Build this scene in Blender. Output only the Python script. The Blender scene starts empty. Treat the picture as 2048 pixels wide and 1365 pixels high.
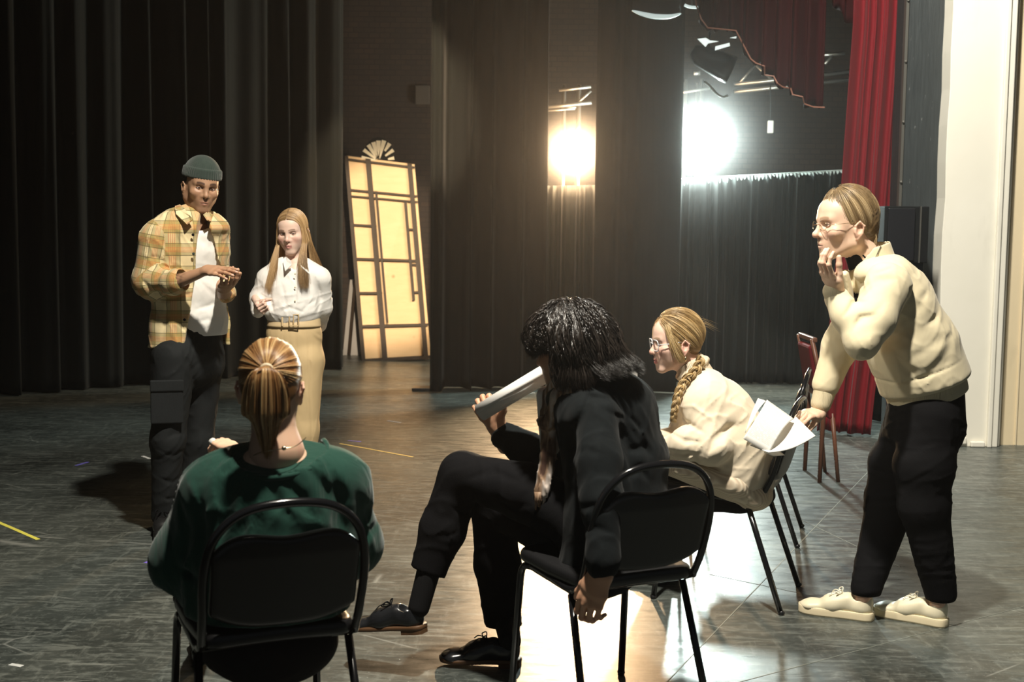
import bpy, math, random
import numpy as np
from mathutils import Vector, Matrix
PI = math.pi
SC = bpy.context.scene
COL = SC.collection
# ---------------------------------------------------------------- camera
F_PX = 2500.0
CAM_Z = 1.5
PITCH = math.atan(225/F_PX)
ROLL = 0.012
CR = np.array((Matrix.Rotation(PI/2 - PITCH, 3, 'X') @ Matrix.Rotation(ROLL, 3, 'Z')))
cd = bpy.data.cameras.new('camera'); cam = bpy.data.objects.new('camera', cd); COL.objects.link(cam)
cam.matrix_world = Matrix.Translation((0, 0, CAM_Z)) @ Matrix(CR.tolist()).to_4x4()
cd.sensor_width = 36.0; cd.lens = F_PX*36/2048; cd.clip_start = .05; cd.clip_end = 100
cd.dof.use_dof = True; cd.dof.focus_distance = 5.3; cd.dof.aperture_fstop = 4.5
SC.camera = cam
def W(px, py, Y):
    """point of the place seen at a pixel of the 2048x1365 photograph, Y metres down the stage"""
    d = CR @ np.array(((px-1024)/F_PX, -(py-682.5)/F_PX, -1.0))
    return np.array((0, 0, CAM_Z)) + d*(Y/d[1])
def G(px, py, z=0.0):
    d = CR @ np.array(((px-1024)/F_PX, -(py-682.5)/F_PX, -1.0))
    return np.array((0, 0, CAM_Z)) + d*((z-CAM_Z)/d[2])
# ---------------------------------------------------------------- world, exposure
wd = bpy.data.worlds.new('world'); SC.world = wd; wd.use_nodes = True
wd.node_tree.nodes['Background'].inputs[0].default_value = (.80, .92, 1.0, 1)
wd.node_tree.nodes['Background'].inputs[1].default_value = .06
SC.view_settings.view_transform = 'Standard'; SC.view_settings.look = 'None'
SC.view_settings.gamma = 1; SC.view_settings.use_curve_mapping = False
SC.view_settings.exposure = 0.0
SC.cycles.max_bounces = 6; SC.cycles.volume_bounces = 0
SC.cycles.sample_clamp_indirect = 4.0
def spot(name, loc, target, power, color, size, angle, blend=.5):
    l = bpy.data.lights.new(name, 'SPOT'); l.energy = power; l.color = color
    l.shadow_soft_size = size; l.spot_size = math.radians(angle); l.spot_blend = blend
    o = bpy.data.objects.new(name, l); COL.objects.link(o); o.location = loc
    o.rotation_euler = (Vector(target)-Vector(loc)).to_track_quat('-Z', 'Y').to_euler(); return o
def point(name, loc, power, color, size):
    l = bpy.data.lights.new(name, 'POINT'); l.energy = power; l.color = color; l.shadow_soft_size = size
    o = bpy.data.objects.new(name, l); COL.objects.link(o); o.location = loc; return o
KEY = spot('house_light', (0.2, 2.9, 5.2), (0.0, 5.4, .8), 2000, (1, .93, .80), .12, 92, 1.0)
LEFT = spot('side_light', (-2.4, 3.4, 4.4), (1.7, 4.8, 1.2), 380, (1, .93, .78), .12, 27, .5)
PANEL_L = spot('panel_light', (-0.30, 5.0, 5.6), (-1.42, 14.2, 1.28), 6500, (1, .74, .47), .04, 13.5, .5)
WALL_L = spot('wall_light', (1.3, 6.0, 5.6), (3.9, 8.9, 1.9), 2000, (1, .95, .84), .15, 70, .6)
# ---------------------------------------------------------------- mesh helpers
def link(o, parent=None):
    COL.objects.link(o)
    if parent is not None: o.parent = parent
    return o
def meta(o, label=None, cat=None, group=None, kind=None):
    if label: o['label'] = label
    if cat: o['category'] = cat
    if group: o['group'] = group
    if kind: o['kind'] = kind
    return o
def empty(name, loc=(0, 0, 0), rz=0, label=None, cat=None, group=None):
    o = bpy.data.objects.new(name, None); link(o); o.location = loc; o.rotation_euler = (0, 0, rz)
    o.empty_display_size = .1
    return meta(o, label, cat, group)
def mesh_np(name, V, Fq, mat=None, parent=None, smooth=True, attrs=None, local=True):
    """V (n,3) world coordinates, Fq list/array of faces"""
    V = np.asarray(V, dtype=np.float64)
    if parent is not None and local:
        loc = np.array(parent_origin(parent)); V = V - loc
    me = bpy.data.meshes.new(name)
    if isinstance(Fq, np.ndarray):
        nf, k = Fq.shape
        me.vertices.add(len(V)); me.vertices.foreach_set('co', V.astype(np.float32).ravel())
        me.loops.add(nf*k); me.loops.foreach_set('vertex_index', Fq.astype(np.int32).ravel())
        me.polygons.add(nf); me.polygons.foreach_set('loop_start', np.arange(0, nf*k, k, dtype=np.int32))
        me.polygons.foreach_set('loop_total', np.full(nf, k, dtype=np.int32))
        me.update(calc_edges=True)
    else:
        me.from_pydata(V.tolist(), [], Fq); me.update()
    if smooth: me.polygons.foreach_set('use_smooth', np.ones(len(me.polygons), dtype=bool))
    for k, a in (attrs or {}).items():
        a = np.asarray(a, dtype=np.float32)
        if a.ndim == 1: at = me.attributes.new(k, 'FLOAT', 'POINT'); at.data.foreach_set('value', a)
        elif a.shape[1] == 3 and k != 'col': at = me.attributes.new(k, 'FLOAT_VECTOR', 'POINT'); at.data.foreach_set('vector', a.ravel())
        else:
            if a.shape[1] == 3: a = np.concatenate([a, np.ones((len(a), 1), np.float32)], 1)
            at = me.attributes.new(k, 'FLOAT_COLOR', 'POINT'); at.data.foreach_set('color', a.ravel())
    if mat: me.materials.append(mat)
    o = bpy.data.objects.new(name, me)
    return link(o, parent)
def parent_origin(p):
    o = np.zeros(3)
    while p is not None:
        o = o + np.array(p.location); p = p.parent
    return o
class MB:
    """collects shapes; build() links them as one mesh"""
    def __init__(s): s.v = []; s.f = []; s.n = 0
    def add(s, V, F):
        s.v.append(np.asarray(V, float)); s.f += [tuple(i+s.n for i in f) for f in F]; s.n += len(V); return s
    def box(s, c, size, R=None):
        h = np.array(size)/2
        V = np.array([(x, y, z) for x in (-1, 1) for y in (-1, 1) for z in (-1, 1)])*h
        if R is not None: V = V @ np.array(R).T
        return s.add(V+np.array(c), [(0, 1, 3, 2), (4, 6, 7, 5), (0, 4, 5, 1), (2, 3, 7, 6), (0, 2, 6, 4), (1, 5, 7, 3)])
    def tube(s, pts, r, n=10, closed=False, cap=True):
        P = np.array(pts, float); m = len(P); r = np.broadcast_to(np.array(r, float), (m,)) if np.ndim(r) == 0 or len(np.atleast_1d(r)) == 1 else np.array(r, float)
        if closed: T = np.roll(P, -1, 0)-np.roll(P, 1, 0)
        else: T = np.gradient(P, axis=0)
        T /= np.linalg.norm(T, axis=1)[:, None]+1e-12
        up = np.array((0, 0, 1.)) if abs(T[0][2]) < .9 else np.array((1., 0, 0))
        N = []
        for t in T:
            up = up-t*np.dot(up, t); up = up/np.linalg.norm(up); N.append(up)
        N = np.array(N); B = np.cross(T, N)
        a = np.arange(n)*2*PI/n
        V = (P[:, None] + r[:, None, None]*(np.cos(a)[None, :, None]*N[:, None]+np.sin(a)[None, :, None]*B[:, None])).reshape(-1, 3)
        F = []
        for i in range(m if closed else m-1):
            j = (i+1) % m
            for k in range(n): F.append((i*n+k, i*n+(k+1) % n, j*n+(k+1) % n, j*n+k))
        if cap and not closed: F += [tuple(range(n))[::-1], tuple((m-1)*n+k for k in range(n))]
        return s.add(V, F)
    def prism(s, poly, ax, t0, t1, fn):
        """poly list of 2-D points extruded t0..t1; fn(u,v,t)->xyz"""
        n = len(poly); V = [fn(u, v, t0) for u, v in poly]+[fn(u, v, t1) for u, v in poly]
        F = [tuple(range(n))[::-1], tuple(range(n, 2*n))]+[(i, (i+1) % n, n+(i+1) % n, n+i) for i in range(n)]
        return s.add(V, F)
    def sphere(s, c, r, n=12, m=8, R=None):
        V = [(0, 0, 1)]; r = np.array(r)*np.ones(3)
        for i in range(1, m):
            t = PI*i/m
            for k in range(n): V.append((math.sin(t)*math.cos(2*PI*k/n), math.sin(t)*math.sin(2*PI*k/n), math.cos(t)))
        V.append((0, 0, -1)); V = np.array(V)*r
        if R is not None: V = V @ np.array(R).T
        F = [(0, 1+k, 1+(k+1) % n) for k in range(n)]
        for i in range(m-2):
            for k in range(n): F.append((1+i*n+k, 1+(i+1)*n+k, 1+(i+1)*n+(k+1) % n, 1+i*n+(k+1) % n))
        L = len(V)-1; b = 1+(m-2)*n
        F += [(L, b+(k+1) % n, b+k) for k in range(n)]
        return s.add(V+np.array(c), F)
    def build(s, name, mat, parent=None, smooth=False, bevel=0, local=True, world=True):
        V = np.concatenate(s.v)
        o = mesh_np(name, V, s.f, mat, parent, smooth, local=local)
        if bevel:
            b = o.modifiers.new('bevel', 'BEVEL'); b.width = bevel; b.segments = 2; b.limit_method = 'ANGLE'; b.angle_limit = math.radians(40)
        return o
def spline(pts, n=8):
    """catmull-rom through the points"""
    P = np.array(pts, float); P = np.concatenate([[2*P[0]-P[1]], P, [2*P[-1]-P[-2]]]); out = []
    for i in range(1, len(P)-2):
        for t in np.linspace(0, 1, n, endpoint=False):
            p0, p1, p2, p3 = P[i-1:i+3]
            out.append(.5*((2*p1)+(-p0+p2)*t+(2*p0-5*p1+4*p2-p3)*t*t+(-p0+3*p1-3*p2+p3)*t**3))
    out.append(P[-2]); return np.array(out)
# ---------------------------------------------------------------- material helper
class MT:
    def __init__(s, name, col=(.5, .5, .5), rough=.6, spec=.5, metal=0, **kw):
        s.m = bpy.data.materials.new(name); s.m.use_nodes = True; s.t = s.m.node_tree; s.n = s.t.nodes
        s.b = s.n['Principled BSDF']; s.b.inputs['Base Color'].default_value = (*col, 1)
        s.b.inputs['Roughness'].default_value = rough; s.b.inputs['Specular IOR Level'].default_value = spec
        s.b.inputs['Metallic'].default_value = metal
        for k, v in kw.items(): s.b.inputs[k.replace('_', ' ')].default_value = v
        s._co = None
    def node(s, t, **kw):
        nd = s.n.new(t)
        for k, v in kw.items():
            if k.startswith('i_'):
                key = k[2:]; key = int(key) if key.isdigit() else key.replace('_', ' ')
                nd.inputs[key].default_value = v
            else: setattr(nd, k, v)
        return nd
    def l(s, a, b): s.t.links.new(a, b)
    def obj(s, scale=(1, 1, 1), rot=(0, 0, 0)):
        if s._co is None: s._co = s.node('ShaderNodeTexCoord')
        mp = s.node('ShaderNodeMapping'); mp.inputs['Scale'].default_value = scale; mp.inputs['Rotation'].default_value = rot
        s.l(s._co.outputs['Object'], mp.inputs[0]); return mp.outputs[0]
    def attr(s, name, out='Vector'):
        a = s.node('ShaderNodeAttribute'); a.attribute_name = name; return a.outputs[out]
    def noise(s, co, scale, detail=4, rough=.5, dist=0):
        nd = s.node('ShaderNodeTexNoise'); nd.inputs['Scale'].default_value = scale; nd.inputs['Detail'].default_value = detail
        nd.inputs['Roughness'].default_value = rough; nd.inputs['Distortion'].default_value = dist
        if co is not None: s.l(co, nd.inputs['Vector'])
        return nd.outputs['Fac']
    def ramp(s, fac, stops):
        nd = s.node('ShaderNodeValToRGB'); cr = nd.color_ramp
        while len(cr.elements) < len(stops): cr.elements.new(.5)
        for e, (p, c) in zip(cr.elements, stops): e.position = p; e.color = (*c, 1) if len(c) == 3 else c
        s.l(fac, nd.inputs[0]); return nd.outputs[0]
    def mix(s, fac, a, b, mode='MIX'):
        nd = s.node('ShaderNodeMix', data_type='RGBA', blend_type=mode)
        for i, x in ((0, fac), (6, a), (7, b)):
            if isinstance(x, (int, float)): nd.inputs[i].default_value = x
            elif isinstance(x, tuple): nd.inputs[i].default_value = (*x, 1)
            else: s.l(x, nd.inputs[i])
        return nd.outputs[2]
    def math(s, op, a, b=0):
        nd = s.node('ShaderNodeMath', operation=op)
        for i, x in ((0, a), (1, b)):
            if isinstance(x, (int, float)): nd.inputs[i].default_value = x
            else: s.l(x, nd.inputs[i])
        return nd.outputs[0]
    def color(s, x): s.l(x, s.b.inputs['Base Color']); return s
    def rough(s, x): s.l(x, s.b.inputs['Roughness']); return s
    def bump(s, h, strength=.3, dist=.01):
        nd = s.node('ShaderNodeBump'); nd.inputs['Strength'].default_value = strength; nd.inputs['Distance'].default_value = dist
        s.l(h, nd.inputs['Height']); s.l(nd.outputs[0], s.b.inputs['Normal']); return s
def fabric(name, col, var=.25, scale=60, rough=.85, bump=.25, sheen=.0, spec=.2, crease=.14):
    m = MT(name, col, rough, spec)
    n1 = m.noise(m.obj(), scale*6, 3); n2 = m.noise(m.obj(), 5, 3)
    c2 = tuple(x*(1-var) for x in col)
    m.color(m.mix(n2, c2, tuple(min(1, x*(1+var*.5)) for x in col)))
    cr = m.noise(m.obj((1, 1, .55), (.3, .2, .5)), 9, 3, .55, 1.4)
    b2 = m.node('ShaderNodeBump'); b2.inputs['Strength'].default_value = crease; b2.inputs['Distance'].default_value = .02; m.l(cr, b2.inputs['Height'])
    b1 = m.node('ShaderNodeBump'); b1.inputs['Strength'].default_value = bump; b1.inputs['Distance'].default_value = .003; m.l(n1, b1.inputs['Height']); m.l(b2.outputs[0], b1.inputs['Normal'])
    m.l(b1.outputs[0], m.b.inputs['Normal'])
    if sheen: m.b.inputs['Sheen Weight'].default_value = sheen
    return m.m
def rot_to(fwd, up=(0, 0, 1)):
    """columns = side(right hand of a viewer behind), forward, up"""
    f = np.array(fwd, float); f /= np.linalg.norm(f); s_ = np.cross(f, np.array(up, float)); s_ /= np.linalg.norm(s_)
    return np.stack([s_, f, np.cross(s_, f)], 1)
# ================================================================ the setting
# floor: scuffed black stage floor
m = MT('stage_floor', (.03, .033, .03), .34, .5)
co = m.obj()
dirn = m.obj((1, 6, 1), (0, 0, math.radians(20)))
cloud = m.noise(m.obj(), 1.2, 5, .6)
scuff = m.noise(m.obj((1.5, 7, 1), (0, 0, .28)), 3.0, 9, .74, 1.1)
scuff2 = m.noise(m.obj((11, 2, 1), (0, 0, .5)), 2.4, 7, .7, .4)
fine = m.noise(m.obj(), 26, 6, .7)
speck = m.noise(m.obj(), 60, 3, .8)
spk_area = m.noise(m.obj(), 1.7, 3, .6)
base = m.ramp(cloud, [(.32, (.020, .024, .022)), (.68, (.075, .086, .078))])
s1 = m.ramp(scuff, [(.50, (0, 0, 0)), (.72, (1, 1, 1))])
s2 = m.ramp(scuff2, [(.56, (0, 0, 0)), (.76, (1, 1, 1))])
c = m.mix(m.math('MULTIPLY', s1, .75), base, (.24, .26, .235))
c = m.mix(m.math('MULTIPLY', s2, .55), c, (.26, .28, .25))
f1 = m.ramp(fine, [(.52, (0, 0, 0)), (.7, (1, 1, 1))])
c = m.mix(m.math('MULTIPLY', f1, .45), c, (.20, .22, .20))
sp = m.math('MULTIPLY', m.ramp(speck, [(.66, (0, 0, 0)), (.70, (1, 1, 1))]), m.ramp(spk_area, [(.52, (0, 0, 0)), (.62, (1, 1, 1))]))
c = m.mix(sp, c, (.55, .6, .58))
# long thin scratches
wv = m.node('ShaderNodeTexVoronoi', feature='DISTANCE_TO_EDGE'); wv.inputs['Scale'].default_value = 1.6
m.l(m.obj((.5, 2.0, 1), (0, 0, .8)), wv.inputs['Vector'])
scr = m.math('MULTIPLY', m.ramp(wv.outputs['Distance'], [(0, (1, 1, 1)), (.006, (0, 0, 0))]), m.ramp(m.noise(m.obj(), 3.0, 3), [(.5, (0, 0, 0)), (.6, (1, 1, 1))]))
c = m.mix(m.math('MULTIPLY', scr, .6), c, (.35, .36, .33))
m.color(c)
rg = m.ramp(m.noise(m.obj((1.5, 5, 1), (0, 0, .3)), 4, 7, .7), [(.3, (.25,)*3), (.7, (.47,)*3)])
m.rough(rg)
m.bump(m.math('ADD', m.math('MULTIPLY', scuff, .6), m.math('MULTIPLY', fine, .4)), .10, .005)
FLOOR_M = m.m
fl = MB().box((0, 7.5, -.05), (18, 19, .1)).build('floor', FLOOR_M); meta(fl, kind='structure')
# seams between the floor sheets
SEAM_M = MT('seam', (.20, .21, .18), .7).m
def seam(a, b, w=.004):
    a = np.array(a); b = np.array(b); d = (b-a)/np.linalg.norm(b-a); n = np.array((-d[1], d[0], 0))*w/2
    o = MB().prism([(0, 0), (1, 0), (1, 1), (0, 1)], 2, 0, .0008, lambda u, v, t: tuple(a+(b-a)*u+n*(2*v-1)+np.array((0, 0, t)))).build('trim_1', SEAM_M)
    meta(o, kind='structure')
seam(G(1310, 1390), G(1745, 935)); seam(G(1560, 1020), G(1800, 1135), .004); seam(G(1420, 1150), G(1960, 1262), .003)
seam(G(1480, 1365), G(2100, 1200), .003)
# walls
def brick_mat():
    m = MT('dark_brick', (.03, .02, .018), .8, .3)
    b = m.node('ShaderNodeTexBrick'); b.inputs['Scale'].default_value = 4.0
    b.inputs['Color1'].default_value = (.045, .028, .022, 1); b.inputs['Color2'].default_value = (.028, .020, .018, 1); b.inputs['Mortar'].default_value = (.012, .011, .011, 1)
    mp = m.obj((1, 1, 1), (PI/2, 0, 0)); m.l(mp, b.inputs['Vector'])
    m.color(m.mix(m.noise(m.obj(), 3), b.outputs['Color'], (.02, .018, .018))); m.bump(b.outputs['Fac'], -.4, .02)
    return m.m
DARKW = fabric('black_paint', (.010, .011, .012), .3, 20, .8)
o = MB().box((0, 15.35, 3.5), (18, .3, 7.2)).build('wall_back', brick_mat()); meta(o, kind='structure')
o = MB().box((-6.2, 8, 3.5), (.3, 16, 7.2)).build('wall_left', DARKW); meta(o, kind='structure')
o = MB().box((0, 7.5, 7.1), (18, 19, .2)).build('ceiling', DARKW); meta(o, kind='structure')
# right side: white pilaster, cream wall
def plaster(name, c1, c2):
    m = MT(name, c1, .55, .35)
    n = m.noise(m.obj(), 2.2, 5, .6); st = m.ramp(m.noise(m.obj((1, 1, .3)), 4, 5, .7), [(.55, (0, 0, 0)), (.8, (1, 1, 1))])
    m.color(m.mix(m.math('MULTIPLY', st, .5), m.mix(n, c1, c2), tuple(x*.75 for x in c2)))
    m.bump(m.noise(m.obj(), 9, 6, .6), .12, .01); return m.m
PIL = plaster('white_plaster', (.78, .75, .66), (.70, .67, .57))
CREAM = plaster('cream_plaster', (.74, .62, .42), (.66, .55, .36))
PB = G(1893, 890); PR = G(1972, 897)
px0, px1, py_ = W(1868, 700, 8.75)[0]+.03, W(1988, 700, 8.75)[0], 8.75
# pilaster shaft with stepped mouldings on its right edge, chipped foot
b = MB()
rng = random.Random(3)
left = []
for i in range(29):
    z = 7.0*i/28; left.append((px0+rng.uniform(-.006, .006)-(.012 if i == 0 else 0), z))
n = len(left)
poly = left+[(px1, 7.0), (px1, 0.0)]
b.prism(poly, 1, 0, .5, lambda u, v, t: (u, py_+t, v))
b.build('wall_front_right', PIL, bevel=.004); meta(bpy.data.objects['wall_front_right'], kind='structure')
b = MB(); b.box((px1-.012, py_-.012, 3.5), (.03, .04, 7)); b.box((px1+.028, py_+.01, 3.5), (.045, .05, 7)); b.box((px1+.066, py_+.05, 3.5), (.03, .05, 7))
o = b.build('trim_2', PIL, bevel=.006); meta(o, kind='structure')
b = MB(); b.box((px0+.10, py_-.012, .045), (.24, .03, .05)); b.box((px0+.3, py_-.015, .02), (.10, .03, .04))
o = b.build('baseboard_right', PIL, bevel=.008); meta(o, kind='structure')
o = MB().box((px1+.08+1.5, py_+.24, 3.5), (3, .3, 7)).build('wall_right', CREAM); meta(o, kind='structure')
b = MB()
for xx in (px1+.10, px1+.215):
    b.box((xx, py_+.085, 3.5), (.012, .014, 7))
o = b.build('trim_3', CREAM, bevel=.003); meta(o, kind='structure')
# black proscenium post left of the pilaster
m = MT('black_timber', (.012, .015, .016), .5, .4)
n1 = m.noise(m.obj((14, 14, 1)), 4, 5, .65, .3)
ch = m.ramp(m.noise(m.obj((3, 3, 1)), 7, 6, .7), [(.66, (0, 0, 0)), (.70, (1, 1, 1))])
m.color(m.mix(m.math('MULTIPLY', ch, .35), m.mix(n1, (.010, .013, .014), (.035, .042, .044)), (.3, .31, .3))); m.bump(n1, .4, .01)
TIMB = m.m
xa = W(1806, 300, 9.0)[0]; xb = W(1872, 300, 9.0)[0]
o = MB().box(((xa+px0)/2+.02, 9.05, 3.5), (px0-xa+.10, .25, 7)).build('wall_right_post', TIMB, bevel=.004); o.name = 'trim_4'; meta(o, kind='structure')
STEEL = MT('grey_steel', (.13, .125, .11), .45, .5, .6).m
b = MB(); b.box((xa-.035, 8.93, 3.5), (.02, .05, 7))
for i in range(12): b.sphere((xa-.035, 8.90, .6+i*.42), .010, 8, 5)
o = b.build('trim_5', STEEL); meta(o, kind='structure')
# ---------------------------------------------------------------- draperies
def drape_mat(name, c, c2, rough=.8, sheen=.3, spec=.2):
    m = MT(name, c, rough, spec); n = m.noise(m.obj((20, 20, .6)), 2.0, 4, .6)
    m.color(m.mix(n, c, c2)); m.bump(m.noise(m.obj((1, 1, .15)), 60, 3), .2, .004)
    m.b.inputs['Sheen Weight'].default_value = sheen; m.b.inputs['Sheen Roughness'].default_value = .4
    return m.m
BLACKV = drape_mat('black_drape', (.008, .009, .009), (.013, .015, .0145), .85, .06, .1)
REDV = drape_mat('red_velvet', (.095, .0022, .0055), (.15, .004, .009), .8, .05)
def drape(name, pts, z0, z1, mat, amp=.06, wl=.22, seed=0, flare=None, topfn=None, botfn=None, dz=.12, thick=.004, lean=None):
    """pleated cloth following a ground polyline; every pleat is real relief"""
    P = np.array(pts, float); seg = np.linalg.norm(np.diff(P, axis=0), axis=1); L = seg.sum(); cum = np.r_[0, np.cumsum(seg)]
    ns = int(L/(wl/14)); s_ = np.linspace(0, L, ns+1)
    X = np.interp(s_, cum, P[:, 0]); Y = np.interp(s_, cum, P[:, 1])
    T = np.stack([np.gradient(X), np.gradient(Y)], 1); T /= np.linalg.norm(T, axis=1)[:, None]; N = np.stack([T[:, 1], -T[:, 0]], 1)
    r = np.random.RandomState(seed); ph = s_/wl*2*PI
    warp = sum(r.uniform(.3, 1.1)*np.sin(s_*r.uniform(.6, 3.5)/wl+r.uniform(0, 6)) for _ in range(4))
    am = 1+.45*np.sin(s_*r.uniform(1.0, 2.4)/wl+1)
    nz = max(4, int((z1-z0)/dz)); rows = []
    for j in range(nz+1):
        t = j/nz
        zb = z0 if botfn is None else botfn(s_/L); zt = z1 if topfn is None else topfn(s_/L)
        z = zb+(zt-zb)*t
        d = amp*am*(np.sin(ph+warp*(1+.25*(1-t)))+.32*np.sin(2*ph+1.3*warp+1.5*(1-t)+1.1))*(1+.25*np.sin(3*t+seed))*(1+.5*(1-t))
        lat = amp*.35*np.cos(ph+warp)
        x = X+N[:, 0]*d+T[:, 0]*lat; y = Y+N[:, 1]*d+T[:, 1]*lat
        if lean: dx = lean(t, s_/L); x = x+dx[0]; y = y+dx[1]
        rows.append(np.stack([x, y, z*np.ones_like(x)], 1))
    V = np.concatenate(rows); m_ = ns+1
    i, j = np.meshgrid(np.arange(ns), np.arange(nz)); a = (j*m_+i).ravel()
    Fq = np.stack([a, a+1, a+m_+1, a+m_], 1)
    o = mesh_np(name, V, Fq, mat)
    so = o.modifiers.new('solid', 'SOLIDIFY'); so.thickness = thick
    return o
a = G(-60, 798); b_ = G(694, 738)
o = drape('stage_curtain', [(a[0]-1, a[1]-.6), a[:2], b_[:2]], .01, 6.8, BLACKV, .05, .3, 1)
meta(o, 'wide black curtain along the left side of the stage behind the standing pair', 'curtain')
a = G(852, 781); b_ = W(1088, 600, 11.75)
o = drape('stage_curtain', [a[:2], b_[:2]], .01, 6.8, BLACKV, .07, .26, 2)
meta(o, 'black pleated curtain hanging right of the lit wooden panel', 'curtain')
a = W(1185, 500, 11.45); b_ = W(1358, 500, 11.45)
o = drape('stage_curtain', [a[:2], b_[:2]], .01, 6.8, BLACKV, .03, .4, 7)
meta(o, 'flat black full-height curtain hanging between the two glaring lamps', 'curtain')
YL = 12.25
def fringe(z, k, amp, seed=0):
    r = np.random.RandomState(seed); n = 4000
    def f(u):
        x = u*k; return z(u)-amp*np.abs(((x % 1)*2-1))**1.5*(.4+.9*np.abs(np.sin(np.floor(x)*12.9898+seed)))
    return f
zl0 = W(1085, 372, YL)[2]; zl1 = W(1187, 370, YL)[2]
a = W(1075, 500, YL); b_ = W(1190, 500, YL)
o = drape('low_masking_curtain', [a[:2], b_[:2]], .01, 2, BLACKV, .022, .065, 4, topfn=lambda u: zl0+(zl1-zl0)*u)
meta(o, 'narrow low black curtain under the warm lamp', 'curtain')
z2, z3 = W(1350, 361, YL)[2], W(1720, 336, YL)[2]
a = W(1345, 500, YL); b_ = W(1790, 500, YL)
o = drape('low_masking_curtain', [a[:2], b_[:2]], .01, 2, BLACKV, .03, .10, 5, topfn=lambda u: z2+(z3-z2)*u)
meta(o, 'long low black curtain with gathered top edge behind the seated woman in beige', 'curtain')
SCRIM = MT('heading_highlights', (.45, .5, .48), .5, .4).m  # pale colour stands in for lamp highlights on the gathered heading
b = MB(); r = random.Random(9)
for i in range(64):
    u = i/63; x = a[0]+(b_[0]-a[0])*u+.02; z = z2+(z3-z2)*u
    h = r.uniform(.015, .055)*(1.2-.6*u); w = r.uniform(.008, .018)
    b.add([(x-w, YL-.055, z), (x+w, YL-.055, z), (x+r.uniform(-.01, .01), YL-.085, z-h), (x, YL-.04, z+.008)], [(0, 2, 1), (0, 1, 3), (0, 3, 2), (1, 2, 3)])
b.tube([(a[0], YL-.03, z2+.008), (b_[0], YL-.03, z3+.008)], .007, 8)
hb = b.build('heading_highlights', SCRIM, o)
# red main curtain, gathered, sweeping left towards its foot
rc = W(1758, 300, 9.25); 
o = drape('red_curtain', [(W(1706, 100, 9.4)[0], 9.40), (W(1810, 100, 9.2)[0], 9.22)], .02, 6.6, REDV, .035, .075, 11, dz=.08,
          lean=lambda t, s: (-.13*(1-np.clip(t*2.2, 0, 1))-.07*np.exp(-(t/.12)**2)*(1-s*.2), -.12*np.exp(-(t/.2)**2)*np.ones_like(s)))
meta(o, 'gathered red stage curtain falling behind the leaning man', 'curtain')
# puddled hem
# black drop behind the red curtain, black wing wall
o = drape('wing_curtain', [(W(1738, 700, 9.9)[0], 9.9), (W(1900, 700, 9.9)[0], 9.9)], .01, 6.6, BLACKV, .04, .2, 12)
meta(o, 'black wing curtain close behind the red curtain', 'curtain')
# swagged red pelmet, stepped lower edge
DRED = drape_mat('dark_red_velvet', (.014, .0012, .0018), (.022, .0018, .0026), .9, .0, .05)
steps = [(1385, -40), (1392, 12), (1400, 40), (1412, 58), (1470, 62), (1500, 118), (1508, 128), (1525, 134), (1528, 150), (1545, 153), (1550, 168), (1562, 175), (1580, 177), (1582, 190), (1600, 195), (1606, 208), (1625, 214), (1645, 216)]
P = [W(x, y, 9.7) for x, y in steps]
xs = np.array([p[0] for p in P]); zs = np.array([p[2] for p in P])
def pel_bot(u): return np.interp(xs[0]+(xs[-1]-xs[0])*u, xs, zs)+.015*np.sin(u*90)
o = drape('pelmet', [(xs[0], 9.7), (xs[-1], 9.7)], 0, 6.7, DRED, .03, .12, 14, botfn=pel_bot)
meta(o, 'dark red swagged pelmet with scalloped stepped lower edge high above the stage', 'curtain')
b = MB(); b.tube([(x, 9.7-.055+.03*math.sin(i*1.7), z-.004) for i, (x, z) in enumerate(zip(xs, zs))], .006, 6)
b.build('braid', MT('dull_gold_braid', (.20, .08, .05), .6).m, o)
P2 = [W(x, y, 9.6) for x, y in ((1660, -40), (1668, 8), (1678, 20), (1690, 44), (1712, 50))]
x2 = np.array([p[0] for p in P2]); zz2 = np.array([p[2] for p in P2])
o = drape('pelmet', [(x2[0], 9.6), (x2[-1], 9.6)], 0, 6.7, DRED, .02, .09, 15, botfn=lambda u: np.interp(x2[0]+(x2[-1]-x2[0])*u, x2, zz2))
meta(o, 'small dark red pelmet tail at the top beside the red curtain', 'curtain')
# ---------------------------------------------------------------- scenery panel
PLY = MT('plywood', (.72, .50, .28), .45, .4)
n_ = PLY.noise(PLY.obj((2, 2, 9)), 2.2, 6, .6, .4); kn = PLY.node('ShaderNodeTexVoronoi'); kn.inputs['Scale'].default_value = 3.2; PLY.l(PLY.obj(), kn.inputs['Vector'])
PLY.color(PLY.mix(PLY.ramp(kn.outputs['Distance'], [(.02, (1, 1, 1)), (.09, (0, 0, 0))]), PLY.mix(n_, (.76, .56, .34), (.62, .42, .22)), (.50, .26, .12)))
PLY = PLY.m
BATT = MT('dark_batten', (.055, .035, .022), .6)
BATT.color(BATT.mix(BATT.noise(BATT.obj((3, 3, 20)), 3, 4), (.012, .008, .006), (.040, .026, .017))); BATT = BATT.m
pt = empty('scenery_flat', tuple(G(793, 722)), 0, 'tall leaning plywood scenery flat with dark battens, brightly lit at the back of the stage', 'scenery panel')
YP = G(793, 722)[1]
A_ = W(728, 726, YP); B_ = W(862, 718, YP); C_ = W(829, 329, YP+.45); D_ = W(693, 312, YP+.45)
def pq(u, v, t=0):
    p = A_*(1-u)*(1-v)+B_*u*(1-v)+C_*u*v+D_*(1-u)*v; return tuple(p+np.array((0, -1, -.2))*t)
MB().prism([(0, 0), (1, 0), (1, 1), (0, 1)], 0, -.02, 0, pq).build('board', PLY, pt)
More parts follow.
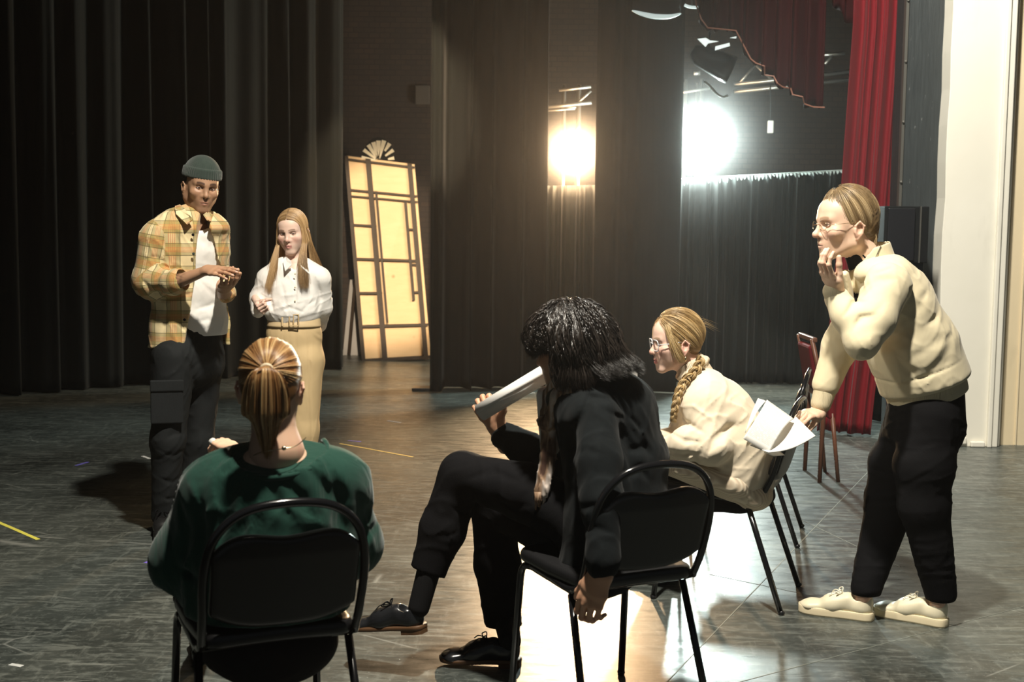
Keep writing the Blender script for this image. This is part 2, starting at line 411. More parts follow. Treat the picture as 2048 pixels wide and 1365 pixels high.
def bat(u0, v0, u1, v1, w, name='batten', t=.03):
    a = np.array((u0, v0)); b = np.array((u1, v1)); d = (b-a); n = np.array((-d[1]/2.3*.75, d[0]*.75/2.3)); 
    if abs(d[0]) > abs(d[1]): n = np.array((0, w/2.3))/2
    else: n = np.array((w/.76, 0))/2
    MB().prism([tuple(a-n), tuple(b-n), tuple(b+n), tuple(a+n)], 0, -.001, t, pq).build(name, BATT, pt)
for args in ((.32, 0, .32, 1, .055), (.40, .19, .40, .84, .022), (0, .985, 1, .985, .02), (0, .012, 1, .012, .03), (.93, .0, .93, 1, .05), (0, 0, 0, 1, .04),
             (0, .835, 1, .835, .018), (0, .805, 1, .805, .014), (0, .665, .36, .665, .018), (0, .50, .93, .50, .02), (0, .335, .36, .335, .018), (0, .175, 1, .175, .022),
             (.82, .30, .82, .80, .030), (.82, .66, .93, .66, .016), (.82, .48, .93, .48, .016), (.82, .34, .93, .34, .016)):
    bat(*args)
b = MB(); s0 = np.array(pq(0, .45, -.03)); b.tube([s0, (s0[0]-.12, YP-.0+.5, 0.02)], .02, 6)
b.build('brace', BATT, pt)
GREYC = MT('grey_canvas', (.30, .31, .33), .8).m
q0 = W(684, 727, YP+.55); q1 = W(722, 725, YP+.55); q2 = W(722, 560, YP+.6); q3 = W(700, 560, YP+.6)
b = MB(); b.prism([(0, 0), (1, 0), (1, 1), (0, 1)], 0, 0, .03, lambda u, v, t: tuple((q0*(1-u)*(1-v)+q1*u*(1-v)+q2*u*v+q3*(1-u)*v)+np.array((0, t, 0))))
o = b.build('canvas_flat', GREYC); meta(o, 'narrow grey canvas flat standing in the dark behind the lit plywood flat', 'scenery panel')
# fan ornament on top of the flat
fo = empty('fan_ornament', tuple(W(755, 320, YP+.48)), 0, 'cream sunburst fan ornament above the lit plywood flat', 'ornament')
CRM = MT('cream_card', (.80, .74, .58), .6).m
c0 = W(757, 322, YP+.46); 
b = MB(); poly = [(math.cos(t)*.19, math.sin(t)*.27) for t in np.linspace(-.05, PI+.05, 22)]
b.prism(poly, 1, 0, .015, lambda u, v, t: (c0[0]+u, c0[1]+t, c0[2]+v)).build('backing', DARKW, fo)
for i, ang in enumerate(np.linspace(8, 172, 9)):
    t = math.radians(ang); r0, r1 = (.15 if i < 3 else .03), .245+.02*math.sin(i)
    if i in (1,): r0 = .12
    d = np.array((math.cos(t)*.74, math.sin(t))); n = np.array((-d[1], d[0]))
    MB().prism([tuple(d*r0-n*.012), tuple(d*r1-n*.026), tuple(d*r1+n*.026), tuple(d*r0+n*.012)], 1, 0, .012, lambda u, v, t: (c0[0]+u, c0[1]-.001-t, c0[2]+v)).build('fan_blade', CRM, fo)
# ---------------------------------------------------------------- scaffolds, truss and lamps
ALU = MT('worn_aluminium', (.30, .29, .27), .38, .5, .8).m
YS = 12.75
def tower(pxs, ytop, label, bars, diags):
    base = W(sum(pxs)/2, 500, YS); t = empty('scaffold_tower', (base[0], YS, 0), 0, label, 'scaffold')
    x0 = W(pxs[0], 300, YS)[0]; x1 = W(pxs[1], 300, YS)[0]; zt = W(pxs[0], ytop, YS)[2]
    for x in (x0, x1):
        for y in (YS, YS+.28): MB().tube([(x, y, .0), (x, y, zt)], .017, 8).build('upright', ALU, t, True)
    z = .35
    while z < zt:
        for y in (YS, YS+.28): MB().tube([(x0, y, z), (x1, y, z)], .012, 6).build('rung', ALU, t, True)
        z += .30
    for (p, q) in diags:
        a = W(*p, YS-.02); b = W(*q, YS-.02); MB().tube([a, b], .011, 6).build('diagonal_brace', ALU, t, True)
    for (p, q, r_) in bars:
        a = W(*p, YS-.03); b = W(*q, YS-.03); MB().tube([a, b], r_, 8).build('ledger', ALU, t, True)
    return t
tower((1127, 1157), 170, 'aluminium scaffold tower carrying the warm lamp', [((1118, 181), (1182, 174), .014), ((1090, 215), (1183, 206), .018), ((1090, 222), (1150, 218), .010)],
      [((1157, 205), (1182, 182)), ((1128, 290), (1157, 255)), ((1127, 350), (1150, 322)), ((1094, 195), (1094, 214))])
tower((1369, 1400), 158, 'aluminium scaffold tower carrying the cool white lamp', [((1360, 186), (1420, 176), .016), ((1388, 147), (1400, 146), .02)],
      [((1371, 345), (1396, 318)), ((1372, 265), (1398, 235))])
tr = empty('lighting_truss', (W(1560, 180, 13.3)[0], 13.3, W(1560, 180, 13.3)[2]), 0, 'horizontal aluminium lighting truss high behind the pelmet', 'truss')
for yy in (165, 180):
    MB().tube([W(1468, yy+4, 13.3), W(1745, yy-26, 13.3)], .022, 8).build('chord', ALU, tr, True)
MB().tube([W(1480, 165, 13.3), W(1511, 130, 13.3)], .014, 8).build('hanger', ALU, tr, True); MB().tube([W(1511, 130, 13.3), W(1545, 160, 13.3)], .014, 8).build('hanger', ALU, tr, True)
MB().tube([W(1647, 110, 13.3), W(1690, 107, 13.3)], .016, 8).build('hanger', ALU, tr, True); MB().tube([W(1650, 128, 13.3), W(1665, 112, 13.3)], .014, 8).build('hanger', ALU, tr, True)
MB().tube([W(1511, 130, 13.3), W(1511, -60, 13.3)], .008, 6).build('hanger', ALU, tr, True)
# pendant switch
c0 = W(1541, 178, 12.9); c1 = W(1541, 242, 12.9); c2 = W(1541, 254, 12.9)
sw = empty('pendant_switch_box', tuple(c2), 0, 'small pale switch box hanging on a cable from the truss', 'switch box')
MB().box(c2, (.055, .04, .125)).build('housing', MT('pale_plastic', (.5, .5, .45), .5).m, sw, bevel=.006)
MB().tube([c1+np.array((0, 0, -.005)), c0, W(1541, 172, 13.28)], .006, 6).build('cable', DARKW, sw, True)
def emit(name, col, s):
    m = MT(name, col); m.b.inputs['Emission Color'].default_value = (*col, 1); m.b.inputs['Emission Strength'].default_value = s; return m.m
BLK = MT('black_metal', (.010, .010, .012), .28, .5).m
def stage_lamp(c, rad, mat, label, power, col, soft, gl=.85):
    t = empty('stage_lamp', tuple(c), 0, label, 'lamp')
    d = -np.array(c)+np.array((0.3, 2.5, 1.0)); d /= np.linalg.norm(d); R = rot_to(d)
    b = MB(); prof = [(-.22, .5), (-.20, .75), (-.05, 1.0), (.0, 1.08), (0.012, 1.12)]
    n = 20; V = []
    for (a, k) in prof:
        for i in range(n): V.append(np.array(c)+R@np.array((math.cos(2*PI*i/n)*rad*k, a, math.sin(2*PI*i/n)*rad*k)))
    Fc = [(j*n+i, j*n+(i+1) % n, (j+1)*n+(i+1) % n, (j+1)*n+i) for j in range(len(prof)-1) for i in range(n)]+[tuple(range(n))]
    b.add(V, Fc).build('housing', BLK, t, True)
    b = MB(); V = [np.array(c)+R@np.array((math.cos(2*PI*i/n)*rad, -.01, math.sin(2*PI*i/n)*rad)) for i in range(n)]+[np.array(c)+R@np.array((0, .02, 0))]
    b.add(V, [(i, (i+1) % n, n) for i in range(n)]).build('lens', mat, t, True)
    cc = np.array(c); MB().tube([cc+R@np.array((-rad*1.15, -.08, 0)), cc+R@np.array((-rad*1.2, -.1, rad*1.5)), cc+R@np.array((rad*1.2, -.1, rad*1.5)), cc+R@np.array((rad*1.15, -.08, 0))], .008, 6).build('yoke', BLK, t, True)
    MB().tube([cc+R@np.array((0, -.1, rad*1.5)), (c[0]-.02, YS-.0, c[2]+rad*1.4)], .012, 6).build('bracket', BLK, t, True)
    spot('lamp_beam', tuple(cc+d*.07), tuple(cc+d*3), power, col, soft, 118, .5); point('lamp_glow', tuple(cc+d*.10), power*gl, col, soft)
stage_lamp(W(1146, 303, 12.35), .085, emit('warm_lens', (1, .80, .55), 14), 'warm glaring stage lamp on the left scaffold tower', 1150, (1, .66, .36), .10, .30)
stage_lamp(W(1398, 277, 12.35), .13, emit('cool_lens', (.90, 1, .97), 22), 'large cool white glaring stage lamp on the right scaffold tower', 560, (.84, 1, .95), .13)
# hanging spotlight near the pelmet, its flaps given a glow to look lit
sl = empty('hanging_spotlight', tuple(W(1415, 110, 11.2)), 0, 'dark hanging spotlight with flaps made to glow as if lit below the pelmet', 'lamp')
c = W(1418, 118, 11.2)
WHT = MT('white_card', (.75, .78, .75), .5); WHT = WHT.m
MB().tube([W(1385, 100, 11.2), W(1400, 110, 11.2), W(1450, 135, 11.1), W(1462, 140, 11.1)], [.05, .10, .12, .125], 16).build('housing', BLK, sl, True)
def flap(pts, Y, name='lit_flap'):
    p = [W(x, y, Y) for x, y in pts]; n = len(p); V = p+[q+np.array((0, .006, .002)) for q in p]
    MB().add(V, [tuple(range(n)), tuple(range(n, 2*n))[::-1]]+[(i, (i+1) % n, n+(i+1) % n, n+i) for i in range(n)]).build(name, emit('flap_glow', (.85, .95, .9), 1.0), sl)
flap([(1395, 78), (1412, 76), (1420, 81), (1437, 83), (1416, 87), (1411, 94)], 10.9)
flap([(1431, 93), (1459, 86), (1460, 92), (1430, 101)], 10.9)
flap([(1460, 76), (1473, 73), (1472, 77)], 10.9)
MB().tube(spline([W(1408, 163, 11), W(1420, 172, 11), W(1432, 186, 11), W(1445, 194, 11), W(1456, 191, 11)], 4), .010, 6).build('highlight_strip', MT('highlight_white', (.7, .75, .72), .4).m, sl, True)  # white strip put in for a highlight curve on the dark fixture
MB().tube([c, c+np.array((0, 0, 2.0))], .012, 6).build('hanger', BLK, sl, True)
rl = empty('lit_shade_rim', tuple(W(1312, 30, 10.5)), 0, 'curved shade rim made to glow as if lit, hanging at the top of the stage', 'lamp')
pp = spline([W(1264, 21, 10.5), W(1285, 28, 10.5), W(1310, 33, 10.5), W(1340, 33, 10.5), W(1362, 27, 10.5)], 6)
MB().tube(pp, [.004+.017*math.sin(PI*i/(len(pp)-1))**.7 for i in range(len(pp))], 8).build('glow_rim', emit('rim_glow', (.80, .95, .92), .55), rl, True)  # a rim that only catches light; the glow is put into its material
sh = MB(); n = len(pp)
V = np.concatenate([pp, pp*np.array((1, 1, 1))+np.array([(0.02, .15, .25+.1*math.sin(PI*i/(n-1))) for i in range(n)])])
sh.add(V, [(i, i+1, n+i+1, n+i) for i in range(n-1)]); o = sh.build('shade', BLK, rl, True); o.modifiers.new('s', 'SOLIDIFY').thickness = .01
MB().tube([W(1312, 5, 10.62), W(1312, -120, 10.7)], .006, 6).build('hanger', BLK, rl, True)
rl2 = empty('lit_shade_rim', tuple(W(1384, 13, 10.6)), 0, 'small rim made to glow as if lit beside the top left end of the pelmet', 'lamp')
MB().tube(spline([W(1369, 10, 10.5), W(1380, 14, 10.5), W(1396, 15, 10.5)], 5), .012, 8).build('glow_rim', emit('rim_glow_small', (.80, .95, .92), .7), rl2, True)  # small lit rim, likewise given a glow of its own
MB().tube([W(1384, 12, 10.5), W(1384, -120, 10.5)], .006, 6).build('hanger', BLK, rl2, True)
# small notice on the back wall
p0 = W(845, 190, 15.1)
o = MB().box(p0, (.17, .02, .22)).build('wall_box', MT('dull_brown', (.05, .042, .035), .6).m, bevel=.006); meta(o, 'small dull square box high on the dark back wall', 'box')
# foot plate of the middle curtain
o = MB().box(tuple(G(850, 778)+np.array((0, -.06, .012))), (.22, .2, .024)).build('curtain_weight', BLK, bevel=.004); meta(o, 'flat black weight plate at the foot of the curtain by the lit panel', 'weight')
# ---------------------------------------------------------------- loudspeaker right of the leaning man
sp_ = empty('loudspeaker', (W(1828, 600, 8.6)[0], 8.6, 0), 0, 'tall black loudspeaker cabinet against the white pilaster', 'loudspeaker')
xs0, xs1 = W(1768, 470, 8.5)[0], W(1857, 470, 8.5)[0]; zb, zt = W(1830, 526, 8.5)[2], W(1830, 413, 8.5)[2]
SPK = MT('black_carpet', (.006, .0065, .007), .8, .1); SPK.bump(SPK.noise(SPK.obj(), 180, 2), .5, .003); SPK = SPK.m
MB().box(((xs0+xs1)/2, 8.62, (zb+zt)/2), (xs1-xs0, .24, zt-zb)).build('cabinet', SPK, sp_, bevel=.006)
MB().box(((xs0+xs1)/2-.04, 8.49, (zb+zt)/2), (xs1-xs0-.12, .02, zt-zb-.03)).build('grille', BLK, sp_, bevel=.004)
b = MB(); b.box((xs1-.06, 8.495, (zb+zt)/2), (.008, .015, zt-zb)); b.build('edge_strip', STEEL, sp_)
MB().box(((xs0+xs1)/2+.06, 8.64, zb/2), (xs1-xs0-.14, .2, zb)).build('stand', BLK, sp_, bevel=.006)
# ---------------------------------------------------------------- tape marks and litter on the floor
def tape(a, b, w, col, label, group=None, name='tape_strip', cat='tape'):
    a = np.array(G(*a)); b = np.array(G(*b)); d = (b-a)/np.linalg.norm(b-a); n = np.array((-d[1], d[0], 0))*w/2
    o = MB().prism([(0, 0), (.5, .06), (1, 0), (1, 1), (.5, 1.05), (0, 1)], 2, .0004, .0016, lambda u, v, t: tuple(a+(b-a)*u+n*(2*v-1)+np.array((0, 0, t)))).build(name, MT('tape_'+cat, col, .55).m)
    meta(o, label, cat, group)
tape((-14, 1041), (76, 1080), .022, (.80, .74, .12), 'yellow tape strip on the floor at the left edge')
tape((680, 888), (826, 915), .016, (.82, .62, .20), 'long yellow tape strip on the floor in front of the panel')
tape((290, 1127), (322, 1117), .018, (.25, .18, .75), 'blue tape scrap on the floor beside the green sweater')
tape((152, 932), (176, 925), .020, (.16, .14, .55), 'small dark blue tape scrap on the floor left of the standing man')
tape((696, 882), (722, 884), .016, (.30, .24, .70), 'blue tape scrap beside the long yellow tape strip')
tape((775, 842), (802, 846), .016, (.75, .78, .80), 'white tape scrap on the warm-lit floor')
tape((285, 913), (299, 918), .022, (.8, .8, .78), 'white scrap of paper on the floor left of the standing man\'s leg', name='paper_scrap', cat='scrap')
tape((20, 1330), (44, 1334), .02, (.6, .62, .6), 'pale scrap on the floor in the lower left corner', name='paper_scrap', cat='scrap')
tape((1040, 790), (1070, 786), .02, (.55, .55, .52), 'thin pale scrap on the floor beyond the rolled paper', name='paper_scrap', cat='scrap')
# haze in the stage air
hz = MB().box((-.05, 6.6, 3.52), (11.8, 16.9, 6.9)).build('haze', None)
hm = bpy.data.materials.new('haze'); hm.use_nodes = True; hn = hm.node_tree.nodes; hn.clear()
ho = hn.new('ShaderNodeOutputMaterial'); hv_ = hn.new('ShaderNodeVolumeScatter'); hv_.inputs['Density'].default_value = .0014; hv_.inputs['Anisotropy'].default_value = .72
hm.node_tree.links.new(hv_.outputs[0], ho.inputs['Volume']); hz.data.materials.append(hm); meta(hz, 'thin haze hanging in the dark stage air', 'haze', kind='stuff')

def bloom_haze(c, R, dens, label):  # added balls of denser haze imitate the lens bloom around the lamps
    o = MB().sphere((0, 0, 0), R, 24, 16).build('bloom_haze', None, smooth=True); o.location = c
    m = bpy.data.materials.new('bloom_haze'); m.use_nodes = True; nt = m.node_tree; nt.nodes.clear(); N = nt.nodes.new; L_ = nt.links.new
    out = N('ShaderNodeOutputMaterial'); v = N('ShaderNodeVolumeScatter'); v.inputs['Anisotropy'].default_value = .55; co = N('ShaderNodeTexCoord')
    ln = N('ShaderNodeVectorMath'); ln.operation = 'LENGTH'; mr = N('ShaderNodeMapRange'); mr.inputs[1].default_value = 0; mr.inputs[2].default_value = R*.98; mr.inputs[3].default_value = 1; mr.inputs[4].default_value = 0
    pw = N('ShaderNodeMath'); pw.operation = 'POWER'; pw.inputs[1].default_value = 3.2; mu = N('ShaderNodeMath'); mu.operation = 'MULTIPLY'; mu.inputs[1].default_value = dens
    L_(co.outputs['Object'], ln.inputs[0]); L_(ln.outputs['Value'], mr.inputs[0]); L_(mr.outputs[0], pw.inputs[0]); L_(pw.outputs[0], mu.inputs[0]); L_(mu.outputs[0], v.inputs['Density']); L_(v.outputs[0], out.inputs['Volume'])
    o.data.materials.append(m); meta(o, label, 'haze', kind='stuff')
bloom_haze(tuple(W(1405, 277, 11.9)), 1.35, .13, 'added haze ball imitating lens bloom around the large cool white lamp')
bloom_haze(tuple(W(1147, 303, 11.9)), .85, .13, 'added warm haze ball imitating lens bloom around the smaller lamp on the left tower')
# ================================================================ implicit-surface modelling (smooth unions of tapered forms, meshed with surface nets)
def nrm(v): v = np.array(v, float); return v/np.linalg.norm(v)
def smin(a, b, k):
    if k <= 0: return np.minimum(a, b)
    h = np.maximum(k-np.abs(a-b), 0)/k
    return np.minimum(a, b)-h*h*k*.25
def smax(a, b, k): return -smin(-a, -b, k)
def rc(a, b, r1, r2=None):
    """tapered round limb"""
    a = np.array(a, float); b = np.array(b, float); r2 = r1 if r2 is None else r2; ba = b-a; L2 = max(ba@ba, 1e-12)
    def f(P):
        q = P-a; h = np.clip(q@ba/L2, 0, 1); return np.linalg.norm(q-h[:, None]*ba, axis=1)-(r1+(r2-r1)*h)
    return f
def ec(a, b, ra, rb, side):
    """tapered limb with an elliptic section: ra=(half width along side, half depth)"""
    a = np.array(a, float); b = np.array(b, float); t = nrm(b-a); L = np.linalg.norm(b-a)
    s = np.array(side, float); s = nrm(s-t*(s@t)); n = np.cross(t, s); ra = np.array(ra, float); rb = np.array(rb, float)
    def f(P):
        q = P-a; z = q@t; h = np.clip(z/L, 0, 1); w = ra[0]+(rb[0]-ra[0])*h; d = ra[1]+(rb[1]-ra[1])*h; m = np.minimum(w, d)
        zz = (z-h*L); x = q@s; y = q@n
        k0 = np.sqrt((x/w)**2+(y/d)**2+(zz/m)**2); k1 = np.sqrt((x/w**2)**2+(y/d**2)**2+(zz/m**2)**2)
        return np.where(k0 < 1e-6, -m, k0*(k0-1)/np.maximum(k1, 1e-9))
    return f
def el(c, r, R=None):
    c = np.array(c, float); r = np.array(r, float)*np.ones(3); R = np.eye(3) if R is None else np.array(R, float)
    def f(P):
        q = (P-c)@R; k0 = np.linalg.norm(q/r, axis=1); k1 = np.linalg.norm(q/(r*r), axis=1)
        return np.where(k0 < 1e-6, -r.min(), k0*(k0-1)/np.maximum(k1, 1e-9))
    return f
def rbx(c, h, r, R=None):
    c = np.array(c, float); h = np.array(h, float)-r; R = np.eye(3) if R is None else np.array(R, float)
    def f(P):
        q = np.abs((P-c)@R)-h; return np.linalg.norm(np.maximum(q, 0), axis=1)+np.minimum(q.max(1), 0)-r
    return f
def plane(p, n):
    """negative on the side n points away from"""
    p = np.array(p, float); n = nrm(n); return lambda P: (P-p)@n
def U(k, *fs):
    def f(P):
        d = fs[0](P)
        for g in fs[1:]: d = smin(d, g(P), k)
        return d
    return f
def SUB(f, g, k=0): return lambda P: smax(f(P), -g(P), k)
def AND(f, g, k=0): return lambda P: smax(f(P), g(P), k)
def chain(pts, rs, k=.02): return U(k, *[rc(pts[i], pts[i+1], rs[i], rs[i+1]) for i in range(len(pts)-1)])
def echain(pts, rs, side, k=.03): return U(k, *[ec(pts[i], pts[i+1], rs[i], rs[i+1], side) for i in range(len(pts)-1)])
def wrinkle(f, amp, axis=(0, 0, 1), wl=.06, seed=0, stretch=3.5, n=7, sharp=True):
    """cloth creases: warped directional ripples, longest along the axis"""
    r = np.random.RandomState(seed); ax = nrm(axis); K = []
    for _ in range(3):
        v = r.normal(size=3); v = v-ax*(v@ax); v = nrm(v)+ax*r.normal()*.18; v = v*PI/(wl*r.uniform(.8, 1.5)); m = r.normal(size=3)*2*PI/(wl*3.2); q = r.normal(size=3)*2*PI/(wl*r.uniform(4.5, 6.5)); K.append((v, m, q, r.uniform(0, 6.3), r.uniform(0, 6.3)))
    def g(P):
        s = 0
        for v, m, q, p0, p1 in K:
            w = .5+.5*np.sin(P@q+p1); s = s+(1-np.abs(np.sin(P@v+p0+1.5*np.sin(P@m+p1))))**2.2*w*w
        return f(P)-amp*1.35*(s-.35)
    return g
def folds(f, L):
    """L: (points, radius, depth) valleys (depth>0) and ridges (<0) along polylines"""
    segs = []
    for pts, r, dep in L:
        pts = [np.array(p, float) for p in pts]
        segs.append(([rc(pts[i], pts[i+1], 0, 0) for i in range(len(pts)-1)], r, dep))
    def g(P):
        d = f(P)
        for ss, r, dep in segs:
            m = ss[0](P)
            for s in ss[1:]: m = np.minimum(m, s(P))
            d = d+dep*np.exp(-np.sqrt((m/r)**2+.04)*1.25)*1.2
        return d
    return g
def xz_folds(f, L, ymax):
    """creases on the camera-facing side, drawn in the x-z plane: (points, radius, depth)"""
    def g(P):
        d = f(P); Q = P[:, [0, 2]]; msk = 1/(1+np.exp((P[:, 1]-ymax)/.015))
        for pts, r, dep in L:
            m = None; cum = 0; k = len(pts)-1
            for i in range(k):
                a = np.array((pts[i][0], pts[i][2])); b = np.array((pts[i+1][0], pts[i+1][2])); ba = b-a; h = np.clip((Q-a)@ba/(ba@ba+1e-9), 0, 1)
                e = np.linalg.norm(Q-a-h[:, None]*ba, axis=1); t = (i+h)/k
                if m is None: m, tt = e, t
                else: tt = np.where(e < m, t, tt); m = np.minimum(m, e)
            d = d+.8*dep*np.exp(-(m/(r*(.45+.65*np.sin(PI*tt))))**2)*np.sin(PI*np.clip(tt, .04, .96))**.7*msk
        return d
    return g
def surf(f, lo, hi, h):
    """surface nets on a block-culled grid -> V, quads"""
    lo = np.array(lo, float)-2*h; hi = np.array(hi, float)+2*h; B = 8
    nb = np.ceil((hi-lo)/(h*B)).astype(int); N = nb*B+1
    bi = np.stack(np.meshgrid(*[np.arange(k) for k in nb], indexing='ij'), -1).reshape(-1, 3)
    cen = lo+(bi+.5)*B*h; d = f(cen); rad = B*h*.87
    act = np.abs(d) < rad*1.5+.028
    Vv = np.empty(tuple(nb*B), np.float32)
    # fill
    sg = np.where(d < 0, -1., 1.).reshape(tuple(nb)).astype(np.float32)
    Vv = np.repeat(np.repeat(np.repeat(sg, B, 0), B, 1), B, 2)
    loc = np.stack(np.meshgrid(*[np.arange(B)]*3, indexing='ij'), -1).reshape(-1, 3)
    ai = bi[act]
    for c in range(0, len(ai), 400):
        blk = ai[c:c+400]; idx = (blk[:, None]*B+loc[None]).reshape(-1, 3); val = f(lo+idx*h)
        Vv[idx[:, 0], idx[:, 1], idx[:, 2]] = val
    S = Vv < 0
    nx, ny, nz = Vv.shape
    cnt = np.zeros((nx-1, ny-1, nz-1), np.int8)
    for a in (0, 1):
        for b in (0, 1):
            for c in (0, 1): cnt += S[a:nx-1+a, b:ny-1+b, c:nz-1+c]
    cell = (cnt > 0) & (cnt < 8); ci = np.argwhere(cell)
    if len(ci) == 0: return np.zeros((0, 3)), np.zeros((0, 4), int)
    cid = -np.ones(cell.shape, np.int64); cid[cell] = np.arange(len(ci))
    acc = np.zeros((len(ci), 3)); num = np.zeros(len(ci))
    cor = [(a, b, c) for a in (0, 1) for b in (0, 1) for c in (0, 1)]
    g = {k: Vv[ci[:, 0]+k[0], ci[:, 1]+k[1], ci[:, 2]+k[2]] for k in cor}
    for k in cor:
        for ax in range(3):
            if k[ax] == 0:
                k2 = list(k); k2[ax] = 1; k2 = tuple(k2); a, b = g[k], g[k2]; x = (a < 0) != (b < 0)
                t = np.where(x, a/np.where(x, a-b, 1), 0); p = np.array(k, float)[None].repeat(len(ci), 0); p[:, ax] = t
                acc += p*x[:, None]; num += x
    V = lo+(ci+acc/num[:, None])*h
    quads = []
    for ax in range(3):
        o1, o2 = [(1, 2), (2, 0), (0, 1)][ax]
        sl = [slice(1, -1)]*3; sl[ax] = slice(0, -1); sl2 = list(sl); sl2[ax] = slice(1, None)
        A = S[tuple(sl)]; Bq = S[tuple(sl2)]
        e = np.argwhere(A != Bq); off = np.array([1, 1, 1]); off[ax] = 0; e = e+off
        inside = S[e[:, 0], e[:, 1], e[:, 2]]
        d1 = np.zeros(3, int); d1[o1] = 1; d2 = np.zeros(3, int); d2[o2] = 1
        def C(q): return cid[q[:, 0], q[:, 1], q[:, 2]]
        ok = np.all((e >= 1) & (e < np.array(cell.shape)), axis=1); e = e[ok]; inside = inside[ok]
        q = np.stack([C(e-d1-d2), C(e-d2), C(e), C(e-d1)], 1)
        q[~inside] = q[~inside][:, ::-1]
        quads.append(q)
    Q = np.concatenate(quads); Q = Q[(Q >= 0).all(1)]
    return V, Q
def sculpt(name, f, lo, hi, h, mat, parent=None, attrs=None, relax=1, extra=None):
    V, Q = surf(f, lo, hi, h)
    for _ in range(relax):      # one Laplacian pass takes the grid out of the surface
        nV = np.zeros_like(V); ct = np.zeros(len(V))
        for a, b in ((0, 1), (1, 2), (2, 3), (3, 0)):
            np.add.at(nV, Q[:, a], V[Q[:, b]]); np.add.at(nV, Q[:, b], V[Q[:, a]]); np.add.at(ct, Q[:, a], 1); np.add.at(ct, Q[:, b], 1)
        V = .5*V+.5*nV/np.maximum(ct, 1)[:, None]
    at = attrs(V) if attrs else None
    return mesh_np(name, V, Q, mat, parent, True, at)
def bounds(pts, pad):
    P = np.array(pts, float); return P.min(0)-pad, P.max(0)+pad
def join_mesh(name, parts, mat, parent, keys=('col',)):
    """parts: (V,Q,attrs) -> one mesh"""
    n = 0; VV = []; QQ = []; AA = {k: [] for k in keys}
    for V, Q, A in parts:
        VV.append(V); QQ.append(Q+n); n += len(V)
        for k in keys: AA[k].append(A[k])
    return mesh_np(name, np.concatenate(VV), np.concatenate(QQ), mat, parent, True, {k: np.concatenate(v) for k, v in AA.items()})
def relaxed(V, Q, n=1):
    for _ in range(n):
        nV = np.zeros_like(V); ct = np.zeros(len(V))
        for a, b in ((0, 1), (1, 2), (2, 3), (3, 0)):
            np.add.at(nV, Q[:, a], V[Q[:, b]]); np.add.at(nV, Q[:, b], V[Q[:, a]]); np.add.at(ct, Q[:, a], 1); np.add.at(ct, Q[:, b], 1)
        V = .5*V+.5*nV/np.maximum(ct, 1)[:, None]
    return V
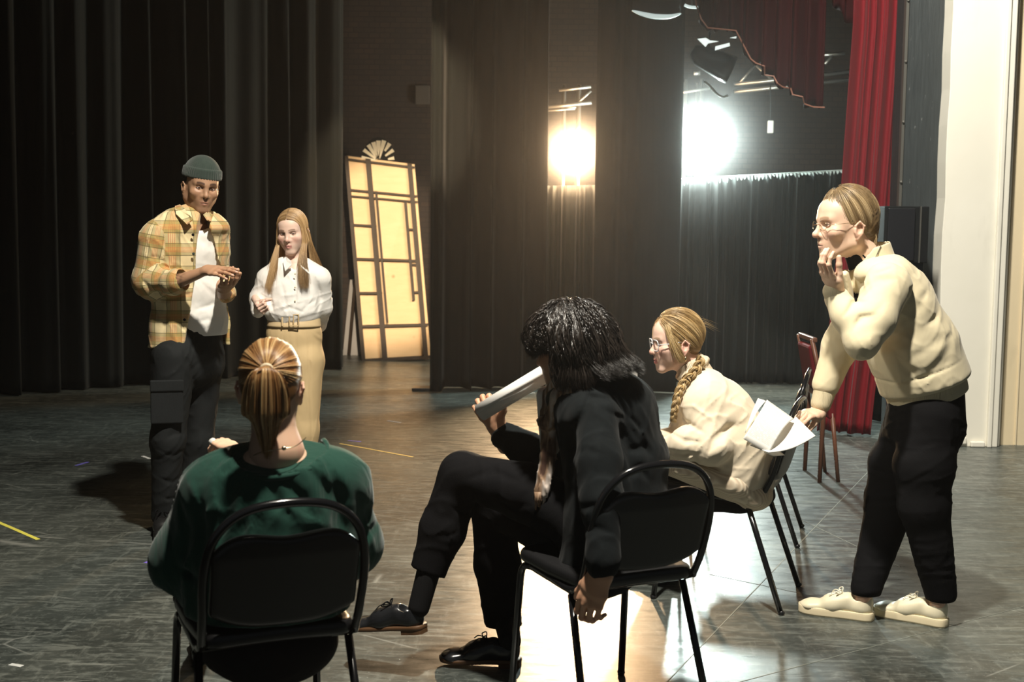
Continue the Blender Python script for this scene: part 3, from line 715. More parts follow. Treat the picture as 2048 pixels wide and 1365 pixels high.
# ---------------------------------------------------------------- heads
def skin_mat():
    m = MT('skin', (.6, .4, .3), .48, .4)
    c = m.attr('col', 'Color'); n = m.noise(m.obj(), 40, 4, .6)
    m.color(m.mix(m.math('MULTIPLY', n, .18), c, (.45, .18, .12), 'MIX'))
    m.b.inputs['Subsurface Weight'].default_value = .12; m.b.inputs['Subsurface Scale'].default_value = .012
    m.b.inputs['Subsurface Radius'].default_value = (1, .35, .2)
    m.bump(m.noise(m.obj(), 420, 3), .10, .0008)
    return m.m
SKIN = skin_mat()
class Head:
    """a head in its own frame: x to the head's left-hand... side, y forward, z up; 1 unit = 1 m"""
    def __init__(s, c, fwd, up=(0, 0, 1), scale=1.0, female=False, tone=(.62, .42, .31), brow=(.12, .08, .06), lip=(.55, .24, .21), gaze=(0, 1, 0), stubble=0, blush=.3, jaw=1.0, eyelid=0.0, nose=1.0, mouth=0.0, ears=True, brow_w=1.0, wide=1.0):
        s.c = np.array(c, float); s.R = rot_to(fwd, up); s.sc = scale; s.f = female; s.tone = np.array(tone); s.browc = np.array(brow); s.lip = np.array(lip)
        s.gaze = nrm(gaze); s.stub = stubble; s.blush = blush; s.jaw = jaw; s.lid = eyelid; s.nose = nose; s.ears = ears; s.bw = brow_w; s.wide = wide
    def to(s, q): return s.c+s.R@(np.array(q, float)*s.sc)
    def loc(s, P): return (P-s.c)@s.R/s.sc
    def sdf(s):
        j = s.jaw; fem = s.f; N = s.nose
        jw = (.046 if fem else .054)*j*1.0
        A = [el((0, -.012, .038), (.076, .096, .082)), el((0, .022, -.012), (.066, .072, .078)), el((0, .030, -.062), (.046*j, .052, .052))]
        skull = U(.03, *A)
        jaw = U(.022, rc((-jw, -.005, -.062), (-.014, .070, -.104), .020, .015), rc((jw, -.005, -.062), (.014, .070, -.104), .020, .015), el((0, .074, -.101), (.019, .015, .014)),
                rc((-jw-.002, -.008, -.02), (-jw, -.006, -.062), .022, .020), rc((jw+.002, -.008, -.02), (jw, -.006, -.062), .022, .020))
        cheek = U(.02, el((-.043, .060, -.026), (.024, .022, .020)), el((.043, .060, -.026), (.024, .022, .020)))
        forehead = el((0, .045, .045), (.058, .044, .045))
        brow = U(.02, rc((-.040, .068, .021), (-.012, .083, .017), .010, .011), rc((.040, .068, .021), (.012, .083, .017), .010, .011)) if not fem else U(.02, rc((-.038, .070, .020), (-.012, .080, .017), .007, .009), rc((.038, .070, .020), (.012, .080, .017), .007, .009))
        base = U(.02, skull, jaw, cheek, forehead, brow)
        if fem: base = U(.025, base, el((-.036, .044, -.052), (.022, .026, .030)), el((.036, .044, -.052), (.022, .026, .030)))
        sock = U(.006, el((-.031, .090, .002), (.018, .017, .011)), el((.031, .090, .002), (.018, .017, .011)))
        # muzzle, nose
        muz = el((0, .068, -.064), (.030, .027, .030))
        nose = U(.010, rc((0, .082, .012), (0, .085+.018*N, -.026), .0075, .0095), el((0, .088+.018*N, -.032), (.0105, .010, .0095)), el((-.0125, .090, -.036), (.0075, .010, .0075)), el((.0125, .090, -.036), (.0075, .010, .0075)))
        nost = U(0, el((-.007, .099, -.0425), (.0035, .005, .003)), el((.007, .099, -.0425), (.0035, .005, .003)))
        ll = .0062 if fem else .0050
        lipu = U(.006, rc((-.021, .082, -.066), (-.006, .0935, -.0625), .003, ll), rc((.021, .082, -.066), (.006, .0935, -.0625), .003, ll))
        lipl = U(.006, rc((-.018, .083, -.069), (0, .0915, -.0735), .003, ll+.0015), rc((.018, .083, -.069), (0, .0915, -.0735), .003, ll+.0015))
        mouth = U(.003, rc((-.022, .087, -.0672), (0, .099, -.0680), .0012, .0016), rc((.022, .087, -.0672), (0, .099, -.0680), .0012, .0016))
        eyes = U(0, el((-.0305, .0705, .002), .0125), el((.0305, .0705, .002), .0125))
        def lidarc(sx, top, lo_):
            P_ = []
            for dx, dz in ((-.0140, 0), (-.007, .8), (0, 1), (.007, .8), (.0140, 0)):
                zz = .0015+dz*(top if not lo_ else -.0048); yy = .0705+math.sqrt(max(.0131**2-min(abs(dx), .0115)**2-(zz-.002)**2, 0)); P_.append((sx*.0305+dx, yy, zz))
            return U(.002, *[rc(P_[i], P_[i+1], .0017 if not lo_ else .0012) for i in range(4)])
        up_t = .0058-.0048*s.lid
        lid = U(.002, lidarc(-1, up_t, 0), lidarc(1, up_t, 0), lidarc(-1, 0, 1), lidarc(1, 0, 1))
        def ear(sx):
            Re = np.array(Matrix.Rotation(sx*-.38, 3, 'Z') @ Matrix.Rotation(.12, 3, 'X')); e = -.020
            o = el((sx*.077, -.012, e-.002), (.0085, .018, .030), Re); i = el((sx*.087, -.008, e+.004), (.008, .0105, .018), Re)
            rim = U(.004, rc((sx*.080, .001, e+.014), (sx*.086, -.012, e+.027), .0033), rc((sx*.086, -.012, e+.027), (sx*.089, -.026, e+.012), .0036), rc((sx*.089, -.026, e+.012), (sx*.084, -.021, e-.012), .0034), rc((sx*.084, -.021, e-.012), (sx*.079, -.006, e-.031), .0034, .0055))
            return U(.004, SUB(o, i, .004), rim, rc((sx*.081, .002, e+.002), (sx*.080, .003, e-.008), .004))
        eL, eR = ear(1), ear(-1)
        def f(P):
            q = s.loc(P); q = q/np.array((s.wide, 1, 1))
            d = base(q); d = smax(d, -sock(q), .014); d = smin(d, muz(q), .022); d = smin(d, nose(q), .012)
            d = smin(d, np.minimum(eyes(q), 1), .0015); d = smin(d, lid(q), .0015)
            d = smin(d, lipu(q), .006); d = smin(d, lipl(q), .006); d = smax(d, -mouth(q), .003); d = smax(d, -nost(q), .004)
            if s.ears: d = smin(d, np.minimum(eL(q), eR(q)), .006)
            return d*s.sc*.92
        return f
    def color(s, P):
        q = s.loc(P)/np.array((s.wide, 1, 1)); n = len(q); C = np.tile(s.tone, (n, 1)).astype(float); x, y, z = q.T
        def lerp(m, c):
            nonlocal C
            m = np.clip(m, 0, 1)[:, None]; C = C*(1-m)+np.array(c)*m
        def sm(a, b, v): t = np.clip((v-a)/(b-a), 0, 1); return t*t*(3-2*t)
        ax = np.abs(x); fr = sm(.02, .05, y)
        red = np.array((.62, .22, .17)) if s.tone[0] > .5 else s.tone*np.array((.95, .70, .62))
        # blood near the surface: cheeks, nose tip, ears
        lerp(s.blush*.6*np.exp(-((ax-.042)/.020)**2-((z+.034)/.020)**2)*fr, red); lerp(s.blush*.7*np.exp(-(x/.013)**2-((z+.034)/.012)**2)*(y > .09), red)
        lerp(s.blush*.45*sm(.075, .082, ax)*(y < .03), red)
        if s.stub:
            bm = sm(-.050, -.066, z)*sm(-.02, .03, y)*(1-.7*np.exp(-(x/.020)**2-((z+.068)/.010)**2)); bm = np.maximum(bm, np.exp(-((z+.0535)/.005)**2)*(ax < .028)*(y > .075)*.9)
            bm = np.maximum(bm, sm(.030, .05, ax)*sm(-.02, -.055, z)*(y > -.01)*.8)
            lerp(s.stub*bm, s.browc*1.6)
        # lips
        lw = sm(.0215, .0165, ax); lm = lw*sm(.0770, .0800, y)*(np.exp(-((z+.0628)/(.0046 if s.f else .0035))**4)+np.exp(-((z+.0735)/(.0056 if s.f else .0044))**4))
        lerp(lm*(.9 if s.f else .6), s.lip); lerp(lw*np.exp(-((z+.0676)/.0016)**2)*(y > .078)*.9, s.lip*.25)
        lerp(np.exp(-((ax-.007)/.004)**2-((z+.0425)/.003)**2)*(y > .085)*.9, s.tone*.15)
        # brows
        bz = .0225+.004*np.sin(np.clip((ax-.010)/.036, 0, 1)*PI*.8)-.05*np.clip(ax-.036, 0, 1); bwd = (.0034 if s.f else .0046)*s.bw
        lerp(sm(.010, .014, ax)*sm(.050, .044, ax)*np.exp(-((z-bz)/bwd)**4)*(y > .045)*.92, s.browc)
        # eyes
        for sx in (-1, 1):
            ec_ = np.array((sx*.0305, .0705, .002)); v = q-ec_; r = np.linalg.norm(v, axis=1); on = (r < .0133)
            dx = (x-sx*.0305)/.0138; up_ = .0015+(.0058-.0048*s.lid-.0006)*(1-dx*dx); lw_ = .0015-.0046*(1-dx*dx)
            on = (np.abs(dx) < 1) & (z < up_) & (z > lw_) & (y > .070); C[on] = (.66, .62, .58)
            ic = ec_+s.gaze*.0125; ri = np.linalg.norm(q-ic, axis=1); C[on & (ri < .0060)] = (.09, .055, .03) if not s.f else (.13, .11, .10); C[on & (ri < .0028)] = (.008, .008, .008)
            lash = (np.abs(dx) < 1.08) & (z > up_-.0006) & (z < up_+.0022+.0008*(s.f)) & (y > .066); C[lash] = s.browc*.35
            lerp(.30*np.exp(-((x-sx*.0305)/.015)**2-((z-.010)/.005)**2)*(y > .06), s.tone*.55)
        return C
    def mesh(s, h=.0022, neck=None, neck_r=.055, extra=None, kk=.03):
        """neck: list of points/radii continuing down to the chest"""
        fh = s.sdf(); fs = [fh]
        pts = [s.to((x, y, z)) for x in (-.1, .1) for y in (-.12, .13) for z in (-.13, .125)]
        nk = None
        if neck is not None:
            P = [s.to((0, -.028, -.03))]+[np.array(p) for p in neck]
            rr = [neck_r*.98*s.sc, neck_r*s.sc]+list(extra or [neck_r*1.25]*(len(neck)-1)); nk = chain(P, rr[:len(P)], .02); pts += P
        f = (lambda P: smin(fh(P), nk(P), .022)) if nk else fh
        lo, hi = bounds(pts, .03)
        V, Q = surf(f, lo, hi, h); V = relaxed(V, Q, 1)
        return V, Q, {'col': s.color(V)}
# ---------------------------------------------------------------- hands
def hand(wrist, palm_dir, normal, curls, spread=.10, thumb=(.5, .3, .4), left=False, sc=1.0, h=.0020, tone=(.62, .42, .31), forearm=None, fr=.027, targets=None, red=.25):
    """palm_dir: wrist->knuckles, normal: back of the hand; curls: per finger (mcp,pip,dip) radians; thumb: (out angle, flex towards palm, tip bend)"""
    w = np.array(wrist, float); d = nrm(palm_dir); n = np.array(normal, float); n = nrm(n-d*(n@d)); s_ = np.cross(d, n)*(1 if left else -1)   # s_ points to the thumb side
    L = .088*sc; fs = []; pts = [w]
    kn = [w+d*(L*k)+s_*(o*sc)+n*(nn*sc) for o, k, nn in ((.028, .98, .000), (.0095, 1.02, .003), (-.0095, .98, .002), (-.0275, .88, -.002))]
    palm = [ec(w+s_*.004, w+d*L*.55, (.024*sc, .015*sc), (.037*sc, .015*sc), s_), ec(w+d*L*.5, w+d*L*.88, (.036*sc, .0145*sc), (.037*sc, .0125*sc), s_), rc(w+s_*.018*sc-n*.006*sc+d*L*.15, w+s_*.026*sc-n*.006*sc+d*L*.5, .014*sc, .014*sc)]
    base = U(.012, *palm)
    lens = [(.040, .025, .021), (.045, .029, .022), (.042, .027, .022), (.033, .021, .020)]
    rad = [.0081, .0083, .0080, .0071]; segs = []; tips = []; joints = []
    for i in range(4):
        a = kn[i]; dd = nrm(d+s_*spread*(1.2, .25, -.55, -1.4)[i]); fwd = dd; nn = n; p = a-dd*.012*sc; q = [p, a]; ang = 0
        for k in range(3):
            ang += curls[i][k]; v = fwd*math.cos(ang)-nn*math.sin(ang); q.append(q[-1]+v*lens[i][k]*sc)
        if targets and targets.get(i) is not None:
            pass
        r = rad[i]*sc; segs.append(U(.004*sc, rc(q[0], q[1], r*1.05, r*1.12), rc(q[1], q[2], r*1.10, r*.98), rc(q[2], q[3], r*1.0, r*.88), rc(q[3], q[4], r*.9, r*.78), el(q[2], r*1.08))); pts += q; tips.append(q[4]); joints.append(q)
    a = w+s_*.022*sc+d*.020*sc-n*.006*sc; o, fl, tb = thumb
    v0 = nrm(d*math.cos(o)+s_*math.sin(o)-n*fl); v1 = nrm(v0-n*tb*.5-s_*tb*.35*(1 if o > 0 else 1)+d*.15); v2 = nrm(v1-n*tb*.5-s_*tb*.45)
    t1 = a+v0*.045*sc; t2 = t1+v1*.034*sc; t3 = t2+v2*.026*sc; pts += [a, t1, t2, t3]
    th = U(.006*sc, rc(a, t1, .0155*sc, .0120*sc), rc(t1, t2, .0115*sc, .0100*sc), rc(t2, t3, .0102*sc, .0088*sc))
    fs = [base]
    fa = rc(forearm, w, fr*1.15, .024*sc) if forearm is not None else None
    if fa:
        f0 = np.array(forearm, float); fa = U(.01, ec(f0, w, (fr*1.2, fr), (.029*sc, .0205*sc), s_), ec(w-(w-f0)*.01, w+d*.02*sc, (.028*sc, .020*sc), (.026*sc, .017*sc), s_)); pts.append(f0)
    def f(P):
        D = base(P)
        if fa: D = smin(D, fa(P), .018*sc)
        D = smin(D, th(P), .010*sc)
        F = segs[0](P)
        for g in segs[1:]: F = np.minimum(F, g(P))
        k = .007*sc; return smin(D, F, k)
    lo, hi = bounds(pts, .035*sc)
    V, Q = surf(f, lo, hi, h); V = relaxed(V, Q, 1)
    C = np.tile(np.array(tone, float), (len(V), 1)); T = np.array(tone, float)
    for i in range(4):
        for kk, a_ in ((2, .5), (3, .35), (4, .5), (1, .35)):
            m = np.exp(-(np.linalg.norm(V-joints[i][kk], axis=1)/(.011*sc))**2)*a_*red*2.0; C = C*(1-m[:, None])+(T*np.array((1.0, .68, .62)))*m[:, None]
        tp = joints[i][4]; ax = nrm(joints[i][4]-joints[i][3])
        nv = nrm(np.cross(np.cross(ax, n), ax)); c = tp+nv*rad[i]*sc*.7-ax*.003; m = np.linalg.norm(V-c, axis=1) < .0062*sc; C[m] = T*.6+np.array((.9, .66, .6))*.4
    return V, Q, {'col': C}, tips
def plain(f, lo, hi, h, tone):
    V, Q = surf(f, lo, hi, h); return V, Q, {'col': np.tile(np.array(tone, float), (len(V), 1))}
# ---------------------------------------------------------------- hair
def hair_mat(name, c1, c2, c3=None, rough=.42, spec=.45):
    m = MT(name, c1, rough, spec); a = m.attr('rnd', 'Fac')
    m.color(m.ramp(a, [(0, c1), (.55, c2), (1, c3 or c2)])); m.b.inputs['Anisotropic'].default_value = .5
    return m.m
def strands(name, paths, r0, mat, parent, seed=0, sides=3, tip=.15, root=.6, rnd=None):
    """paths (n,k,3) -> one mesh of thin tapered locks"""
    P = np.asarray(paths, float); n, k, _ = P.shape; rs = np.random.RandomState(seed)
    T = np.gradient(P, axis=1); T /= np.linalg.norm(T, axis=2)[..., None]+1e-9
    ref = np.array((.31, .52, .79)); N = np.cross(T, ref); N /= np.linalg.norm(N, axis=2)[..., None]+1e-9; B = np.cross(T, N)
    t = np.linspace(0, 1, k); prof = np.minimum(root+(1-root)*t*6, 1)*(1-(1-tip)*np.clip((t-.5)/.5, 0, 1)**1.5)
    rr = np.broadcast_to(np.atleast_1d(r0), (n,))[:, None]*prof[None]*rs.uniform(.7, 1.3, (n, 1))
    a = np.arange(sides)*2*PI/sides
    V = P[:, :, None]+rr[:, :, None, None]*(np.cos(a)[:, None]*N[:, :, None]+np.sin(a)[:, None]*B[:, :, None])
    V = V.reshape(-1, 3); base = (np.arange(n)*k*sides)[:, None, None]+(np.arange(k-1)*sides)[None, :, None]+np.arange(sides)[None, None]
    nxt = (np.arange(n)*k*sides)[:, None, None]+(np.arange(k-1)*sides)[None, :, None]+((np.arange(sides)+1) % sides)[None, None]
    Q = np.stack([base, nxt, nxt+sides, base+sides], -1).reshape(-1, 4)
    rv = rs.uniform(0, 1, n) if rnd is None else rnd
    return mesh_np(name, V, Q, mat, parent, True, {'rnd': np.repeat(rv, k*sides)})
def bez(p0, p1, p2, p3, k):
    t = np.linspace(0, 1, k)[None, :, None]; p0, p1, p2, p3 = [np.asarray(p)[:, None] for p in (p0, p1, p2, p3)]
    return (1-t)**3*p0+3*(1-t)**2*t*p1+3*(1-t)*t*t*p2+t**3*p3
def scalp_path(rs, n, c, R, rad, t0, t1, k, noise=.004, lift=1.0):
    pass
def combed(hd, target, n, keep, rs, lift=.02, frac=1.0, k=14, lump=(17, 2, 5), la=.016, c0=(0, -.014, .030), R0=(.080, .100, .092), emin=-.62, jit=.0008):
    """hair lying on the skull, drawn from every root towards one point"""
    c0 = np.array(c0); R0 = np.array(R0); a = rs.uniform(-PI, PI, n); e = np.arcsin(rs.uniform(emin, 1, n))
    d = np.stack([np.sin(a)*np.cos(e), np.cos(a)*np.cos(e), np.sin(e)], 1); d = d[keep(d)]; n = len(d)
    td = nrm((np.array(target)-c0)/R0); ang = np.arccos(np.clip(d@td, -1, 1)); t = np.linspace(0, 1, k)[None]*(np.ones((n, 1)) if np.ndim(frac) == 0 and frac >= 1 else (frac*(.75+.25*rs.rand(n, 1))))
    so = np.sin(ang)+1e-6
    pp = (np.sin((1-t)*ang[:, None])/so[:, None])[:, :, None]*d[:, None]+(np.sin(t*ang[:, None])/so[:, None])[:, :, None]*td
    ref1 = nrm(np.cross(td, (1, 0, 0))); ref2 = np.cross(td, ref1); phi = np.arctan2(d@ref2, d@ref1)
    ck = np.sin(phi*lump[0]+lump[1]*np.sin(phi*lump[2]))
    up = lift(pp) if callable(lift) else lift
    sc = 1.005+up*rs.rand(n)[:, None]+la*ck[:, None]*np.sin(PI*np.clip(t, 0, 1))
    return c0+pp*sc[:, :, None]*R0+rs.normal(0, jit, (n, 1, 3)), np.clip(.5+.28*ck+rs.normal(0, .15, n), 0, 1)
def shoe(heel, fwd, L=.28, mat=None, sole=None, lace=None, parent=None, name='shoe', high=.0, pitch=0, width=.05, up=(0, 0, 1), lace_style=1, h=.0035, roundtoe=1.0, heelh=.028, sneaker=True):
    """a laced shoe as upper, sole and laces; heel = point under the heel centre on the ground"""
    R = rot_to(fwd, up); c = np.array(heel, float)
    if pitch: R = R@np.array(Matrix.Rotation(pitch, 3, 'X'))
    T = lambda q: c+R@np.array(q, float)
    k = L/.28; w = width
    grp = empty(name, tuple(c)); grp.parent = parent
    if parent is not None: grp.location = tuple(c-parent_origin(parent))
    z0 = .030 if sneaker else .022
    up_ = U(.03, ec((0, .01*k, z0+.022), (0, .11*k, z0+.020), (w*.62, .034), (w*.78, .034), (1, 0, 0)), ec((0, .11*k, z0+.012), (0, .190*k, z0+.002), (w*.80, .030), (w*.90, .017), (1, 0, 0)),
            el((0, .200*k, z0+.002), (w*.88, .036*k, .017*roundtoe)), ec((0, .005, z0+.02), (0, .0, z0+.048+high), (w*.60, .036), (w*.58, .034), (1, 0, 0)), ec((0, .06*k, z0+.05), (0, .125*k, z0+.024), (.030, .016), (.034, .018), (1, 0, 0)))
    hole = ec((0, .012, z0+.060), (0, .020, z0+.20), (.030, .036), (.036, .046), (1, 0, 0)) if not high else ec((0, .008, z0+.095+high), (0, .01, z0+.3), (.03, .033), (.034, .04), (1, 0, 0))
    fl = plane((0, 0, z0-.004), (0, 0, -1))
    def fu(P):
        q = (P-c)@R; return smax(smax(up_(q), -hole(q), .004), fl(q), .004)
    lo, hi = bounds([T((x, y, z)) for x in (-.06, .06) for y in (-.06, .28*k) for z in (0, .12+high)], .02)
    sculpt('upper', fu, lo, hi, h, mat, grp)
    def outline(y):      # half width of the sole
        yy = np.clip((y+.040)/(L), 0, 1); return w*(.72+.26*np.sin(np.clip(yy*1.25-.25, 0, 1)*PI*.62)-.10*np.exp(-((yy-.42)/.16)**2))*np.sqrt(np.clip(1-np.clip((yy-.74)/.262, 0, 1)**2.4, 0, 1))*np.sqrt(np.clip(1-np.clip((.13-yy)/.135, 0, 1)**2.2, 0, 1))
    ys = np.concatenate([np.linspace(-.040, .0, 7), np.linspace(.015, .19*k, 9)[:-1], np.linspace(.19*k, L-.040, 9)])
    rt = [(outline(y), y) for y in ys]; poly = rt+[(-x, y) for x, y in rt[::-1][1:-1]]
    poly = [(x if abs(x) > 1e-4 else 1e-4, y) for x, y in poly]
    b = MB(); n = len(poly)
    if sneaker: lev = [(0, .97), (.008, 1.02), (.011, 1.0), (.019, 1.03), (.022, 1.005), (.031, 1.03), (.034, .97)]
    else: lev = [(.008, .98), (.011, 1.03), (.021, 1.03), (.023, .97)]
    V = []
    for z, s_ in lev:
        for x, y in poly:
            zz = z if (sneaker or z > .0085) else z
            V.append(T((x*s_, y+(s_-1)*.03*(1 if y > .1 else -1), zz)))
    F = [(j*n+i, j*n+(i+1) % n, (j+1)*n+(i+1) % n, (j+1)*n+i) for j in range(len(lev)-1) for i in range(n)]+[tuple(range(n))[::-1], tuple(range((len(lev)-1)*n, len(lev)*n))]
    b.add(V, F); b.build('sole', sole, grp, True)
    if not sneaker:
        b = MB(); hp = [p for p in poly if p[1] < .045]; hp = sorted([p for p in hp if p[0] > 0], key=lambda p: p[1])+sorted([p for p in hp if p[0] <= 0], key=lambda p: -p[1]); 
        b.prism(hp, 2, -.006, .010, lambda u, v, t: tuple(T((u*.98, v, t)))); b.build('heel', sole, grp)
        b = MB()
    if sneaker and lace_style: MB().tube(spline([T((sx*w*.30, .155*k, z0+.020)) if False else T((sx_*w*.55, yy_*k, zz_)) for sx_, yy_, zz_ in ((-1, .07, z0+.044), (-.8, .11, z0+.034), (-.5, .150, z0+.020), (0, .160, z0+.017), (.5, .150, z0+.020), (.8, .11, z0+.034), (1, .07, z0+.044))], 4), .0022, 6).build('eyestay', mat, grp, True)
    b = MB(); nl = 5
    for i in range(nl):
        y = (.085+.017*i)*k; z = z0+.058-.0068*i*1.15+high*.25*(1-i/nl); wd = .021+.0012*i
        b.tube(spline([T((-wd, y, z-.007)), T((-wd*.4, y+.003, z+.002)), T((wd*.4, y-.003, z+.002)), T((wd, y, z-.007))], 3), .0024, 6)
    y = .080*k; z = z0+.066+high*.3
    for sx in (-1, 1):
        b.tube(spline([T((0, y, z)), T((sx*.020, y+.002, z+.016)), T((sx*.034, y+.018, z+.006)), T((sx*.018, y+.012, z-.002)), T((0, y, z))], 4), .0022, 6)
        b.tube(spline([T((0, y, z)), T((sx*.018, y+.028, z+.004)), T((sx*.030, y+.045, z-.010))], 4), .002, 6)
    b.sphere(T((0, y, z)), .005, 8, 6)
    b.build('laces', lace, grp, True)
    return grp
# ================================================================ chairs
TUBE = MT('black_lacquered_tube', (.008, .008, .009), .16, .6, 0).m
VINYL = MT('black_vinyl', (.012, .012, .013), .34, .5); VINYL.bump(VINYL.noise(VINYL.obj(), 260, 3), .12, .001); VINYL = VINYL.m
def rounded(pts, r=.05, n=6):
    """polyline with its corners rounded"""
    P = [np.array(p, float) for p in pts]; out = [P[0]]
    for i in range(1, len(P)-1):
        a = P[i]+nrm(P[i-1]-P[i])*min(r, np.linalg.norm(P[i-1]-P[i])*.48); c = P[i]+nrm(P[i+1]-P[i])*min(r, np.linalg.norm(P[i+1]-P[i])*.48)
        for t in np.linspace(0, 1, n): out.append((1-t)**2*a+2*(1-t)*t*P[i]+t*t*c)
    out.append(P[-1]); return out
def meeting_chair(x, y, fwd, label, pad_top=.76, group=None):
    rz = math.atan2(fwd[1], fwd[0])-PI/2
    t = empty('stacking_chair', (x, y, 0), rz, label, 'chair', group)
    hw = .195
    for s in (-1, 1):
        MB().tube(rounded([(s*(hw+.012), .235, 0), (s*hw, .195, .435), (s*hw, .12, .447)], .045), .0115, 10).build('leg', TUBE, t, True, local=False)
        MB().tube([(s*(hw+.02), -.285, 0), (s*hw, -.135, .428)], .0115, 10).build('leg', TUBE, t, True, local=False)
        for yy in (.235, -.285): MB().sphere((s*(hw+(.012 if yy > 0 else .02)), yy, .010), (.014, .014, .010), 8, 5).build('rubber_foot', VINYL, t, True, local=False)
    b = MB()
    for s in (-1, 1): b.tube(rounded([(s*hw, .12, .447), (s*hw, -.16, .437), (s*hw, -.225, .50)], .06)[:-1], .0115, 10)
    b.tube([(-hw, .17, .440), (hw, .17, .440)], .010, 8); b.tube([(-hw, -.12, .432), (hw, -.12, .432)], .010, 8)
    b.build('seat_frame', TUBE, t, True, local=False)
    arch = [(-hw, -.188, .456), (-hw-.004, -.228, .54), (-hw-.006, -.262, .66), (-hw+.018, -.285, .755), (-hw+.085, -.300, .815), (0, -.306, .832), (hw-.085, -.300, .815), (hw-.018, -.285, .755), (hw+.006, -.262, .66), (hw+.004, -.228, .54), (hw, -.188, .456)]
    MB().tube(spline(arch, 5), .0115, 10).build('back_frame', TUBE, t, True, local=False)
    # upholstered back: rounded outline with a dipped top
    def padf(P):
        xx, yy, zz = P.T; u = xx/(hw-.008); vz = (zz-.50)/(pad_top-.50)
        yc = -.205-.30*(zz-.46)+.16*np.maximum(zz-.70, 0)
        top = pad_top+.018*np.cos(u*PI*1.0)*-1+.004-(.075*np.abs(u)**3.2); bot = .505+.045*np.abs(u)**3
        d = np.maximum(np.maximum(zz-top, bot-zz), np.abs(xx)-(hw-.010)); d2 = np.abs(yy-yc-.010*(u*u-.3))-.021
        r = .016; a = np.maximum(d+r, 0); b_ = np.maximum(d2+r, 0); return (np.sqrt(a*a+b_*b_)-r+np.minimum(np.maximum(d+r, d2+r), 0))*.9
    V, Q = surf(padf, (-.21, -.34, .48), (.21, -.15, .80), .006); V = relaxed(V, Q, 1)
    mesh_np('backrest', V, Q, VINYL, t, True, local=False)
    def seatf(P):
        xx, yy, zz = P.T; w = hw+.012-.012*(yy < 0)*np.abs(yy)/.2
        q = np.stack([np.abs(xx)-(w-.05), np.abs(yy-.005)-(.215-.05)], 1); d = np.linalg.norm(np.maximum(q, 0), axis=1)+np.minimum(q.max(1), 0)-.05
        zc = .470+.004*np.cos(xx*9); d2 = np.abs(zz-zc)-.022; r = .018; a = np.maximum(d+r, 0); b_ = np.maximum(d2+r, 0)
        return (np.sqrt(a*a+b_*b_)-r+np.minimum(np.maximum(d+r, d2+r), 0))*.95
    V, Q = surf(seatf, (-.23, -.24, .44), (.23, .24, .51), .006); V = relaxed(V, Q, 1)
    mesh_np('seat', V, Q, VINYL, t, True, local=False)
    for s in (-1, 1): MB().sphere((s*(hw+.006), -.15, .441), .007, 8, 5).build('bolt', STEEL, t, True, local=False)
    return t
def copy_chair(src, x, y, fwd, label):
    r = src.copy(); COL.objects.link(r); r.location = (x, y, 0); r.rotation_euler = (0, 0, math.atan2(fwd[1], fwd[0])-PI/2); r['label'] = label
    for ch in src.children:
        c = ch.copy(); COL.objects.link(c); c.parent = r
    return r
CH_G = 'black stacking chairs of the seated group'
ch_a = meeting_chair(-.655, 3.26, (-.40, .916), 'black stacking chair under the woman in the green sweater', group=CH_G)
ch_b = copy_chair(ch_a, .30, 3.81, (-.44, .90), 'black stacking chair under the dark-haired man in the dark coat')
ch_c = copy_chair(ch_a, .885, 5.10, (-.93, .37), 'black stacking chair under the woman in beige, papers held at its back')
ch_d = copy_chair(ch_a, 1.155, 6.13, (-.96, .27), 'empty black stacking chair behind the one holding the papers')
# red chair far right
rt = empty('folding_chair', (W(1624, 700, 7.6)[0]+.225, 7.6, 0), math.atan2(.0, 1)-PI/2, 'folded wooden chair with red upholstered back, behind the empty black chair', 'chair')
WOOD = MT('brown_wood', (.14, .055, .03), .4, .5).m; REDU = fabric('red_upholstery', (.13, .008, .012), .2, 40)
rt.scale = (.95, 1, .95)
for s in (-1, 1):
    MB().tube([(s*.2, -.20, 0), (s*.2, -.19, .45), (s*.19, -.22, .70), (s*.185, -.27, .91)], [.014, .016, .016, .013], 6).build('rear_leg', WOOD, rt, True, local=False)
    MB().tube([(s*.17, -.08, 0), (s*.17, -.13, .44)], .013, 6).build('front_leg', WOOD, rt, True, local=False)
b = MB(); b.box((0, -.255, .905), (.40, .03, .03)); b.box((0, -.21, .56), (.38, .025, .04)); b.build('back_rail', WOOD, rt, bevel=.006, local=False)
MB().box((0, -.235, .73), (.32, .05, .28), np.array(Matrix.Rotation(.18, 3, 'X'))).build('backrest', REDU, rt, bevel=.015, local=False)
MB().box((0, -.145, .58), (.36, .045, .36), np.array(Matrix.Rotation(.10, 3, 'X'))).build('seat', REDU, rt, bevel=.015, local=False)
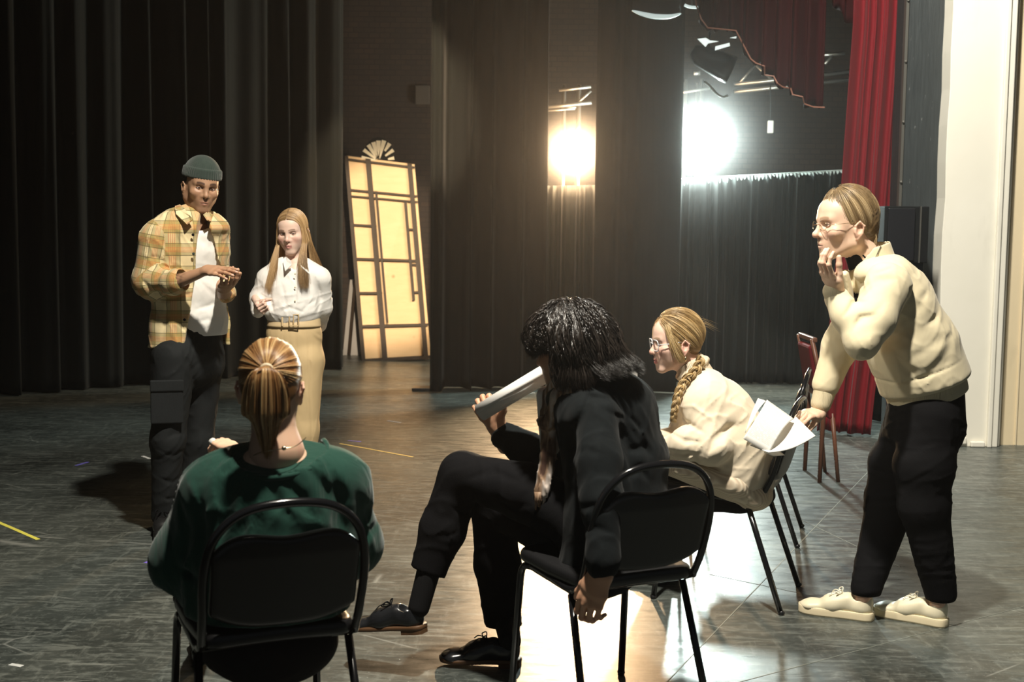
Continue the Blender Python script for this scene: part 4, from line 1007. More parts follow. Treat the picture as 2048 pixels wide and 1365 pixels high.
# ================================================================ glasses, hair caps
def glasses(hd, parent, mat, lensmat, rx=.021, rz=.016, thick=.0010, lift=-.001, temple=.0010, square=0.0):
    g = empty('glasses', tuple(hd.c)); g.parent = parent; g.location = tuple(hd.c-parent_origin(parent))
    b = MB(); lb = MB()
    for sx in (-1, 1):
        cx, cy, cz = sx*.0315, .098, lift
        pts = []
        for i in range(20):
            t = 2*PI*i/20; e = 2/(2+square*3); c_, s_ = math.cos(t), math.sin(t)
            pts.append(hd.to((cx+rx*math.copysign(abs(c_)**e, c_), cy-abs(rx*c_*.0)-.18*max(0, sx*c_)*rx, cz+rz*math.copysign(abs(s_)**e, s_))))
        b.tube(pts, thick, 6, closed=True)
        lb.add([hd.to((cx, cy, cz))]+[p for p in pts], [(0, 1+i, 1+(i+1) % 20) for i in range(20)])
        b.tube([hd.to((sx*(.0315+rx), cy-.004, cz+.003)), hd.to((sx*.076, .070, cz+.004)), hd.to((sx*.080, .01, cz+.006)), hd.to((sx*.081, -.018, cz+.004)), hd.to((sx*.080, -.034, cz-.014))], temple, 6)
    b.tube([hd.to((-.0315+rx-.002, .098, lift+.004)), hd.to((0, .102, lift+.008)), hd.to((.0315-rx+.002, .098, lift+.004))], thick, 6)
    b.build('frame', mat, g, True); lb.build('lenses', lensmat, g, True)
    return g
m = MT('lens_glass', (1, 1, 1), .02, .5); m.b.inputs['Transmission Weight'].default_value = 1; m.b.inputs['IOR'].default_value = 1.05; m.b.inputs['Alpha'].default_value = .25
LENS = m.m
def cap_hair(hd, f_extra, name, mat, parent, h=.004, cut=None):
    pass
def scalp_pts(hd, rs, n, az, elv, grow=.004):
    """points on the skull by azimuth (0 = forward, + = left side x+) and elevation"""
    a = rs.uniform(az[0], az[1], n); e = rs.uniform(elv[0], elv[1], n)
    d = np.stack([np.sin(a)*np.cos(e), np.cos(a)*np.cos(e), np.sin(e)], 1)
    return d, a, e
SK_C = np.array((0, -.012, .030)); SK_R = np.array((.080, .100, .092))
def on_skull(d, g=1.0): return SK_C+d*SK_R*g
def to_w(hd, q): return hd.c+(np.asarray(q)@hd.R.T)*hd.sc
def person(c, label):
    return empty('person', tuple(c), 0, label, 'person')

def patch(name, pts, thick, mat, parent, sub=2, bevel=.002, attrs=False):
    """a flat cut piece of cloth or paper with thickness; pts are (px, py, Y) around its outline, fanned from its middle"""
    P = [W(*p) for p in pts]; c = sum(P)/len(P); n = np.zeros(3)
    for i in range(len(P)): n += np.cross(P[i]-c, P[(i+1) % len(P)]-c)
    n = nrm(n); n = n if n[1] < 0 else -n
    V = P+[c+n*.003]+[p-n*thick for p in P]+[c-n*(thick-.003)]; k = len(P)
    F = [(i, (i+1) % k, k) for i in range(k)]+[((i+1) % k+k+1, i+k+1, 2*k+1) for i in range(k)]+[(i, i+k+1, (i+1) % k+k+1, (i+1) % k) for i in range(k)]
    V = np.array(V)
    return mesh_np(name, V, F, mat, parent, False, {'fab': np.stack([V[:, 0]*.8+V[:, 1]*.4, V[:, 2]*.9-V[:, 0]*.3, V[:, 2]*0], 1)} if attrs else None)
# ================================================================ the leaning man in the pale jacket
pd = person(G(1800, 1250), 'man in cream zip jacket leaning on a chair back with one hand at his chin')
TD = (.74, .52, .38)
HD = Head(W(1690, 449, 4.75), (-.96, -.20, -.06), (-.03, 0, 1), 1.10, tone=TD, brow=(.36, .24, .15), lip=(.62, .34, .28), gaze=(-.1, 1, .0), stubble=.12, blush=.45, jaw=.92, nose=1.25)
nb = W(1752, 552, 4.77)
parts = [HD.mesh(.0019, [W(1728, 512, 4.76), nb], .056, [.075])]
# near hand at the chin, far hand on the chair back
wr = W(1671, 580, 4.55)
V, Q, A, tipn = hand(wr, W(1648, 536, 4.50)-wr, (-.80, -.45, -.15), [(.10, .75, .35), (.05, .85, .35), (.12, .80, .35), (.25, .7, .3)], spread=.03, thumb=(.10, .50, .35), left=True, sc=1.03, tone=TD, forearm=W(1700, 650, 4.52), fr=.030)
parts.append((V, Q, A))
wf = W(1636, 826, 4.98)
V, Q, A, tipf = hand(wf, W(1600, 832, 4.90)-wf, (-.10, -.35, 1), [(.45, .35, .2), (.6, .5, .3), (.7, .6, .3), (.75, .6, .3)], spread=.04, thumb=(.15, .75, .2), left=False, sc=1.03, tone=TD, forearm=W(1655, 770, 4.98), fr=.030)
parts.append((V, Q, A))
f1h, f1t = G(1748, 1243), G(1601, 1222); f2h, f2t = G(1896, 1256), G(1757, 1228)
d1 = nrm(f1t-f1h); d2 = nrm(f2t-f2h)
a1 = f1h+d1*.045; a2 = f2h+d2*.045
for a in (a1, a2):
    fo = a+np.array((0, 0, .085))
    parts.append(plain(U(.02, rc(a+(0, 0, .055), a+(.01, 0, .17), .030, .035), el(a+np.array((0, -.027, .092)), (.011, .010, .012))), *bounds([a, a+(0, 0, .18), a+(-.07, 0, 0)], .07), .004, np.array(TD)*np.array((.95, .88, .85))))
body = U(.03, chain([W(1790, 600, 4.66), W(1730, 675, 4.49), W(1700, 640, 4.52)], [.04, .035, .03]), chain([W(1760, 600, 4.88), W(1684, 688, 5.0), W(1655, 770, 4.985)], [.04, .035, .028]), chain([W(1842, 835, 4.85), W(1783, 1000, 4.86), a1+np.array((.012, 0, .15))], [.06, .045, .032]), chain([W(1856, 835, 4.70), W(1848, 1010, 4.66), a2+np.array((.012, 0, .15))], [.06, .045, .032]),
    ec(nb, W(1825, 690, 4.77), (.15, .08), (.13, .10), (0, 1, 0)), ec(W(1825, 690, 4.77), W(1855, 810, 4.77), (.13, .10), (.13, .10), (0, 1, 0)))
parts.append(plain(body, *bounds([nb, W(1855, 810, 4.77), a1+(0, 0, .15), a2+(0, 0, .15), W(1655, 770, 4.985), W(1700, 640, 4.45)], .12), .012, TD))
join_mesh('body', parts, SKIN, pd)
# hair: swept back, short at the sides
HAIRD = hair_mat('dark_blond_hair', (.11, .068, .03), (.32, .22, .11), (.60, .46, .27))
hv = U(.03, el((0, -.022, .052), (.079, .095, .090)), el((0, -.060, .005), (.074, .062, .078)), el((0, -.075, -.045), (.052, .035, .045)))
def hcut(P):   # hairline
    q = HD.loc(P); x, y, z = q.T; ax = np.abs(x)
    line = .062-(ax/.075)**2*.010          # forward limit
    front = y-np.where(z > .055, line+.012*(z-.055)/.06, np.where(z > .0, .018+.044*(z/.055)**1.3, .006+.0*z))
    low = (-.030-.055*np.clip((-.02-y)/.05, 0, 1))-z
    ear = .026-np.linalg.norm(np.stack([(y+.012), (z+.014)*.85], 1), axis=1); ear = np.where(ax > .055, ear, -1)
    return np.maximum(np.maximum(front, low), ear)*HD.sc
hf = wrinkle(lambda P: (hv(HD.loc(P))+.003)*HD.sc, .0020, HD.R@np.array((0, 1, .1)), .018, 5, 6)
sculpt('hair', AND(hf, hcut, .006), *bounds([HD.to((x, y, z)) for x in (-.1, .1) for y in (-.14, .1) for z in (-.11, .15)], .01), .0035, HAIRD, pd, attrs=lambda V: {'rnd': np.full(len(V), .12)})
rs = np.random.RandomState(21)
def keepD(d):
    x, y, z = d.T; ax = np.abs(x); front = np.where(z > .45, .60+.1*z, .10+.9*np.clip(z, 0, 1)); ear = np.hypot((y*.1-.002), (z*.092+.052)*.9)
    return (y < front) & ~((ax > .7) & (ear < .026)) & (z > -.32-.62*np.clip(-y, 0, 1))
P, rv = combed(HD, (0, -.080, -.105), 11000, keepD, rs, lift=lambda q: .02+.11*np.clip(q[:, :, 2], 0, 1)**1.5*np.clip(.9+q[:, :, 1], 0, 1), frac=.78, lump=(13, 2.5, 4), la=.020, jit=.0010, c0=(0, -.018, .032), R0=(.080, .100, .096), emin=-.92)
strands('hair_locks', to_w(HD, P), .00085, HAIRD, pd, 3, rnd=rv)
n = 900; q0 = np.stack([rs.uniform(-.058, .058, n), -.100+.0*rs.rand(n), -.010-.03*rs.rand(n)], 1); q0[:, 1] += .35*np.abs(q0[:, 0])
q3 = np.stack([q0[:, 0]*.85, -.088+.25*np.abs(q0[:, 0])-.012*rs.rand(n), -.095-.022*rs.rand(n)], 1)
strands('nape_hair', to_w(HD, bez(q0, q0+np.array((0, -.014, -.02)), q3+np.array((0, .000, .03)), q3, 9)+rs.normal(0, .001, (n, 1, 3))), .00085, HAIRD, pd, 12)
GOLD = MT('gold_wire', (.85, .68, .45), .2, .6, 1).m
glasses(HD, pd, GOLD, LENS, .0215, .0165, .0009)
# clothes
JCK = MT('cream_jersey', (.70, .61, .41), .85, .2); n1 = JCK.noise(JCK.obj(), 520, 2); JCK.color(JCK.mix(JCK.noise(JCK.obj(), 6, 3), (.66, .57, .38), (.74, .66, .46))); JCK.bump(JCK.math('ADD', JCK.math('MULTIPLY', JCK.noise(JCK.obj((1, 1, .6), (.2, .5, .3)), 10, 3, .5, 1.2), 1.0), JCK.math('MULTIPLY', n1, .03)), .14, .02); JCK.b.inputs['Sheen Weight'].default_value = .15; JCK = JCK.m
BLKT = fabric('black_cotton', (.007, .007, .008), .3, 50, .9, .2, spec=.08)
BLKN = fabric('black_knit', (.008, .008, .010), .3, 90, .9, .3)
S = (0, 1, 0)
tor = echain([W(1775, 552, 4.77), W(1792, 610, 4.77), W(1824, 695, 4.77), W(1850, 765, 4.77), W(1856, 800, 4.77)], [(.165, .085), (.190, .130), (.195, .162), (.185, .160), (.175, .148)], S, .05)
sh = U(.05, el(W(1762, 548, 4.68), (.10, .085, .065)), el(W(1745, 545, 4.88), (.09, .08, .06)), el(W(1800, 580, 4.77), (.095, .14, .085)), el(W(1748, 610, 4.80), (.05, .12, .09)))
sN, eN = W(1778, 566, 4.57), W(1724, 686, 4.47)
armN = U(.035, ec(sN, W(1748, 640, 4.50), (.072, .088), (.068, .074), S), ec(W(1748, 640, 4.50), eN, (.068, .074), (.060, .058), S), ec(eN, W(1693, 632, 4.52), (.058, .054), (.052, .050), S), ec(W(1693, 632, 4.52), W(1674, 598, 4.55), (.052, .050), (.046, .045), S))
cuffN = ec(W(1675, 602, 4.55), W(1667, 583, 4.55), (.042, .040), (.041, .039), S)
sF, eF = W(1735, 575, 4.93), W(1682, 690, 5.00)
armF = U(.035, ec(sF, eF, (.08, .085), (.068, .070), S), ec(eF, W(1652, 770, 4.99), (.066, .068), (.052, .056), S))
cuffF = ec(W(1652, 775, 4.99), W(1642, 808, 4.98), (.042, .046), (.038, .041), S)
hemb = ec(W(1849, 766, 4.77), W(1857, 795, 4.77), (.180, .150), (.168, .142), S)
p1, p2 = W(1775, 824, 4.77), W(1932, 772, 4.77)
hn = np.cross(p2-p1, (0, 1, 0)); hn = nrm(hn); hn = hn if hn[2] < 0 else -hn
cutp = plane(p1, hn)
jk = U(.045, tor, sh); jk = U(.03, jk, armF); jk2 = U(.022, jk, armN)
jk2 = wrinkle(jk2, .0020, (.75, .1, .55), .085, 8, 3)
def X(x, y): return W(x, y, 4.6)
L = [([X(1780, 660), X(1820, 625), X(1868, 575)], .022, .013), ([X(1755, 705), X(1785, 680), X(1830, 640)], .020, .009), ([X(1815, 720), X(1862, 685), X(1905, 672)], .024, .009),
     ([X(1835, 765), X(1885, 720), X(1915, 650)], .022, .010), ([X(1790, 700), X(1812, 735), X(1835, 758)], .018, .010), ([X(1845, 650), X(1868, 640), X(1880, 625)], .012, .008),
     ([X(1735, 548), X(1770, 535), X(1800, 560)], .005, .004), ([X(1700, 590), X(1745, 560), X(1772, 556)], .016, .009), ([X(1690, 640), X(1720, 628), X(1745, 600)], .016, .007),
     ([X(1668, 628), X(1690, 604), X(1712, 600)], .010, .012), ([X(1682, 655), X(1700, 630), X(1722, 624)], .010, .010), 
     ([X(1745, 765), X(1800, 770), X(1862, 748), X(1928, 722)], .005, .007)]
jk2 = xz_folds(jk2, L, 4.95)
opening = U(.02, ec(W(1736, 520, 4.76), W(1745, 560, 4.77), (.060, .058), (.05, .05), S), ec(W(1700, 570, 4.80), W(1716, 640, 4.80), (.028, .05), (.012, .04), S))
cutb = plane(p1-hn*.050, hn)
jkf = AND(SUB(jk2, opening, .01), cutb, .022)
cuf = U(.006, cuffN, cuffF)
rib = lambda f, d, wl: (lambda P: f(P)-.0012*np.sin((P@nrm(d))*2*PI/wl))
sculpt('jacket', jkf, *bounds([W(1640, 820, 4.98), W(1940, 480, 4.6), W(1850, 820, 4.98), W(1650, 560, 4.4), W(1780, 830, 4.5)], .09), .0052, JCK, pd)
RIBJ = MT('cream_rib', (.72, .63, .43), .85, .2); sx_ = RIBJ.node('ShaderNodeSeparateXYZ'); RIBJ.l(RIBJ.attr('fab'), sx_.inputs[0]); rbs = RIBJ.math('SINE', RIBJ.math('MULTIPLY', sx_.outputs[0], 1400.0)); RIBJ.bump(rbs, .6, .0015); RIBJ = RIBJ.m
band = AND(AND(U(.02, ec(W(1843, 750, 4.77), W(1862, 812, 4.77), (.182, .158), (.170, .146), S)), plane(p1-hn*.060, -hn), .004), cutp, .008)
sculpt('hem_band', band, *bounds([W(1845, 760, 4.77), W(1862, 812, 4.77)], .24), .0052, RIBJ, pd, attrs=lambda V: {'fab': np.stack([np.arctan2(V[:, 0]-W(1850, 780, 4.77)[0], V[:, 1]-4.77)*.17, V[:, 2], V[:, 0]], 1)})
for q_, (cc_, tt2) in enumerate(((W(1667, 583, 4.55), cuffN), (W(1642, 808, 4.98), cuffF))):
    sculpt('cuff', tt2, *bounds([cc_], .11), .004, RIBJ, pd, attrs=lambda V: {'fab': np.stack([np.arctan2(V[:, 0]-cc_[0], V[:, 1]-cc_[1])*.045, V[:, 2], V[:, 0]], 1)})
# collar: a stand of cloth round the neck, open at the front
ca, cb = W(1750, 558, 4.77), W(1736, 492, 4.765)
col_o = ec(ca, cb, (.108, .098), (.086, .082), S); col_i = ec(ca+(ca-cb)*.2, cb+(cb-ca)*.3, (.098, .088), (.076, .072), S)
lap = U(.01, ec(W(1690, 548, 4.74), W(1706, 618, 4.74), (.045, .016), (.02, .012), (.3, 1, 0)), ec(W(1735, 545, 4.68), W(1716, 622, 4.66), (.035, .013), (.016, .010), (.2, 1, .2)))
cf = AND(SUB(col_o, col_i, .003), plane(W(1700, 540, 4.77), (-.8, 0, .55)), .004)
cf = AND(cf, plane(cb+np.array((0, 0, .0)), cb-ca), .004)
sculpt('collar', wrinkle(U(.012, cf, lap), .0015, (0, 0, 1), .06, 2), *bounds([ca, cb, W(1706, 630, 4.7)], .13), .004, JCK, pd)
b = MB()
b.tube([W(1713, 625, 4.655), W(1728, 575, 4.645), W(1744, 530, 4.655), W(1762, 492, 4.68)], .0018, 6); b.build('zip', MT('zip_metal', (.3, .28, .22), .35, .5, .8).m, pd, True)
tn = U(.02, ec(W(1745, 552, 4.77), W(1722, 505, 4.757), (.074, .072), (.063, .064), S), ec(W(1735, 545, 4.79), W(1712, 640, 4.80), (.10, .06), (.05, .03), S))
sculpt('turtleneck', wrinkle(AND(tn, plane(W(1722, 500, 4.757), W(1722, 500, 4.757)-W(1747, 552, 4.77)+np.array((.018, 0, 0))), .01), .003, (1, 0, -.4), .03, 4), *bounds([W(1750, 560, 4.77), W(1715, 490, 4.75), W(1712, 650, 4.8)], .12), .004, BLKN, pd)
# trousers
h1, h2 = W(1838, 835, 4.86), W(1858, 835, 4.68)
k1, k2 = W(1783, 1000, 4.86), W(1848, 1010, 4.66)
e1 = a1+np.array((.012, .005, .125)); e2 = a2+np.array((.012, 0, .125))
leg1 = echain([h1, W(1800, 930, 4.87), k1, e1], [(.115, .118), (.105, .118), (.085, .098), (.058, .060)], S, .04)
leg2 = echain([h2, W(1848, 930, 4.66), k2, e2], [(.115, .105), (.105, .108), (.085, .092), (.058, .062)], S, .04)
hip = U(.04, ec(W(1854, 775, 4.77), W(1850, 850, 4.77), (.165, .135), (.17, .150), S))
tf = U(.03, hip, leg1, leg2); tf = wrinkle(tf, .0028, (1, 0, .75), .08, 3, 3)
X = lambda x, y: W(x, y, 4.65)
tf = xz_folds(tf, [([X(1745, 945), X(1790, 905), X(1850, 880)], .014, 0.0074), ([X(1760, 960), X(1800, 962), X(1850, 930)], .012, 0.0050), ([X(1780, 840), X(1765, 880), X(1790, 870)], .012, 0.0037), ([X(1740, 1120), X(1765, 1135), X(1790, 1125)], .01, 0.0037), ([X(1850, 1120), X(1870, 1130), X(1890, 1125)], .01, 0.0037)], 4.95)
hemc = lambda P: np.maximum(np.where(P[:, 0] < (a1[0]+a2[0])/2, e1[2]-.028-P[:, 2], e2[2]-.028-P[:, 2]), -1)
tf = AND(tf, hemc, .01)
sculpt('trousers', tf, *bounds([W(1854, 770, 4.77), h1, h2, k1, k2, e1, e2], .19), .0062, BLKT, pd)
SNK = MT('cream_leather', (.78, .71, .52), .45, .4); SNK = SNK.m
SNS = MT('cream_rubber', (.72, .62, .42), .55, .4).m; LAC = MT('cream_laces', (.85, .80, .66), .8).m
shoe(f1h+d1*.040, d1, .295, SNK, SNS, LAC, pd, 'sneaker'); shoe(f2h+d2*.040, d2, .295, SNK, SNS, LAC, pd, 'sneaker')
# ================================================================ standing man in the plaid shirt
pe = person(G(352, 1040), 'man standing in yellow plaid overshirt, white T-shirt and green beanie, hands together')
TE = (.40, .235, .14)
YE = 6.05
HE = Head(W(403, 372, YE), (.46, -.86, -.20), (.10, .02, 1), 1.0, tone=TE, brow=(.025, .018, .015), lip=(.34, .15, .12), gaze=(.10, .98, -.05), stubble=.30, blush=.15, jaw=1.02, eyelid=.35, nose=.95, brow_w=1.25)
nb = W(388, 440, YE+.02)
parts = [HE.mesh(.0019, [W(396, 412, YE+.02), nb], .056, [.060])]
# upper hand: near right hand laid across, palm down; lower hand palm up
w1 = W(413, 541, YE-.30)
V, Q, A, _ = hand(w1, W(447, 543, YE-.36)-w1, (.05, -.55, .85), [(.02, .10, .05), (.04, .12, .06), (.08, .14, .08), (.14, .2, .1)], spread=.03, thumb=(.40, .15, .2), left=False, sc=1.0, tone=np.array(TE)*1.15, forearm=W(345, 568, YE-.22), fr=.036)
# forearm darkened in a broken, mottled pattern
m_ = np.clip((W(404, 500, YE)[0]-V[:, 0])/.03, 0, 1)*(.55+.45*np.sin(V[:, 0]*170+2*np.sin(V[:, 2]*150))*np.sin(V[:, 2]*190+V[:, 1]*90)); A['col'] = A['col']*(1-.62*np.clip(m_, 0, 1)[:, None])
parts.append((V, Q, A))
w2 = W(447, 578, YE-.20)
V, Q, A, _ = hand(w2, W(463, 558, YE-.33)-w2, (-.15, .35, -.9), [(.3, .4, .2), (.35, .45, .2), (.4, .5, .3), (.45, .5, .3)], spread=.10, thumb=(.45, .2, .3), left=True, sc=1.0, tone=np.array(TE)*1.12, forearm=W(450, 590, YE-.10), fr=.030)
parts.append((V, Q, A))
parts.append(plain(U(.03, chain([W(335, 500, YE-.05), W(303, 560, YE-.10), W(350, 566, YE-.215)], [.04, .04, .034]), chain([W(420, 490, YE+.08), W(438, 560, YE+.08), W(450, 588, YE-.10)], [.035, .032, .03]), chain([W(350, 715, YE-.06), W(336, 880, YE-.10), W(328, 1030, YE-.04)], [.06, .045, .035]), chain([W(405, 715, YE+.08), W(398, 880, YE+.10), W(378, 1000, YE+.10)], [.06, .045, .035]), ec(W(388, 470, YE+.02), W(385, 640, YE+.02), (.11, .05), (.10, .06), (.8, .6, 0)), rc(nb, W(388, 480, YE+.02), .058, .05)), *bounds([nb, W(303, 560, YE-.2), W(450, 560, YE+.1), W(328, 1030, YE-.04)], .14), .012, TE))
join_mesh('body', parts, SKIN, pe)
# beanie
BEAN = MT('ribbed_wool', (.05, .085, .07), .9, .15); BEAN.color(BEAN.mix(BEAN.noise(BEAN.obj(), 40, 4), (.022, .036, .030), (.042, .058, .048))); BEAN.bump(BEAN.noise(BEAN.obj(), 350, 2), .3, .002); BEAN.b.inputs['Sheen Weight'].default_value = .3; BEAN = BEAN.m
def bean(P):
    q = HE.loc(P); t = q-np.array((0, -.018, .052)); az = np.arctan2(t[:, 0], t[:, 1])
    k = t/np.array((.0865, .107, .094)); d1 = (np.linalg.norm(k, axis=1)-1)*.088
    d1 = d1-.0020*np.sin(az*52)*np.clip(1.1-t[:, 2]/.09, .15, 1)
    low = (.048-.10*np.maximum(-.03-q[:, 1], 0)*0-.25*(q[:, 1]+.02)*-.12)-q[:, 2]
    d1 = np.maximum(d1, .045-.012*0-q[:, 2]-.10*np.minimum(q[:, 1], 0))
    # turned-up cuff
    k2 = t/np.array((.0925, .113, .5)); rr = np.sqrt((t[:, 0]/.0925)**2+(t[:, 1]/.1135)**2); d2 = (rr-1)*.095-.0016*np.sin(az*52)+.10*np.maximum(t[:, 2]+.0, 0)
    zz = q[:, 2]-(.056-.12*0+.10*np.minimum(q[:, 1], 0)*-1*-1*.6)
    zc = .062+.06*q[:, 1]
    d2 = smax(d2, np.abs(q[:, 2]-zc)-.026, .010)
    return np.minimum(d1, d2)*HE.sc*.85
hole = el((0, -.015, .028), (.0765, .097, .09))
sculpt('beanie', SUB(bean, lambda P: hole(HE.loc(P)), .002), *bounds([HE.to((x, y, z)) for x in (-.1, .1) for y in (-.14, .1) for z in (.0, .15)], .01), .0028, BEAN, pe)
HE_H = hair_mat('short_black_hair', (.012, .010, .009), (.03, .025, .02))
sideh = lambda P: (lambda q: np.maximum(el((0, -.020, .028), (.0785, .097, .085))(q), np.maximum(q[:, 1]-(.012), np.maximum(-.030+.0*q[:, 1]-q[:, 2], .030-np.linalg.norm(q[:, 1:]-np.array((-.012, -.020)), axis=1)))))(HE.loc(P))*HE.sc
sculpt('hair', sideh, *bounds([HE.to((x, y, z)) for x in (-.1, .1) for y in (-.13, .05) for z in (-.05, .12)], .01), .004, HE_H, pe, attrs=lambda V: {'rnd': np.full(len(V), .4)})
# T-shirt
LAT = nrm((.80, .60, 0)); FWD = np.array((.60, -.80, 0))
TSH = fabric('white_cotton', (.82, .80, .76), .06, 60, .85, .15)
tt = echain([W(388, 452, YE), W(388, 500, YE), W(392, 580, YE+.01), W(396, 640, YE+.02), W(397, 672, YE+.02)], [(.14, .065), (.150, .088), (.145, .086), (.140, .088), (.145, .094)], LAT, .05)
tt = wrinkle(U(.03, tt, el(W(388, 470, YE), (.13, .08, .05))), .0018, (.7, 0, .5), .07, 4, 3)
X = lambda x, y: W(x, y, YE-.1)
tt = xz_folds(tt, [([X(385, 650), X(410, 640), X(435, 655)], .010, .006), ([X(390, 620), X(415, 612), X(436, 600)], .010, .007), ([X(395, 560), X(420, 590), X(436, 600)], .010, .006), ([X(400, 665), X(420, 655), X(440, 662)], .008, .005), ([X(400, 470), X(405, 520), X(400, 560)], .012, .004)], YE)
neckhole = ec(W(391, 425, YE+.02), W(392, 452, YE-.02), (.080, .08), (.066, .06), LAT)
sculpt('t_shirt', AND(SUB(tt, neckhole, .004), plane(W(404, 671, YE), (0, 0, -1)), .008), *bounds([W(388, 440, YE), W(404, 680, YE)], .22), .0055, TSH, pe)
# plaid overshirt, open at the front
m = MT('plaid_flannel', (.7, .5, .2), .85, .2)
uv = m.attr('fab', 'Vector'); sx_ = m.node('ShaderNodeSeparateXYZ'); m.l(uv, sx_.inputs[0])
def band(src, freq, off, w):     # 1 inside a stripe
    t = m.math('FRACT', m.math('ADD', m.math('MULTIPLY', src, freq), off)); return m.math('LESS_THAN', m.math('ABSOLUTE', m.math('SUBTRACT', t, .5)), w)
FQ = 9.4
c = (.74, .52, .17)
pale = m.math('MAXIMUM', band(sx_.outputs[0], FQ, 0, .20), band(sx_.outputs[1], FQ, 0, .20))
c = m.mix(m.math('MULTIPLY', pale, .75), c, (.82, .70, .45))
for ax in (0, 1):
    for off, w, col, a in ((.30, .085, (.30, .24, .09), .55), (.70, .085, (.30, .24, .09), .55), (.5, .125, (.52, .30, .10), .5), (.42, .010, (.45, .09, .04), .6), (.48, .010, (.45, .09, .04), .6), (.54, .010, (.45, .09, .04), .6), (.60, .010, (.42, .08, .04), .6), (.24, .012, (.08, .08, .06), .7), (.76, .012, (.08, .08, .06), .7)):
        c = m.mix(m.math('MULTIPLY', band(sx_.outputs[ax], FQ, off, w), a), c, col)
m.color(c); m.bump(m.noise(m.obj(), 300, 3), .2, .002); m.b.inputs['Sheen Weight'].default_value = .15
PLAID = m.m
def side_shirt(fn, k=.04): return fn
tc = [W(383, 452, YE), W(380, 500, YE), W(380, 580, YE+.01), W(380, 650, YE+.02), W(380, 697, YE+.02)]
tor = echain(tc, [(.165, .10), (.185, .125), (.18, .122), (.19, .128), (.205, .138)], LAT, .05)
sR, eR = W(312, 482, YE-.10), W(300, 562, YE-.10)
sL, eL_ = W(428, 480, YE+.10), W(438, 560, YE+.08)
shl = U(.05, el(W(385, 456, YE), (.17, .14, .055)), el(W(322, 468, YE-.09), (.075, .075, .07)), el(W(426, 468, YE+.09), (.055, .065, .06)))
armR = U(.04, rc(sR, eR, .080, .080), rc(eR, W(352, 563, YE-.21), .073, .056))
armL = U(.04, rc(sL, eL_, .058, .052), rc(eL_, W(451, 586, YE-.09), .055, .050))
shirt = U(.035, U(.05, tor, shl), armR); shirt = U(.03, shirt, armL)
shirt = wrinkle(shirt, .0034, (.55, 0, .8), .075, 6, 3.5)
X = lambda x, y: W(x, y, YE-.25)
shirt = xz_folds(shirt, [([X(345, 470), X(335, 520), X(330, 560)], .014, .014), ([X(300, 560), X(320, 548), X(345, 545)], .008, .010), ([X(285, 590), X(310, 585), X(345, 570)], .010, .012), ([X(310, 530), X(330, 540), X(350, 548)], .008, .008),
      ([X(290, 605), X(330, 600), X(378, 588)], .012, .012), ([X(320, 610), X(318, 650), X(310, 690)], .012, .007), ([X(350, 600), X(352, 650), X(348, 690)], .012, .006), ([X(280, 520), X(300, 515), X(320, 525)], .010, .008), ([X(275, 560), X(290, 575), X(300, 590)], .010, .008)], YE)
# front opening slab between the two edges: remove what lies in front of the chest there
inner = echain(tc, [(.145, .080), (.165, .105), (.160, .102), (.168, .108), (.180, .116)], LAT, .05)
e0, e1_, e2 = W(392, 450, YE-.14), W(386, 560, YE-.14), W(366, 697, YE-.14)
g0, g1, g2 = W(418, 450, YE-.10), W(436, 560, YE-.10), W(452, 700, YE-.10)
def gap(P):
    z = P[:, 2]; zz = [e2[2], e1_[2], e0[2]]
    xl = np.interp(z, zz, [e2[0], e1_[0], e0[0]]); xr = np.interp(z, zz, [g2[0], g1[0], g0[0]])
    s = (P-W(386, 560, YE))@FWD
    return np.maximum(np.maximum(xl-P[:, 0], P[:, 0]-xr), -s)
def shf(P):
    d = smax(shirt(P), -inner(P), .004); d = smax(d, -gap(P), .004)
    d = smin(d, rc(W(355, 562, YE-.22), W(347, 566, YE-.205), .060, .062)(P), .010)
    hem = W(378, 690, YE)[2]+.012*np.cos((P[:, 0]-W(378, 690, YE)[0])*16)-P[:, 2]
    d = smax(d, hem, .006)
    return smax(d, -rc(W(375, 556, YE-.245), W(352, 563, YE-.21), .047, .047)(P), .003)
def fabuv(V):
    segs = [(tc[0], tc[-1], 0), (sR, eR, 1), (eR, W(352, 563, YE-.21), 2), (sL, eL_, 3), (eL_, W(451, 586, YE-.09), 4)]
    D = []
    for a, b, k in segs: D.append(rc(a, b, .17 if k == 0 else .075)(V))
    D = np.array(D); w = np.argmin(D, 0)
    uvw = np.zeros((len(V), 3)); q = V-tc[1]; lat = q@LAT; fw = q@FWD
    uvw[:, 0] = np.where(np.abs(lat) < 2, np.arctan2(lat, fw+.08)*.17, 0); uvw[:, 1] = V[:, 2]
    for a, b, k in segs[1:]:
        t = nrm(b-a); s_ = nrm(np.cross(t, (.2, .9, .1))); n_ = np.cross(t, s_); qq = V-a; mk = w == k
        uvw[mk, 0] = (np.arctan2(qq@s_, -qq@n_)*.08)[mk]; uvw[mk, 1] = (qq@t)[mk]*1.0+(.2 if k in (2, 4) else 0)
    return {'fab': uvw}
sculpt('plaid_overshirt', shf, *bounds([W(280, 440, YE), W(460, 705, YE), eR, W(355, 565, YE-.22)], .12), .0048, PLAID, pe, attrs=fabuv)
